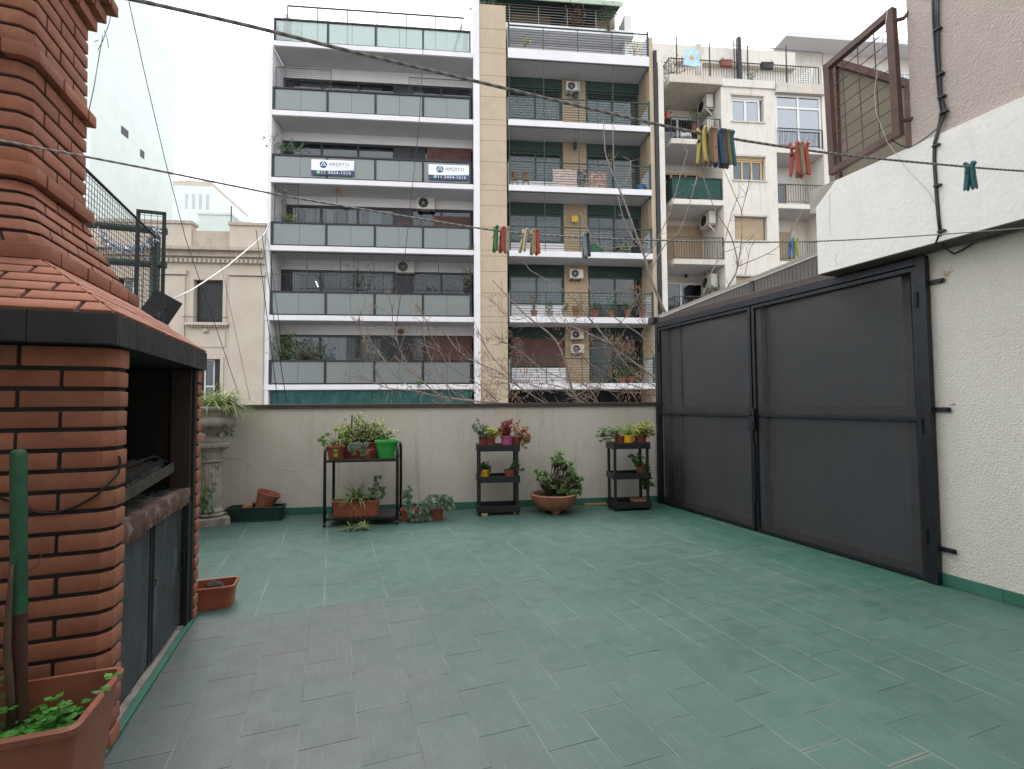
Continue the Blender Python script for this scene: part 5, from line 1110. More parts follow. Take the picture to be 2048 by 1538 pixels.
def rosette(m, c, n, L, w, axis=Vector((0, 0, 1)), lift=.5, layers=2):
    axis = axis.normalized(); u = axis.orthogonal().normalized(); v = axis.cross(u)
    for k in range(layers):
        for i in range(n):
            a = 2*math.pi*(i+.5*k)/n+U(-.15, .15); lf = lift+.45*k+U(-.1, .1); d = u*math.cos(a)+v*math.sin(a)
            leaf(m, c, d*math.cos(lf)+axis*math.sin(lf), L*(1-.28*k)*U(.85, 1.1), w*(1-.2*k), axis, .2)
def ball(m, c, r, n=46):
    for i in range(n):
        d = R3().normalized(); leaf(m, Vector(tuple(c))+d*r*.45, d, r*.5, r*.5, R3(), .1)
    m.lathe([(r*.1, -r*.66), (r*.5, -r*.45), (r*.68, 0), (r*.5, r*.45), (r*.1, r*.66)], 7, tuple(c))
def pot(par, c, r0, r1, h, mat, rim=.012, name='pot', n=24, soil=True):
    """r0 bottom radius, r1 top radius"""
    m = MB(); m.lathe([(r0*.6, .0), (r0, 0), (r1-.004, h-rim*2), (r1+rim*.5, h-rim*2+.001), (r1+rim*.6, h-.002), (r1+rim*.2, h), (r1-.008, h-.002), (r1-.012, h*.80), (.002, h*.80)], n, c); o = m.obj(name, mat, par, 40)
    if soil: m = MB(); m.lathe([(.002, h*.80+.001), (r1-.014, h*.80+.001), (r1*.5, h*.83), (.002, h*.84)], 14, c); m.obj('soil', M_soil, par, 180)
    return o
def trough(par, c, L, Wd, h, mat, taper=.86, rim=.012, soil=.8, name='planter_box', rad_=.03, rot=0):
    def rr(l, w, z, r):
        P = []
        for sx, sy, a0 in ((1, 1, 0), (-1, 1, 90), (-1, -1, 180), (1, -1, 270)):
            for k in range(4): a = rad(a0+30*k); P.append((sx*(l/2-r)+r*math.cos(a), sy*(w/2-r)+r*math.sin(a)))
        cs, sn = math.cos(rot), math.sin(rot)
        return [(c[0]+x*cs-y*sn, c[1]+x*sn+y*cs, c[2]+z) for x, y in P]
    q = rad_; m = MB(); l0, w0 = L-(1-taper)*Wd*1.2, Wd*taper
    m.rings([rr(l0*.9, w0*.85, .0, q*.8), rr(l0, w0, .0, q), rr(l0, w0, .012, q), rr(L-.006, Wd-.006, h-rim*1.6, q), rr(L+rim, Wd+rim, h-rim*1.5, q), rr(L+rim*1.2, Wd+rim*1.2, h-rim*.4, q), rr(L+rim*.5, Wd+rim*.5, h, q), rr(L-.012, Wd-.012, h-.002, q*.8), rr(L-.03, Wd-.03, h*soil, q*.7)]); o = m.obj(name, mat, par, 40)
    m = MB(); m.rings([rr(L-.032, Wd-.032, h*soil+.001, q*.7), rr((L-.03)*.7, (Wd-.03)*.6, h*soil+.012, q*.3)]); m.obj('soil', M_soil, par, 180)
    return o
def wp(u, v, y): return W.hy(u, v, y)
def stems(par, segs, r=.004, mat=None, name='stem'):
    m = MB()
    for s in segs: m.tube(s, [r*(1-.5*i/(len(s)-1)) for i in range(len(s))], 5)
    return m.obj(name, mat or M_stem, par, 180)

# ---------------------------------------------------------------- trolley
tx0, tx1, ty0, ty1 = -1.305, -.535, 5.63, 6.06
tr = thing('plant_trolley', 'black tubular two-shelf trolley full of potted succulents', 'trolley', W, ((tx0+tx1)/2, 5.85, 0))
for x in (tx0, tx1):
    m = MB(); zt = .875; r = .11; P = [(x, ty0, .05), (x, ty0, zt-r)]+[(x, ty0+r-r*math.cos(a), zt-r+r*math.sin(a)) for a in np.linspace(.25, 1.57, 6)]+[(x, ty1-r+r*math.sin(a), zt-r+r*math.cos(a)) for a in np.linspace(0, 1.57, 7)]+[(x, ty1, .05)]
    m.tube(P, .0165, 10); m.obj('side_frame', M_blackt, tr, 180)
for z in (.72, .095):
    m = MB(); m.box(tx0+.018, tx1-.018, ty0-.005, ty1+.005, z-.028, z, b=.004); m.obj('shelf', M_black, tr)
for x in (tx0, tx1):
    for y in (ty0, ty1):
        m = MB(); m.rings([[(x+dx, y+.024*q*math.cos(a), .025+.024*q*math.sin(a)) for a in np.linspace(0, 6.283, 13)[:-1]] for dx, q in ((-.013, .8), (-.011, 1), (.011, 1), (.013, .8))]); c = m.obj('caster', M_blackt, tr); m = MB(); m.tube([(x, y, .027), (x, y, .055)], .009, 8); m.obj('caster_stem', M_steel, c)
zs = .721
p = wp(671, 905, 5.76); c = (p[0], 5.76, zs); t = thing('potted_plant', 'terracotta pot of lime-green ball succulents at the left end of the trolley top', 'potted plant', W, c); pot(t, c, .072, .098, .15, M_terra)
m = MB(); sg = []
for u, v, dy in [(639, 880, 0), (648, 882, .03), (645, 873, .05), (655, 868, .05), (672, 859, .04), (683, 868, -.02), (674, 881, -.03), (660, 891, -.06), (685, 892, -.05), (671, 901, -.09), (671, 911, -.1), (693, 862, .05), (700, 882, .0), (648, 888, .02), (682, 874, .03), (688, 866, .06), (686, 880, 0)]:
    q = wp(u, v, 5.76+dy); ball(m, q, .029, 60); sg.append([(c[0]+U(-.04, .04), c[1]+U(-.03, .03), zs+.13), (lerp(c[0], q[0], .5), lerp(c[1], q[1], .5), max(zs+.17, q[2])), tuple(q)])
m.obj('foliage', V_lime, t); stems(t, sg, .004)
c = (wp(722, 900, 5.95)[0], 5.95, zs); t = thing('potted_plant', 'dull red trough with a twiggy variegated jade bush at the back of the trolley', 'potted plant', W, c); trough(t, c, .42, .16, .17, M_terrad)
m = MB(); sg = []
for k in range(74):
    b = Vector((c[0]+U(-.17, .17), c[1]+U(-.05, .05), zs+.14)); u, v = random.choice([(700, 845), (725, 842), (745, 850), (762, 848), (778, 862), (690, 855), (712, 835), (735, 860), (755, 865), (680, 865), (785, 868)]); q = Vector(tuple(wp(u+U(-12, 12), v+U(-8, 10), 5.95+U(-.1, .1)))); mid = b.lerp(q, .5)+R3()*.025
    sg.append([b, mid, q])
    for j in range(42):
        s = U(.35, 1.05); e = b.lerp(mid, s*2) if s < .5 else mid.lerp(q, (s-.5)*2); leaf(m, e+R3()*.02, R3()+Vector((0, 0, .4)), U(.02, .034), U(.016, .024), R3(), .1)
m.obj('foliage', V_var, t); stems(t, sg, .005, M_woody)
for u0, v0, u1, v1 in ((703, 868, 704, 830), (714, 862, 713, 838)):
    a, b = wp(u0, v0, 5.93), wp(u1, v1, 5.93); m = MB(); m.tube([a, b], .009, 6); m.obj('cut_stem', M_woody, t)
c = (wp(734, 905, 5.72)[0], 5.72, zs); t = thing('potted_plant', 'small terracotta pot with grey-green sedum spilling over its left side', 'potted plant', W, c); pot(t, c, .05, .066, .10, M_terra)
m = MB()
for k in range(46): q = wp(U(698, 735), U(884, 910), 5.72-U(0, .1)); rosette(m, q, 7, .028, .014, Vector((U(-.6, .3), -.8, U(0, 1))), .3)
m.obj('foliage', V_grey, t)
c = (wp(773, 905, 5.76)[0], 5.76, zs); t = thing('plant_pot', 'bright green plastic pot at the right end of the trolley top', 'pot', W, c); pot(t, c, .088, .124, .20, M_pgreen, .016)
for z in (.09, .105, .15): m = MB(); rr_ = .088+.036*z/.2; m.lathe([(rr_, z-.003), (rr_+.003, z), (rr_, z+.003)], 24, c); m.obj('ridge', M_pgreen, t)
# lower shelf
zb = .096; c = (wp(712, 1010, 5.72)[0], 5.74, zb); t = thing('potted_plant', 'orange trough on the trolley lower shelf with spider plant and geranium', 'potted plant', W, c); trough(t, c, .5, .17, .17, M_terra)
m = MB(); b = (c[0]+.0, c[1], zb+.15)
for k in range(90): strap(m, b, U(0, 6.28), U(.6, 1.45), U(.22, .4), .018, U(1.0, 2.2))
for k in range(26): strap(m, (c[0]+.13, c[1], zb+.15), U(0, 6.28), U(.3, 1.2), U(.1, .2), .012, U(1.2, 2.2))
for k in range(14): strap(m, (c[0]-.2, c[1], zb+.15), U(0, 6.28), U(.3, 1), U(.06, .12), .018, U(.8, 1.8))
m.obj('strap_leaves', veg('spider_plant_leaf', '#5f7f42', '#a9b57c'), t)
m = MB(); sg = []
for k in range(24):
    u, v = random.choice([(745, 972), (752, 968), (758, 975), (750, 985), (762, 985), (742, 980), (755, 960), (765, 978), (748, 995), (760, 996)]); q = Vector(tuple(wp(u+U(-5, 5), v+U(-5, 5), 5.74+U(-.08, .08)))); n_ = Vector((U(-.4, .4), -1, U(.1, .9))).normalized(); uu = n_.orthogonal().normalized(); vv = n_.cross(uu); r = U(.018, .028)
    m.add([q]+[q+(uu*math.cos(a)+vv*math.sin(a))*r*U(.85, 1.1)+n_*r*.18 for a in np.linspace(.3, 6.0, 9)], [(0, i, i+1) for i in range(1, 9)]); sg.append([(c[0]+.16+U(-.05, .05), c[1], zb+.14), tuple(q)])
m.obj('round_leaves', V_dark, t); stems(t, sg, .003)
sg = []; m = MB()
for (u, v) in ((700, 1050), (714, 1047), (728, 1049)):
    q = W.hz(u, v+6, .03); sg.append([(c[0]+U(-.1, .1), c[1]-.09, zb+.17), ((c[0]+q[0])/2, q[1]+.05, .19), (q[0], q[1], .04)])
    for k in range(26): strap(m, (q[0], q[1], .02), U(0, 6.28), U(.2, 1.2), U(.08, .15), .011, U(.8, 1.6), 5)
stems(t, sg, .0012, V_yel, 'runner'); m.obj('plantlet_leaves', veg('plantlet_leaf', '#6f8648', '#adb580'), t)

# ---------------------------------------------------------------- floor sedum troughs
for (u0, u1, v, lab) in ((800, 822, 1040, 'small terracotta trough nearest the trolley wheel with a leggy grey sedum'), (823, 858, 1038, 'middle terracotta trough buried under trailing grey-green sedum'), (860, 887, 1036, 'right-hand small terracotta trough with blue-green sedum on the floor')):
    a, b = W.hz(u0, v+5), W.hz(u1, v+5); cx = (a[0]+b[0])/2; c = (cx, 5.83, .001); L = b[0]-a[0]; t = thing('potted_plant', lab, 'potted plant', W, c); trough(t, c, L, .15, .13, M_terra, rad_=.02)
    m = MB(); rng = {800: [(U(806, 822), U(975, 1012)) for _ in range(12)], 823: [(U(815, 862), U(1003, 1046)) for _ in range(60)], 860: [(U(852, 906), U(992, 1022)) for _ in range(56)]}[u0]
    for (u, vv) in rng:
        q = Vector(tuple(wp(u, vv, 5.80-U(0, .13)))); q.z = max(q.z, .02); rosette(m, q, 8, U(.028, .042), .021, Vector((U(-.7, .7), -.7, U(.2, 1))), .3)
    m.obj('foliage', V_grey, t)
    if u0 == 800: stems(t, [[(cx, 5.83, .1), tuple(wp(815, 1000, 5.8)), tuple(wp(813, 980, 5.8))], [(cx, 5.83, .1), tuple(wp(824, 995, 5.8))]], .003)

# ---------------------------------------------------------------- black tiered carts
def cart(lab, x0, x1, y0, y1, rz=0):
    cx, cy = (x0+x1)/2, (y0+y1)/2; t = thing('tiered_cart', lab, 'cart', W, (cx, cy, 0), 'black three-tier plastic carts')
    for z in (.035, .385, .755):
        m = MB(); h = .075; m.box(x0, x1, y0, y0+.012, z, z+h, b=.003); m.box(x0, x1, y1-.012, y1, z, z+h, b=.003); m.box(x0, x0+.012, y0+.0125, y1-.0125, z, z+h, b=.003); m.box(x1-.012, x1, y0+.0125, y1-.0125, z, z+h, b=.003)
        tray = m.obj('tray', M_black, t)
        for i in range(12): xx = x0+.02+(x1-x0-.04)*i/12; m = MB(); m.box(xx, xx+(x1-x0-.04)/12-.006, y0+.012, y1-.012, z+.012, z+.018); m.obj('tray_slat', M_black, tray)
    for x in (x0+.012, x1-.042):
        for y in (y0+.015, y1-.045):
            m = MB()
            for za, zb_ in ((.111, .384), (.461, .754)): m.box(x, x+.03, y, y+.03, za, zb_, b=.003)
            m.box(x+.004, x+.026, y+.004, y+.026, .10, .80); m.obj('post', M_black, t); m = MB(); m.tube([(x, y+.015, .018), (x+.03, y+.015, .018)], .017, 10); m.obj('caster', M_steel, t)
    for x in (x0-.004, x1-.03): 
        for z in (.03, .38, .75): m = MB(); m.box(x, x+.034, y0-.006, y0+.05, z, z+.085, b=.004); m.obj('corner_block', M_black, t)
    return t
c1x0, c1x1 = .365, .872
cart('black three-tier plastic cart in the middle of the wall with a pink pot on top', c1x0, c1x1, 5.89, 6.2)
c2x0, c2x1 = 2.03, 2.50
cart('black three-tier plastic cart beside the metal gate with an empty clay bowl below', c2x0, c2x1, 5.87, 6.16)
for x, y, w in ((.41, 5.86, .07), (.80, 5.93, .1)):
    m = MB(); m.box(x, x+w, y-.02, y+.06, .001, .03, b=.003); tag(m.obj('wood_block', M_wood, None, None, W, (x, y, 0)), 'small wooden block under the %s foot of the middle cart' % ('left' if x < .6 else 'right'), 'wood block', 'wood blocks on the floor')
a, b = W.hz(1171, 1011), W.hz(1212, 1008); m = MB(); m.box(a[0], b[0]+.05, a[1]-.02, a[1]+.06, .001, .02, b=.003); tag(m.obj('wood_plank', M_wood, None, None, W, (a[0], a[1], 0)), 'thin wooden plank on the floor left of the cart by the gate', 'plank')
def potplant(lab, u, y, z, r, h, mat, segs, fol, kind, n, size, lean=None, cat='potted plant', r0=.78):
    r, h = r*1.25, h*1.7; x = wp(u, 900, y)[0]; c = (x, y, z); t = thing('potted_plant', lab, cat, W, c); pot(t, c, r*r0, r, h, mat, .008); m = MB(); sg = []
    for k in range(int(n*1.6)):
        uu, vv = random.choice(segs); q = Vector(tuple(wp(uu+U(-7, 7), vv+U(-7, 5), y+U(-.07, .07)))); b = Vector((x+U(-.5, .5)*r, y+U(-.4, .4)*r, z+h*.85)); sg.append([b, b.lerp(q, .6)+Vector((0, 0, .012)), q])
        if kind == 'ros': rosette(m, q, 7, size*1.15, size*.7, Vector((U(-.5, .5), -.5, 1)), .25)
        elif kind == 'fern':
            for j in range(26): s = U(.3, 1.05); leaf(m, b.lerp(q, s)+R3()*.02, R3()+Vector((0, 0, .5)), size, size*.25, R3(), .1)
        else:
            for j in range(14): s = U(.35, 1.05); leaf(m, b.lerp(q, s)+R3()*.012, R3()+Vector((0, -.2, .35)), size*1.35*U(.7, 1.1), size*.9*U(.8, 1.1), R3(), .12)
            rosette(m, q, 6, size*1.3, size*.75, Vector((U(-.4, .4), -.4, 1)), .3, 2)
    m.obj('foliage', fol, t); stems(t, sg, .0025); return t
z1 = .775; z2 = .405; z3 = .055
potplant('brown pot with leggy pale succulent at the left of the middle cart top', 967, 5.98, z1, .05, .085, M_terrad, [(948, 850), (952, 858), (960, 862), (966, 868), (970, 855), (955, 845), (964, 874)], V_grey, 'l', 16, .024)
potplant('brown pot with yellowing leafy succulent second on the middle cart top', 981, 5.96, z1, .05, .085, M_terrad, [(982, 860), (990, 852), (995, 862), (986, 872), (978, 866), (996, 872)], V_yel, 'l', 16, .026)
potplant('pink pot with red-leaved crassula on the middle cart top', 1014, 5.97, z1, .062, .095, M_ppink, [(1004, 860), (1010, 850), (1018, 846), (1020, 858), (1006, 872), (1014, 866)], V_red, 'l', 18, .026)
potplant('brown pot with red-tipped peach succulent drooping off the right of the middle cart', 1032, 5.99, z1, .05, .085, M_terrad, [(1033, 848), (1045, 858), (1052, 862), (1056, 872), (1050, 885), (1046, 898), (1038, 862), (1058, 880)], V_pink, 'l', 18, .026)
m = MB()
for u, v in ((1019, 843), (1034, 848), (1046, 856), (1053, 856), (1050, 862)): rosette(m, wp(u, v, 5.95), 7, .028, .016, Vector((0, -.5, 1)), .3)
tag(m.obj('red_rosettes', V_red, None, None, W, tuple(wp(1040, 852, 5.95))), 'dark red succulent flower heads above the middle cart', 'flower heads')
potplant('yellow pot with dark trailing succulent on the middle cart middle shelf', 968, 6.0, z2, .055, .075, M_pyel, [(962, 932), (970, 930), (966, 938), (976, 940), (958, 940)], V_dark, 'l', 14, .02)
potplant('red-orange pot with ivy-like creeper on the right of the middle shelf', 1020, 6.0, z2, .06, .07, M_terra, [(1026, 936), (1032, 928), (1020, 940), (1034, 942), (1042, 936), (1028, 955)], V_mid, 'l', 14, .024)
potplant('brown pot with grey bushy succulent hanging off the left of the gate cart', 1240, 6.0, z1, .055, .08, M_terrad, [(1204, 860), (1210, 868), (1200, 872), (1214, 878), (1222, 862), (1228, 870), (1206, 880), (1235, 860)], V_aeo, 'ros', 34, .03)
potplant('yellow pot with feathery light green fern on the gate cart top', 1257, 5.96, z1, .055, .085, M_pyel, [(1240, 852), (1252, 848), (1262, 855), (1268, 866), (1246, 866), (1274, 872), (1256, 862)], V_lime, 'fern', 22, .022)
potplant('brown pot with yellow-green pointed succulent at the right of the gate cart top', 1281, 5.98, z1, .062, .085, M_terrad, [(1272, 858), (1284, 852), (1292, 850), (1300, 860), (1290, 866), (1278, 868), (1303, 866)], V_yel, 'l', 22, .03)
t = potplant('pot with fat green rosettes cascading off the gate cart middle shelf', 1282, 5.98, z2, .05, .07, M_terrad, [(1264, 915), (1272, 925), (1282, 915), (1286, 930), (1276, 938), (1290, 940), (1284, 950), (1288, 962), (1296, 960), (1300, 970), (1292, 974)], V_mid, 'ros', 40, .036)
c = (wp(1277, 1000, 6.0)[0], 5.99, z3); t = thing('clay_bowl', 'empty shallow terracotta bowl on the lowest shelf of the gate cart', 'bowl', W, c); pot(t, c, .065, .105, .065, M_clay, .01, 'bowl', soil=False)

# ---------------------------------------------------------------- big clay bowl with aeonium
cb_ = (wp(1107, 1000, 6.0)[0], 5.98, 0); t = thing('planted_bowl', 'large footed terracotta bowl with a tall bushy aeonium', 'potted plant', W, cb_)
m = MB(); R_ = .283; m.lathe([(.04, .03), (.13, .032), (.20, .06), (.25, .115), (.275, .175), (R_, .205), (R_+.006, .222), (R_-.012, .232), (R_-.028, .222), (R_-.037, .18), (.02, .18)], 32, cb_); m.obj('bowl', M_clay, t, 40)
for a in (.5, 2.6, 4.7): m = MB(); m.lathe([(.045, .0), (.055, .02), (.065, .05), (.05, .075)], 10, (cb_[0]+.12*math.cos(a), cb_[1]+.12*math.sin(a), 0)); m.obj('foot', M_clay, t, 40)
m = MB(); m.lathe([(.01, .181), (.245, .181), (.12, .2), (.01, .205)], 20, cb_); m.obj('soil', M_soil, t, 180)
m = MB()
for k in range(900):
    a, r = U(0, 6.28), .245*math.sqrt(U(0, 1)); leaf(m, (cb_[0]+r*math.cos(a), cb_[1]+r*math.sin(a), .196), R3()+Vector((0, 0, .6)), U(.012, .025), .012, R3(), .1)
m.obj('ground_cover', V_mid, t)
m = MB(); sg = []
heads = [(1119, 908), (1117, 914), (1105, 920), (1113, 922), (1125, 920), (1132, 926), (1138, 930), (1108, 930), (1120, 932), (1130, 938), (1142, 942), (1147, 950), (1152, 955), (1158, 958), (1163, 957), (1155, 968), (1160, 974), (1146, 962), (1136, 950), (1140, 962), (1150, 972), (1076, 945), (1082, 950), (1088, 946), (1092, 952), (1084, 960), (1078, 956), (1090, 968), (1100, 962), (1108, 966), (1118, 962), (1128, 958), (1126, 970), (1134, 976), (1110, 976), (1098, 976), (1140, 980), (1148, 985), (1086, 974), (1122, 982), (1156, 986), (1138, 988)]
for u, v in heads*3:
    q = Vector(tuple(wp(u+U(-4, 4), v+U(-3, 3), 5.98+U(-.14, .10)))); rosette(m, q, 9, U(.042, .06), .027, Vector((U(-.5, .5), U(-.9, -.1), 1)), .2, 3); b = Vector((cb_[0]+U(-.1, .1), cb_[1]+U(-.06, .06), .18)); sg.append([b, b.lerp(q, .55)+R3()*.02, q])
m.obj('foliage', V_aeo, t); stems(t, sg, .006, M_woody)

# ---------------------------------------------------------------- urn on fluted pedestal
uc = (-2.615, 6.01, 0); ut = thing('urn_planter', 'weathered stone urn on a fluted pedestal with arching variegated grass', 'urn', W, uc)
def rsq(h, z, a=rad(28)): return [(uc[0]+h*(sx*math.cos(a)-sy*math.sin(a)), uc[1]+h*(sx*math.sin(a)+sy*math.cos(a)), z) for sx, sy in ((-1, -1), (1, -1), (1, 1), (-1, 1))]
m = MB(); m.rings([rsq(.17, .001), rsq(.17, .075), rsq(.165, .082)]); m.obj('plinth', M_stone, ut)
m = MB(); m.lathe([(.125, .083), (.14, .10), (.14, .115), (.118, .13), (.128, .145), (.115, .165), (.1, .19)], 24, uc); m.obj('base_moulding', M_stone, ut, 50)
m = MB(); m.lathe([(.108, .19), (.104, .4), (.096, .6), (.094, .69)], 72, uc, flute=lambda a, z: 1-.07*abs(math.sin(a*9))); m.obj('fluted_shaft', M_stone, ut)
m = MB(); m.lathe([(.104, .69), (.11, .70), (.104, .715), (.108, .80), (.125, .83)], 24, uc); m.rings([rsq(.125, .831), rsq(.16, .86), rsq(.165, .885), rsq(.165, .91)]); m.obj('capital', M_stone, ut)
m = MB(); m.lathe([(.06, .911), (.115, .915), (.12, .945), (.085, .965), (.065, .99), (.075, 1.01)], 24, uc); m.obj('urn_foot', M_stone, ut, 50)
m = MB(); m.lathe([(.075, 1.01), (.175, 1.045), (.235, 1.10), (.248, 1.14), (.23, 1.18), (.205, 1.20)], 48, uc, flute=lambda a, z: 1+.028*math.cos(a*12)*(1 if 1.02 < z < 1.19 else 0)); m.obj('gadrooned_bowl', M_stone, ut, 50)
m = MB(); m.lathe([(.2, 1.20), (.21, 1.235), (.235, 1.262), (.262, 1.275), (.266, 1.3), (.252, 1.312), (.225, 1.305), (.2, 1.25), (.02, 1.25)], 32, uc); m.obj('urn_rim', M_stone, ut, 50)
m = MB(); m.lathe([(.01, 1.251), (.178, 1.251), (.08, 1.28), (.01, 1.29)], 16, uc); m.obj('soil', M_soil, ut)
m = MB(); m2 = MB()
for k in range(460):
    a = U(-1.0, .9) if k % 3 else U(0, 6.28); b = (uc[0]+U(-.13, .16), uc[1]+U(-.12, .12), 1.27); strap(m if k % 2 else m2, b, a, U(.5, 1.4), U(.26, .52), .013, U(1.1, 2.4))
for k in range(5): strap(m, (uc[0]+.19, uc[1]-.05, 1.29), U(-.6, .1), .2, U(.28, .36), .006, 2.1)
m.obj('pale_grass', V_var, ut); m2.obj('green_grass', veg('grass_green_leaf', '#6f9040', '#b3bf78'), ut)
m = MB()
for k in range(160): q = wp(U(440, 466), U(838, 872), 6.2+U(-.1, .08)); leaf(m, q, R3(), .03, .02, R3())
m.obj('trailing_leaves', V_dark, ut)
# pot with herb at the foot of the pedestal
c = (-2.76, 5.74, .001); t = thing('potted_plant', 'small orange pot with light green herb half hidden by the barbecue', 'potted plant', W, c); pot(t, c, .06, .085, .15, M_terra)
m = MB(); sg = []
for k in range(26):
    q = Vector(tuple(wp(U(398, 428), U(965, 1030), 5.72))); sg.append([(c[0], c[1], .13), tuple(q)])
    for j in range(7): leaf(m, q+R3()*.02, R3()+Vector((0, 0, .3)), .03, .022, R3())
m.obj('foliage', V_mid, t); stems(t, sg, .002)
# dark green trough with two fallen pots
a, b = W.hz(447, 1046), W.hz(563, 1043); c = ((a[0]+b[0])/2, 6.12, .012); t = thing('green_planter', 'dark green plastic trough on a saucer against the parapet', 'planter', W, c); trough(t, c, .6, .19, .15, M_dkgreen, soil=.35)
m = MB(); m.prism([(c[0]-.3, c[1]-.1), (c[0]+.3, c[1]-.1), (c[0]+.3, c[1]+.1), (c[0]-.3, c[1]+.1)], .001, .0115, b=.003); m.obj('saucer', M_dkgreen, t)
def fallen(lab, c, r0, r1, h, ax, mat):
    t = thing('fallen_pot', lab, 'pot', W, (0, 0, 0)); m = MB(); q = Vector(ax).normalized().to_track_quat('Z', 'Y')
    tmp = MB(); tmp.lathe([(.005, 0), (r0, 0), (r1-.003, h-.02), (r1+.004, h-.019), (r1+.005, h), (r1-.006, h), (r0-.006, .01), (.005, .012)], 28); m.v = [tuple(q @ Vector(v)+Vector(c)) for v in tmp.v]; m.f = tmp.f
    t.location = W.w(*c); OFF[t] = tuple(c); m.obj('pot', mat, t, 40)
fallen('terracotta plastic pot tipped over in the dark green trough', (c[0]+.055, 6.142, .115), .082, .125, .205, (.36, .02, .93), pm('faded_terracotta', '#8f5444', '#9a5f4e', 3, rough=.6))
fallen('second terracotta pot lying under the tipped one in the green trough', (c[0]-.14, 6.13, .125), .05, .06, .11, (1, .0, .1), M_clay)

# ---------------------------------------------------------------- planters by the barbecue
c = (-.86, 3.79, .001); t = thing('soil_planter', 'small terracotta trough of dark soil with a green trowel behind the barbecue pier', 'planter', T, c); trough(t, c, .54, .19, .145, M_terra, soil=.55)
m = MB(); cc = (-.72, 3.78, .09); m.lathe([(.058, -.005), (.06, .02), (.045, .055), (.015, .075)], 14, cc, flute=lambda a, z: 1+.12*math.sin(a*5+z*90)); m.obj('soil_heap', M_soil, t)
t = thing('garden_trowel', 'bright green plastic trowel stuck in the soil trough', 'trowel', T, (-.625, 3.78, .09)); m = MB(); m.rings([[(-.66, 3.77, .085), (-.62, 3.74, .105), (-.62, 3.80, .105)], [(-.60, 3.77, .125), (-.585, 3.745, .15), (-.585, 3.795, .15)], [(-.598, 3.775, .128), (-.59, 3.772, .15), (-.59, 3.774, .15)]]); m.obj('blade', M_pgreen, t)
# foreground planter
fx0, fx1, fy0, fy1, fz = -1.55, -.672, 1.775, 2.135, .40
c = ((fx0+fx1)/2, (fy0+fy1)/2, .001); t = thing('large_planter', 'large terracotta trough in the near left corner with clover and a stake', 'planter', T, c); trough(t, c, fx1-fx0-.014, fy1-fy0-.014, fz, pm('brown_terracotta_plastic', '#84503d', '#8e5a46', 3, rough=.5, c3='#9b6a55', s3=9, f3=(.6, .85)), .82, .017, .66, 'planter_box', .03)
m = MB()
for k in range(620):
    x, y = U(fx0+.06, fx1-.06), U(fy0+.05, fy1-.05)
    if k % 2: x = U(-1.15, fx1-.06)
    z = fz*.66+U(.01, .055)*(1 if k % 9 else 1.6); a0 = U(0, 6.28); r = U(.011, .02); tl_ = R3()*.35
    for j in range(3):
        a = a0+j*2.094; d = (Vector((math.cos(a), math.sin(a), 0))+tl_).normalized(); leaf(m, (x, y, z), d, r*1.5, r*1.5, Vector((0, 0, 1)), -.08, .1)
m.obj('clover', V_clov, t, kind='stuff')
m = MB()
for u, v, z in ((223, 1352, .40), (205, 1380, .40), (5, 1355, .42), (3, 1395, .4), (12, 1420, .38), (120, 1412, .36), (108, 1396, .36)):
    p = T.hz(u, v, z); a0 = U(0, 6.28)
    for j in range(3): a = a0+j*2.094; leaf(m, p, Vector((math.cos(a), math.sin(a), .15)), .03, .028, Vector((0, 0, 1)), -.08)
    m.tube([p, (p[0]-.02, p[1], fz*.66)], .0012, 4)
m.obj('tall_clover', V_clov, t, kind='stuff')
sp = T.hz(40, 1445, .30); tp = T.hy(37, 899, sp[1]-.01)
t = thing('garden_stake', 'thick green painted stake with bare brown lower end in the near planter', 'stake', T, (sp[0], sp[1], .27)); k = .42; mid = lerp(np.array([sp[0], sp[1], .27]), tp, k)
m = MB(); m.tube([(sp[0], sp[1], .26), mid], .0205, 14); m.obj('bare_end', pm('bare_brown_wood', '#3b231d', '#4a2c24', 10, rough=.7, stretch=(8, 8, 1)), t, 50); m = MB(); m.tube([mid, lerp(mid, tp, .97), lerp(mid, tp, .99), tp], [.0215, .0215, .019, .012], 14); m.obj('painted_end', pm('green_stake_paint', '#1c4a33', '#245a3f', 14, rough=.55, bump=.4), t, 50)
m = MB(); P = [T.hy(u, v, sp[1]-.04) for u, v in ((22, 1450), (20, 1380), (14, 1300), (16, 1240), (20, 1180), (24, 1130))]; m.tube([(p[0], p[1], p[2]) for p in P], [.011, .011, .010, .009, .007, .004], 8); st_ = thing('woody_sapling', 'thin grey-brown sapling stem leaning on the green stake', 'sapling', T, tuple(P[0])); m.obj('trunk', M_woody, st_, 180)
m = MB(); m.tube([P[1], P[1]+np.array([-.04, 0, .02])], .004, 5); m.tube([T.hy(45, 1150, sp[1]-.04), T.hy(75, 1130, sp[1]-.04), T.hy(84, 1105, sp[1]-.04)], .0015, 5); m.obj('twig', M_woody, st_)

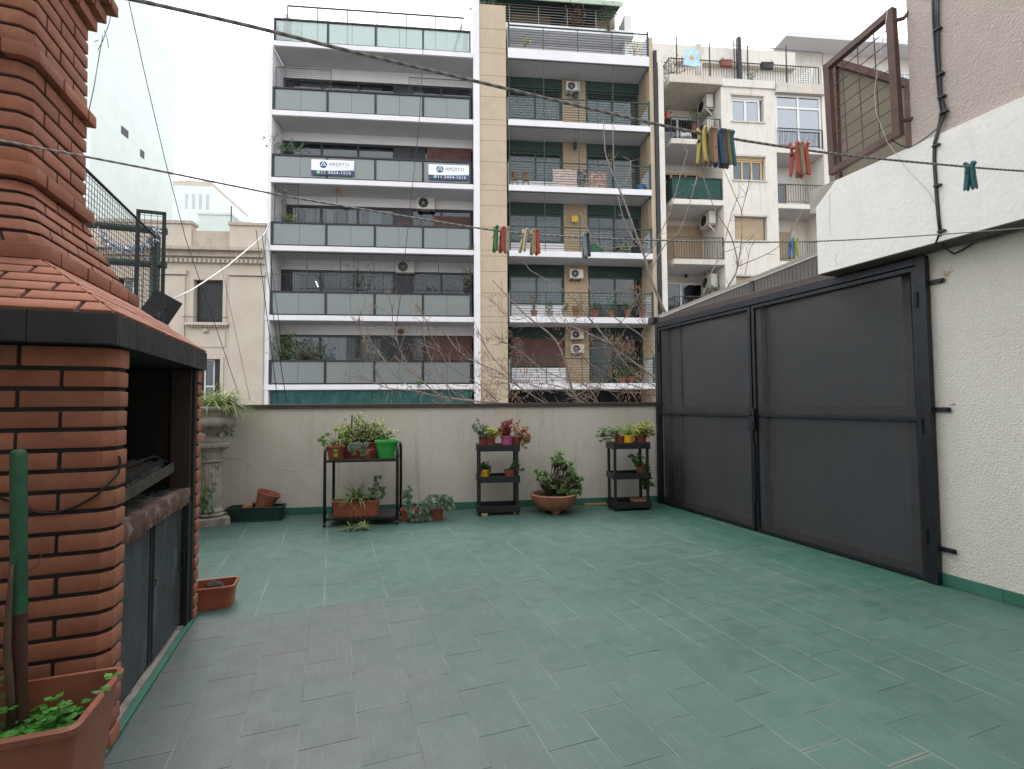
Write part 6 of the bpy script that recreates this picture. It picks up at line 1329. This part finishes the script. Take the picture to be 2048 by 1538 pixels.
# ---------------------------------------------------------------- clotheslines and pegs
M_rope = NT('twisted_rope'); v = M_rope.pos('Pos'); wv = M_rope.n('TexWave'); wv.inputs['Scale'].default_value = 24; wv.bands_direction = 'DIAGONAL'; M_rope.l(v, wv.inputs[0]); M_rope = M_rope.set(M_rope.mix(wv.outputs['Fac'], '#a39fa0', '#6f6b6c'), .7)
RA = [(150, -25), (280, 2), (500, 52), (720, 107), (950, 162), (1180, 217), (1400, 266), (1650, 305), (1850, 326), (2048, 342), (2250, 350)]; RB = [(-250, 235), (0, 281), (300, 338), (560, 390), (800, 431), (1000, 462), (1150, 474), (1300, 480), (1480, 484), (1650, 482), (1850, 471), (2048, 456), (2250, 438)]
def rope(lab, pts, y, r):
    P = [T.hy(u, v, y) for u, v in pts]; Q = []
    for i in range(len(P)-1):
        for k in range(5):
            t_ = k/5; p0, p1, p2, p3 = P[max(i-1, 0)], P[i], P[i+1], P[min(i+2, len(P)-1)]
            Q.append(.5*((2*p1)+(p2-p0)*t_+(2*p0-5*p1+4*p2-p3)*t_*t_+(3*p1-p0-3*p2+p3)*t_**3))
    Q.append(P[-1]); L0, L1 = Q[0].copy(), Q[-1].copy()
    if L0[0] > -1.6: Q.insert(0, np.array([-1.6, y, L0[2]+.05]))
    if L1[0] < 4.1: Q.append(np.array([4.1, y, L1[2]+.12]))
    m = MB(); m.tube(Q, r, 7); return tag(m.obj('clothesline', M_rope, None, 180, T, tuple(Q[0])), lab, 'clothesline')
YA_, YB_ = .77, 1.3
rope('upper grey rope clothesline crossing the view from top left', RA, YA_, .0026); rope('lower grey rope clothesline sagging across the middle of the view', RB, YB_, .0024)
def ropez(pts, u):
    for (a, va), (b, vb) in zip(pts[:-1], pts[1:]):
        if a <= u <= b: return va+(vb-va)*(u-a)/(b-a)
def peg(lab, u, pts, y, col, yaw, tilt=0, grp='clothes pegs on the lines'):
    p = T.hy(u, ropez(pts, u), y); t = thing('clothes_peg', lab, 'clothes peg', T, tuple(p), grp); mt = pm('peg_'+col[1:], col, None, 6, rough=.55, bump=.1)
    for s in (-1, 1):
        m = MB(); P = [(-.0045, .0115), (-.0045, -.028), (-.0045, -.06), (.0045, -.06), (.0045, -.028), (.0045, .0115)]
        def f(x, yy, z): 
            yb = s*(.0042+.0035*max(0, -z-.02)/.02*.6+(.003 if z > .006 else 0))+yy; ca, sa = math.cos(yaw), math.sin(yaw); ct, st = math.cos(tilt), math.sin(tilt); x2, z2 = x*ct-z*st, x*st+z*ct
            return (p[0]+x2*ca-yb*sa, p[1]+x2*sa+yb*ca, p[2]+z2)
        for d0, zz in ((0, 0),):
            rs = [[f(sx*.0047*w, sy*h, z) for sx, sy in ((-1, -1), (1, -1), (1, 1), (-1, 1))] for z, w, h in ((.012, .8, .0018), (.009, 1, .003), (.002, 1, .0022), (-.016, 1, .0034), (-.02, 1, .0034), (-.055, 1, .0028), (-.0605, .8, .0015))]; m.rings(rs)
        m.obj('leg', mt, t)
        m = MB(); c_ = f(0, 0, -.038); m.add([f(.0018*math.cos(a), s*.0033, -.03+.0018*math.sin(a)) for a in np.linspace(0, 6.28, 9)[:-1]], [tuple(range(8))]); m.obj('hole', M_blk, t)
    m = MB(); m.tube([f(-.0055, 0, -.017), f(.0055, 0, -.017)], .0032, 8); m.tube([f(-.0052, -.006, -.012), f(-.0052, .006, -.02)], .0008, 5); m.obj('spring', M_steel, t)
CA = [(1404, '#b9a95e', 'yellow peg leftmost in the cluster of seven on the upper line', .5), (1417, '#8a7a55', 'olive-brown peg second in the upper line cluster', .2), (1426, '#b98a80', 'faded pink peg third in the upper line cluster', -.1), (1436, '#2c5d78', 'dark blue peg in the middle of the upper line cluster', .15), (1445, '#5b5660', 'grey-purple peg fifth in the upper line cluster', -.2), (1452, '#8a8458', 'khaki peg sixth in the upper line cluster', .1), (1459, '#2f6f80', 'teal peg rightmost in the upper line cluster', .3), (1588, '#bb4f46', 'red peg leftmost of three on the upper line', .6), (1598, '#a59a80', 'beige peg between the two red pegs on the upper line', 0), (1608, '#c65a4c', 'red peg rightmost of three on the upper line', .1), (1937, '#2f6a70', 'teal-blue peg hanging alone in front of the white beam', .8), (1943, '#2c5f68', 'second teal peg clipped behind the lone one by the beam', .3)]
CBp = [(570, '#78757a', 'weathered grey wooden peg alone at the left of the lower line', .1), (992, '#47804c', 'green peg leftmost of the lower line group', .1), (1005, '#bd5a52', 'red peg second in the lower line group', .2), (1014, '#b7a88f', 'beige peg behind the red one on the lower line', 0), (1050, '#c0b394', 'cream tilted peg in the lower line group', .5), (1066, '#b39f83', 'tan peg beside the orange-red one on the lower line', .1), (1073, '#c9523d', 'orange-red peg rightmost in the lower line group', 0), (1168, '#8f989d', 'pale grey peg of the pair in the middle of the lower line', 0), (1173, '#343a41', 'dark grey peg of the pair in the middle of the lower line', .1), (1582, '#3c78b5', 'bright blue peg at the right of the lower line', .5), (1590, '#c6c05e', 'yellow peg behind the blue one on the lower line', .2)]
for u, col, lab, yaw in CA: peg(lab, u, RA, YA_, col, yaw, U(-.06, .06))
for u, col, lab, yaw in CBp: peg(lab, u, RB, YB_, col, yaw, -.25 if u == 1050 else U(-.06, .06))

# ---------------------------------------------------------------- bare street tree
TY = 10.5
def tp3(u, v, y=TY): return np.array(W.hy(u, v, y))
tree = thing('bare_tree', 'leafless street tree with grey twigs and dry brown seed clusters behind the parapet', 'tree', W, (tp3(1400, 800)[0], TY, GZ))
LIMBS = [([(1380, 860), (1300, 830), (1230, 815), (1157, 802), (1131, 727), (1117, 690), (1096, 665), (1055, 633), (1016, 594), (985, 560)], .055), ([(1117, 690), (1131, 671), (1158, 628), (1164, 606)], .018),
 ([(1390, 800), (1350, 780), (1311, 755), (1278, 732), (1223, 693), (1190, 673), (1137, 651), (1106, 645), (1063, 648)], .045), ([(1223, 693), (1199, 661), (1178, 636), (1145, 595), (1110, 570), (1082, 553), (1060, 540), (1051, 527)], .028),
 ([(1395, 770), (1350, 740), (1311, 712), (1285, 673), (1242, 645), (1211, 618), (1180, 579), (1176, 560)], .03), ([(1285, 673), (1290, 640), (1278, 600), (1262, 575)], .014),
 ([(1395, 740), (1360, 690), (1331, 627), (1302, 560), (1290, 515), (1280, 491), (1250, 407), (1237, 374), (1213, 315), (1209, 280), (1207, 240)], .05), ([(1250, 407), (1232, 362), (1227, 319), (1226, 280), (1226, 245)], .018), ([(1243, 380), (1258, 345), (1262, 322)], .01), ([(1280, 491), (1262, 470), (1245, 430), (1236, 392)], .015),
 ([(1280, 491), (1200, 494), (1175, 455), (1160, 425)], .012), ([(1290, 515), (1310, 490), (1341, 420), (1354, 375), (1367, 330), (1375, 303)], .02), ([(1302, 540), (1330, 490), (1356, 465), (1374, 424), (1394, 353)], .02),
 ([(1400, 700), (1430, 620), (1458, 570), (1475, 533), (1464, 478), (1446, 445), (1425, 408), (1405, 349)], .035), ([(1475, 533), (1483, 482), (1483, 424), (1472, 396), (1450, 345)], .02), ([(1483, 424), (1497, 369), (1501, 330)], .012), ([(1475, 533), (1534, 508), (1563, 488), (1581, 465), (1606, 418)], .016), ([(1400, 690), (1405, 600), (1427, 537), (1444, 506), (1456, 455), (1464, 424), (1478, 387)], .02), ([(1444, 506), (1480, 492), (1518, 462)], .012), ([(1490, 550), (1500, 500), (1505, 488)], .008),
 ([(1230, 815), (1100, 812), (957, 803), (882, 794), (830, 782), (776, 776), (740, 760), (718, 748)], .03), ([(957, 803), (930, 798), (879, 791), (830, 745), (800, 700), (786, 645), (785, 615)], .022), ([(920, 797), (885, 760), (870, 735), (851, 690), (848, 651), (844, 627)], .016), ([(885, 703), (862, 672), (852, 640)], .01), ([(1000, 808), (960, 770), (900, 733), (880, 705), (850, 690)], .016), ([(1100, 812), (1040, 775), (1000, 745), (960, 728), (920, 705), (895, 672)], .02), ([(1040, 775), (1003, 735), (975, 700), (962, 672)], .013), ([(776, 776), (752, 740), (733, 690), (718, 650), (717, 640)], .01), ([(882, 794), (842, 760), (812, 735), (790, 712)], .01), ([(830, 782), (790, 750), (765, 715), (755, 700)], .01),
 ([(1200, 815), (1180, 780), (1150, 760), (1120, 755), (1080, 735), (1050, 712), (1018, 690), (1002, 683)], .02), ([(1080, 735), (1045, 705), (1030, 690)], .01), ([(1157, 802), (1140, 790), (1125, 775), (1095, 768), (1050, 765), (1020, 760), (985, 752)], .018), ([(1311, 790), (1280, 775), (1240, 762), (1200, 740), (1170, 720), (1150, 700)], .018), ([(1311, 770), (1290, 762), (1260, 740), (1240, 712), (1222, 690)], .014), ([(1330, 800), (1310, 790), (1270, 785), (1220, 782), (1170, 770)], .016), ([(1131, 727), (1160, 700), (1210, 695), (1223, 693)], .008), ([(1055, 633), (1030, 640), (1005, 625), (990, 605)], .008), ([(1242, 645), (1262, 620), (1270, 598)], .008)]
TWIG = MB(); POD = MB(); nlimb = 0
trunk = MB(); tb0 = tp3(1400, 800); trunk.tube([(tb0[0], TY, GZ), (tb0[0]-.05, TY, -3), (tb0[0]+.05, TY, -.5), (tb0[0], TY, 1.0), tp3(1395, 740)], [.2, .17, .15, .12, .06], 10); trunk.obj('trunk', M_bark, tree, 180)
def twig(p, d, L, r, dep):
    n = max(2, int(L/.09)); pts = [Vector(p)]; d = d.normalized(); 
    for i in range(n): d = (d+R3()*.16+Vector((0, 0, .05))).normalized(); pts.append(pts[-1]+d*L/n)
    TWIG.tube([tuple(q) for q in pts], [r*(1-.6*i/n) for i in range(n+1)], 4, False)
    if dep:
        for k in range(random.choice((1, 2, 2, 3))): j = random.randrange(1, n+1); twig(pts[j], d+R3()*.9, L*U(.35, .6), r*.6, dep-1)
    if U(0, 1) < .12:
        for k in range(random.choice((6, 12, 20))):
            b = pts[-1]+Vector((U(-.09, .09), U(-.09, .09), U(-.16, .02))); leaf(POD, b, Vector((U(-.35, .35), U(-.35, .35), -1)), U(.035, .06), .014, R3(), .1)
for pts, r in LIMBS:
    nn = len(pts); y = TY+U(-.8, .8) if r < .02 else TY+U(-.25, .25); P = [tp3(u, v, TY+(y-TY)*i/(nn-1)) for i, (u, v) in enumerate(pts)]
    Q = []
    for i in range(nn-1):
        for k in range(3):
            t_ = k/3; p0, p1, p2, p3 = P[max(i-1, 0)], P[i], P[i+1], P[min(i+2, nn-1)]; Q.append(.5*((2*p1)+(p2-p0)*t_+(2*p0-5*p1+4*p2-p3)*t_*t_+(3*p1-p0-3*p2+p3)*t_**3))
    Q.append(P[-1]); m = MB(); m.tube(Q, [max(.0085, r*.75*(1-.8*i/(len(Q)-1))) for i in range(len(Q))], 6); m.obj('limb', M_bark, tree, 180)
    low = pts[-1][1] > 560
    for k in range(int(len(Q)*(1.1 if low else .45))):
        j = random.randrange(1, len(Q)); d = Vector(tuple(Q[min(j+1, len(Q)-1)]-Q[j-1])); twig(Q[j], d.normalized()+R3()*.9, U(.15, .55 if low else .32), .007, 1 if low else 0)
for k in range(70): u = U(880, 1330); q = tp3(u, U(768, 815), TY+U(-.8, .8)); twig(q, Vector((U(-1, .6), U(-.3, .3), U(-.1, .6))), U(.3, .8), .008, 1)
for u, v, n in ((1265, 580, 60), (1275, 610, 60), (1170, 628, 50), (1125, 652, 40), (1140, 725, 70), (1060, 745, 70), (1240, 680, 90), (1260, 700, 90), (1300, 690, 70), (1215, 715, 40), (1230, 745, 60), (1290, 740, 60), (948, 770, 40), (975, 785, 60), (1095, 765, 60), (800, 782, 50), (765, 785, 20), (1180, 760, 70), (1310, 790, 60), (1458, 585, 60), (1478, 570, 40), (1410, 585, 40), (1035, 790, 50), (1160, 790, 60), (1250, 790, 70)):
    c_ = tp3(u, v, TY+U(-.4, .4))
    for k in range(int(n*.6)): b = Vector(tuple(c_))+Vector((random.gauss(0, .13), random.gauss(0, .12), random.gauss(0, .11))); leaf(POD, b, Vector((U(-.35, .35), U(-.35, .35), -1)), U(.055, .10), .024, R3(), .1)
TWIG.obj('twigs', M_bark, tree, 180, kind='stuff'); POD.obj('seed_clusters', V_dry, tree, kind='stuff')
# overhead cables
for i, (lab, pts, d0, d1, r) in enumerate((('long thin black cable slanting down past the beige house', [(255, -10), (290, 150), (330, 320), (372, 480), (420, 620), (478, 790)], 8, 12, .007), ('thin cable hanging down the front of the white building', [(848, 60), (838, 250), (820, 420), (800, 600), (788, 680)], 18.9, 19.2, .012), ('leftmost of three steep cables beside the white building', [(512, 460), (530, 600), (556, 805)], 14, 14, .011), ('middle of three steep cables beside the white building', [(524, 470), (545, 620), (573, 805)], 14.3, 14.3, .011), ('rightmost steep cable dropping behind the white balconies', [(535, 475), (552, 600), (562, 680)], 14.6, 14.6, .009), ('faint cable in front of the beige house wall', [(440, 520), (470, 660), (500, 800)], 16, 16, .006))):
    m = MB(); n = len(pts); P = []
    for k, (u, v) in enumerate(pts): d = d0+(d1-d0)*k/(n-1); q = ray(u, v); P.append(CAM+q/q[1]*d)
    m.tube(P, r, 5); tag(m.obj('overhead_cable', M_cable, None, 180, None, tuple(P[0])), lab, 'cable')
m = MB()
for k, (u0, v0, u1, v1) in enumerate([(217, 95, 208, 60), (213, 60, 196, 100), (196, 80, 188, 83), (200, 100, 172, 250), (206, 70, 165, 280), (222, 20, 214, 60)]):
    m.tube([B.hy(u0, v0, 19.5), (B.hy((u0+u1)/2+2, (v0+v1)/2, 19.5)), B.hy(u1, v1, 19.5)], .012, 4)
tag(m.obj('cable_tangle', M_cable, None, 180, B, tuple(B.hy(200, 90, 19.5))), 'tangle of thin cables against the pale party wall by the chimney', 'cable')
# fallen bits on the tiles
for k, (u, v) in enumerate([(465, 1077), (408, 1258), (424, 1262), (1002, 1034), (1563, 1087), (1610, 1095), (1545, 1272), (1724, 1227), (1818, 1236), (1416, 1073), (1462, 1117), (820, 1350), (1310, 1212), (1690, 1205), (1250, 1362), (575, 1345), (680, 1362)]):
    p = T.hz(u, v); m = MB(); a = U(0, 6.28); L = U(.008, .018); leaf(m, (p[0], p[1], .004), Vector((math.cos(a), math.sin(a), .12)), L, L*.45, Vector((0, 0, 1)), .3); tag(m.obj('fallen_leaf', V_dry if k % 3 else M_crack, None, None, T, (p[0], p[1], 0)), 'small dry leaf scrap lying on the green floor tiles', 'leaf', 'leaf scraps on the floor')

# ---------------------------------------------------------------- balcony plants and clutter opposite
def bplant(lab, u, v, y, w, h, fol, kind='bush', potc=None, n=120):
    x, z = bp(u, v, y); t = thing('balcony_plant', lab, 'plant', B, (x, y, z), 'plants on the balconies opposite'); ph = 0
    if potc: pot(t, (x, y, z), .1, .14, .26, potc, .02, n=12); ph = .24
    m = MB(); sg = []
    if kind == 'strap':
        for k in range(n//3): strap(m, (x+U(-w, w)*.4, y, z+ph), U(0, 6.28), U(.5, 1.4), h*U(.6, 1), .05, U(.8, 2), 5)
    else:
        for k in range(n):
            d = R3(); q = Vector((x+d.x*w/2, y+d.y*w/3, z+ph+h*.5+d.z*h*.5))
            if kind == 'sparse': leaf(m, q, R3(), .11, .07, R3())
            else: leaf(m, q, R3(), .09, .05, R3())
            if k % (2 if kind == 'sparse' else 8) == 0: sg.append([(x, y, z+ph*.8), tuple(q)])
    m.obj('foliage', fol, t)
    if sg: stems(t, sg, .008, M_woody)
for a in [('aloe clump on the left of the banner balcony', 582, 303, 20.2, 1.0, .75, V_grey, 'strap', None, 150), ('dry twiggy bush overhanging the left of the banner balcony', 535, 296, 20.2, 1.0, .95, V_dry, 'sparse', None, 40), ('yucca by the left end of the balcony under the banners', 579, 441, 20.3, .4, .7, V_lime, 'strap', None, 70), ('climbing bush at the left of the lowest white balcony', 565, 720, 20.3, 1.0, 1.1, V_mid, 'bush', None, 300), ('wide leafy shrub behind the rail of the lowest white balcony', 612, 720, 20.4, 1.4, .8, V_dark, 'sparse', None, 160), ('spider plant in the middle of the lowest white balcony', 771, 722, 20.3, .3, .4, V_mid, 'strap', None, 60), ('tall sparse rubber plant inside the caged white balcony', 716, 575, 20.5, .9, 1.15, V_dark, 'sparse', None, 36), ('dark creeper at the right end of the caged white balcony', 936, 580, 20.4, .35, .9, V_dark, 'bush', None, 140), ('small plant behind glass left on the balcony under the banners', 630, 490, 20.4, .5, .5, V_mid, 'bush', M_terra, 90), ('trailing plant behind glass on the balcony under the banners', 683, 490, 20.4, .6, .4, V_mid, 'bush', M_terra, 90), ('weed tuft growing on the white slab edge', 944, 500, 20.0, .3, .2, V_mid, 'bush', None, 30), ('green tuft hanging on the lowest white slab', 838, 772, 19.98, .3, .2, V_mid, 'bush', None, 40), ('round bush at the left of the penthouse terrace', 965, 40, 21.9, 1.3, .9, V_mid, 'bush', None, 260), ('second bush beside it on the penthouse terrace', 985, 42, 21.9, .8, .7, V_aeo, 'bush', None, 140), ('dry shrub in the middle of the penthouse terrace', 1150, 50, 21.9, 1.0, 1.1, V_dry, 'bush', None, 140), ('dark shrub at the right of the penthouse terrace', 1218, 62, 21.9, .9, 1.2, V_dark, 'bush', None, 160), ('yellowish climber at the right of the tan roof balcony', 1268, 112, 20.3, .7, .8, V_yel, 'bush', None, 60), ('potted herb left of the roof door on the tan roof balcony', 1050, 92, 20.4, .5, .35, V_yel, 'bush', None, 60)]: bplant(*a)
for a in [('white potted shrub behind glass at the right of the upper white balcony', 920, 236, 20.4, .5, .55, V_dark, 'sparse', M_wal, 30), ('second white potted shrub behind the upper white balcony glass', 880, 234, 20.4, .3, .4, V_dark, 'bush', M_wal, 40), ('dense hedge plant behind the left of the banner balcony glass', 590, 352, 20.5, 1.2, .7, V_dark, 'bush', None, 200), ('leafy plant behind the frosted roof railing at its left end', 585, 80, 20.5, .7, .6, V_mid, 'bush', None, 80), ('red potted geranium behind the banner balcony glass', 735, 364, 20.4, .4, .2, V_red, 'bush', M_terra, 40), ('tall grass pot behind the lowest white balcony glass', 715, 770, 20.4, .4, .7, V_mid, 'strap', M_terra, 60), ('round bush behind the right of the balcony under the banners', 905, 498, 20.4, .7, .5, V_mid, 'bush', M_terra, 110), ('spiky plant above the right rail of the caged balcony', 862, 582, 20.4, .4, .35, V_mid, 'strap', None, 60), ('reddish leaf plant on the rail of the balcony under the banners', 805, 452, 20.3, .5, .15, V_red, 'bush', None, 40), ('dark shrub behind the roof railing of the cream building', 1345, 150, 20.6, 1.2, .7, V_dark, 'bush', None, 160), ('small cactus on the cream building roof edge', 1503, 160, 20.2, .3, .35, V_dark, 'bush', None, 50), ('hanging pot plant on the upper cream balcony side', 1335, 238, 20.8, .5, .35, V_mid, 'bush', M_terra, 60), ('weedy shrub on the lowest cream balcony', 1430, 592, 20.3, .9, .6, V_mid, 'bush', None, 110)]: bplant(*a)
for i, (u, w, h, fol, mt) in enumerate([(1068, .35, .75, V_dry, M_clay), (1100, .28, .4, V_mid, M_conc), (1130, .28, .38, V_mid, M_conc), (1152, .25, .25, V_dry, M_clay), (1190, .5, .7, V_dark, M_terra), (1223, .4, .65, V_mid, M_terra), (1255, .35, .4, V_mid, M_terra), (1284, .4, .6, V_dark, M_terra)]):
    bplant(['leggy reddish plant leftmost in the pot row of the tan balcony', 'second pot plant from the left in the tan balcony row, pale pot', 'third pot plant from the left in the tan balcony row, pale pot', 'fourth pot plant in the tan balcony row with withered leaves', 'fifth pot plant in the tan balcony row, dark and bushy', 'sixth pot plant in the tan balcony row, tall', 'seventh pot plant in the tan balcony row, low', 'rightmost pot plant in the tan balcony row'][i], u, 634, 20.25, w, h, fol, 'bush', mt, 70)
bplant('palm-like potted plant at the right of the lowest tan balcony', 1262, 766, 20.4, .9, 1.3, V_dark, 'strap', M_terra, 110); bplant('small bushy plant on the lowest tan balcony floor', 1245, 766, 20.3, .5, .4, V_mid, 'bush', M_terra, 80); bplant('red geranium on the white-chair balcony', 1388, 262, 20.9, .5, .7, V_mid, 'bush', M_terrad, 90)
for u, v, mt, lab in ((1452, 133, M_terrad, 'reddish trough hooked on the roof railing of the cream building'), (1534, 138, M_dalu, 'black trough hooked on the roof railing of the cream building')):
    x, z = bp(u, v, 19.95); t = thing('railing_planter', lab, 'planter', B, (x, 19.95, z)); trough(t, (x, 19.95, z), .55, .2, .24, mt); m = MB()
    for k in range(60): leaf(m, (x+U(-.25, .25), 19.95+U(-.1, .1), z+.22), R3()+Vector((0, 0, .8)), .12, .04, R3())
    m.obj('foliage', V_mid, t)
# orange dry flower stalk behind the banner balcony's lower neighbour
x, z = bp(672, 470, 20.4); t = thing('flower_stalk', 'tall dried orange bromeliad stalk rising from the balcony below the banners', 'plant', B, (x, 20.4, ZS[2])); m = MB(); a = B.hy(674, 385, 20.4); b = B.hy(676, 350, 20.3); m.tube([(x, 20.4, ZS[2]), (x+.03, 20.4, (z+a[2])/2), a, b], .014, 5); m.obj('stalk', M_woody, t); m = MB()
for q, L in ((a, .36), (b, .26)):
    for k in range(26): strap(m, q, U(0, 6.28), U(-.2, .9), L*U(.6, 1), .03, U(-.3, .6), 3)
m.obj('dry_rosettes', V_oran, t)
# laundry and things on the tan balconies
for x0, w, h, c1, c2, lab in ((1106, 1.05, .95, '#b9a39c', '#c9bdb6', 'white flowered sheet drying on the tan balcony rail'), (1152, .55, 1.0, '#2d2a2c', '#8f8c88', 'black and white checked cloth drying on the tan balcony'), (1172, .9, .9, '#8d6a62', '#b3a094', 'reddish patterned cloth drying at the right of the checked one')):
    xa = bx(x0, 20.5); z = ZT_[3]+.02; m = MB(); n = 14
    for i in range(n):
        xa0, xb0 = xa+w*i/n, xa+w*(i+1)/n; m.quad((xa0, 20.5+.03*math.sin(i*1.2), z), (xb0, 20.5+.03*math.sin(i*1.2+1.2), z), (xb0, 20.5+.02*math.sin(i*1.2+1.2), z+h), (xa0, 20.5+.02*math.sin(i*1.2), z+h))
    tag(m.obj('drying_cloth', pm('cloth_'+c1[1:], c1, c2, 9, .42, .58, rough=.9), None, 180, B, (xa, 20.5, z)), lab, 'cloth')
x = bx(1283, 20.5); z = ZT_[3]; m = MB(); m.lathe([(.02, .0), (.17, .005), (.2, .38), (.17, .4), (.02, .36)], 14, (x, 20.5, z)); tag(m.obj('blue_bucket', pm('blue_plastic', '#2f5f9a', rough=.5), None, 40, B, (x, 20.5, z)), 'blue plastic bucket at the right end of the laundry balcony', 'bucket')
for u, lab in ((1030, 'small wooden stool with a clay pot, leftmost on the laundry balcony'), (1052, 'small wooden stool with a clay pot, second on the laundry balcony')):
    x = bx(u, 20.4); z = ZT_[3]; t = thing('pot_stool', lab, 'stool', B, (x, 20.4, z))
    for a, b in ((-.12, -.12), (.1, -.12), (-.12, .1), (.1, .1)): part('leg', M_wood, t, (x+a, x+a+.025, 20.4+b, 20.425+b, z, z+.4))
    part('seat', M_wood, t, (x-.14, x+.14, 20.26, 20.54, z+.401, z+.43)); pot(t, (x, 20.4, z+.431), .1, .14, .24, M_clay, .02, n=12)
x = bx(1189, 20.4); z = ZT_[2]; m = MB(); m.lathe([(.05, .0), (.3, .03), (.33, .2), (.2, .4), (.05, .46)], 12, (x, 20.4, z), flute=lambda a, q: 1+.08*math.sin(3*a+q*9)); tag(m.obj('green_sack', pm('green_sack_plastic', '#2f5f45', rough=.6), None, 60, B, (x, 20.4, z)), 'lumpy green sack on the bicycle balcony', 'sack')
# bicycle
x = bx(1262, 20.5); z = ZT_[2]+.33; t = thing('bicycle', 'bicycle parked on the third-floor tan balcony', 'bicycle', B, (x, 20.5, ZT_[2]))
for dx in (-.5, .5):
    m = MB(); m.tube([(x+dx+.31*math.cos(a), 20.5, z+.31*math.sin(a)) for a in np.linspace(0, 6.283, 21)], .018, 5, False); w = m.obj('wheel', M_blk, t)
    for k in range(6): m = MB(); a = k*.5236; m.tube([(x+dx+.3*math.cos(a), 20.5, z+.3*math.sin(a)), (x+dx-.3*math.cos(a), 20.5, z-.3*math.sin(a))], .004, 4); m.obj('spoke', M_steel, w)
m = MB(); m.tube([(x-.5, 20.5, z), (x-.12, 20.5, z-.02), (x-.2, 20.5, z+.45), (x-.5, 20.5, z)], .018, 6); m.tube([(x-.12, 20.5, z-.02), (x+.3, 20.5, z+.45), (x-.19, 20.5, z+.4)], .018, 6); m.tube([(x+.5, 20.5, z), (x+.3, 20.5, z+.5)], .016, 6); m.obj('frame', pm('yellow_frame', '#a89a3a', rough=.4), t)
m = MB(); m.box(x-.3, x-.08, 20.44, 20.56, z+.47, z+.52, b=.01); m.obj('saddle', M_blk, t); m = MB(); m.tube([(x+.3, 20.5, z+.5), (x+.28, 20.5, z+.62), (x+.2, 20.28, z+.64)], .014, 6); m.tube([(x+.28, 20.5, z+.62), (x+.2, 20.72, z+.64)], .014, 6); m.obj('handlebar', M_blk, t)
x, z = bp(1150, 437, 20.95); m = MB(); m.box(x-.14, x+.14, 20.95, 20.98, z-.14, z+.14, b=.01); tag(m.obj('yellow_sign', M_pyel, None, None, B, (x, 20.95, z)), 'small yellow tile on the wall of the tan bicycle balcony', 'tile')
x, z = bp(801, 663, 21.05); m = MB(); m.lathe([(.02, -.12), (.12, -.05), (.13, .05), (.03, .1)], 10, (x, 21.05, z)); tag(m.obj('wall_mask', M_terrad, None, None, B, (x, 21.05, z)), 'small dark red ornament on the lintel of the lowest white flat', 'ornament')
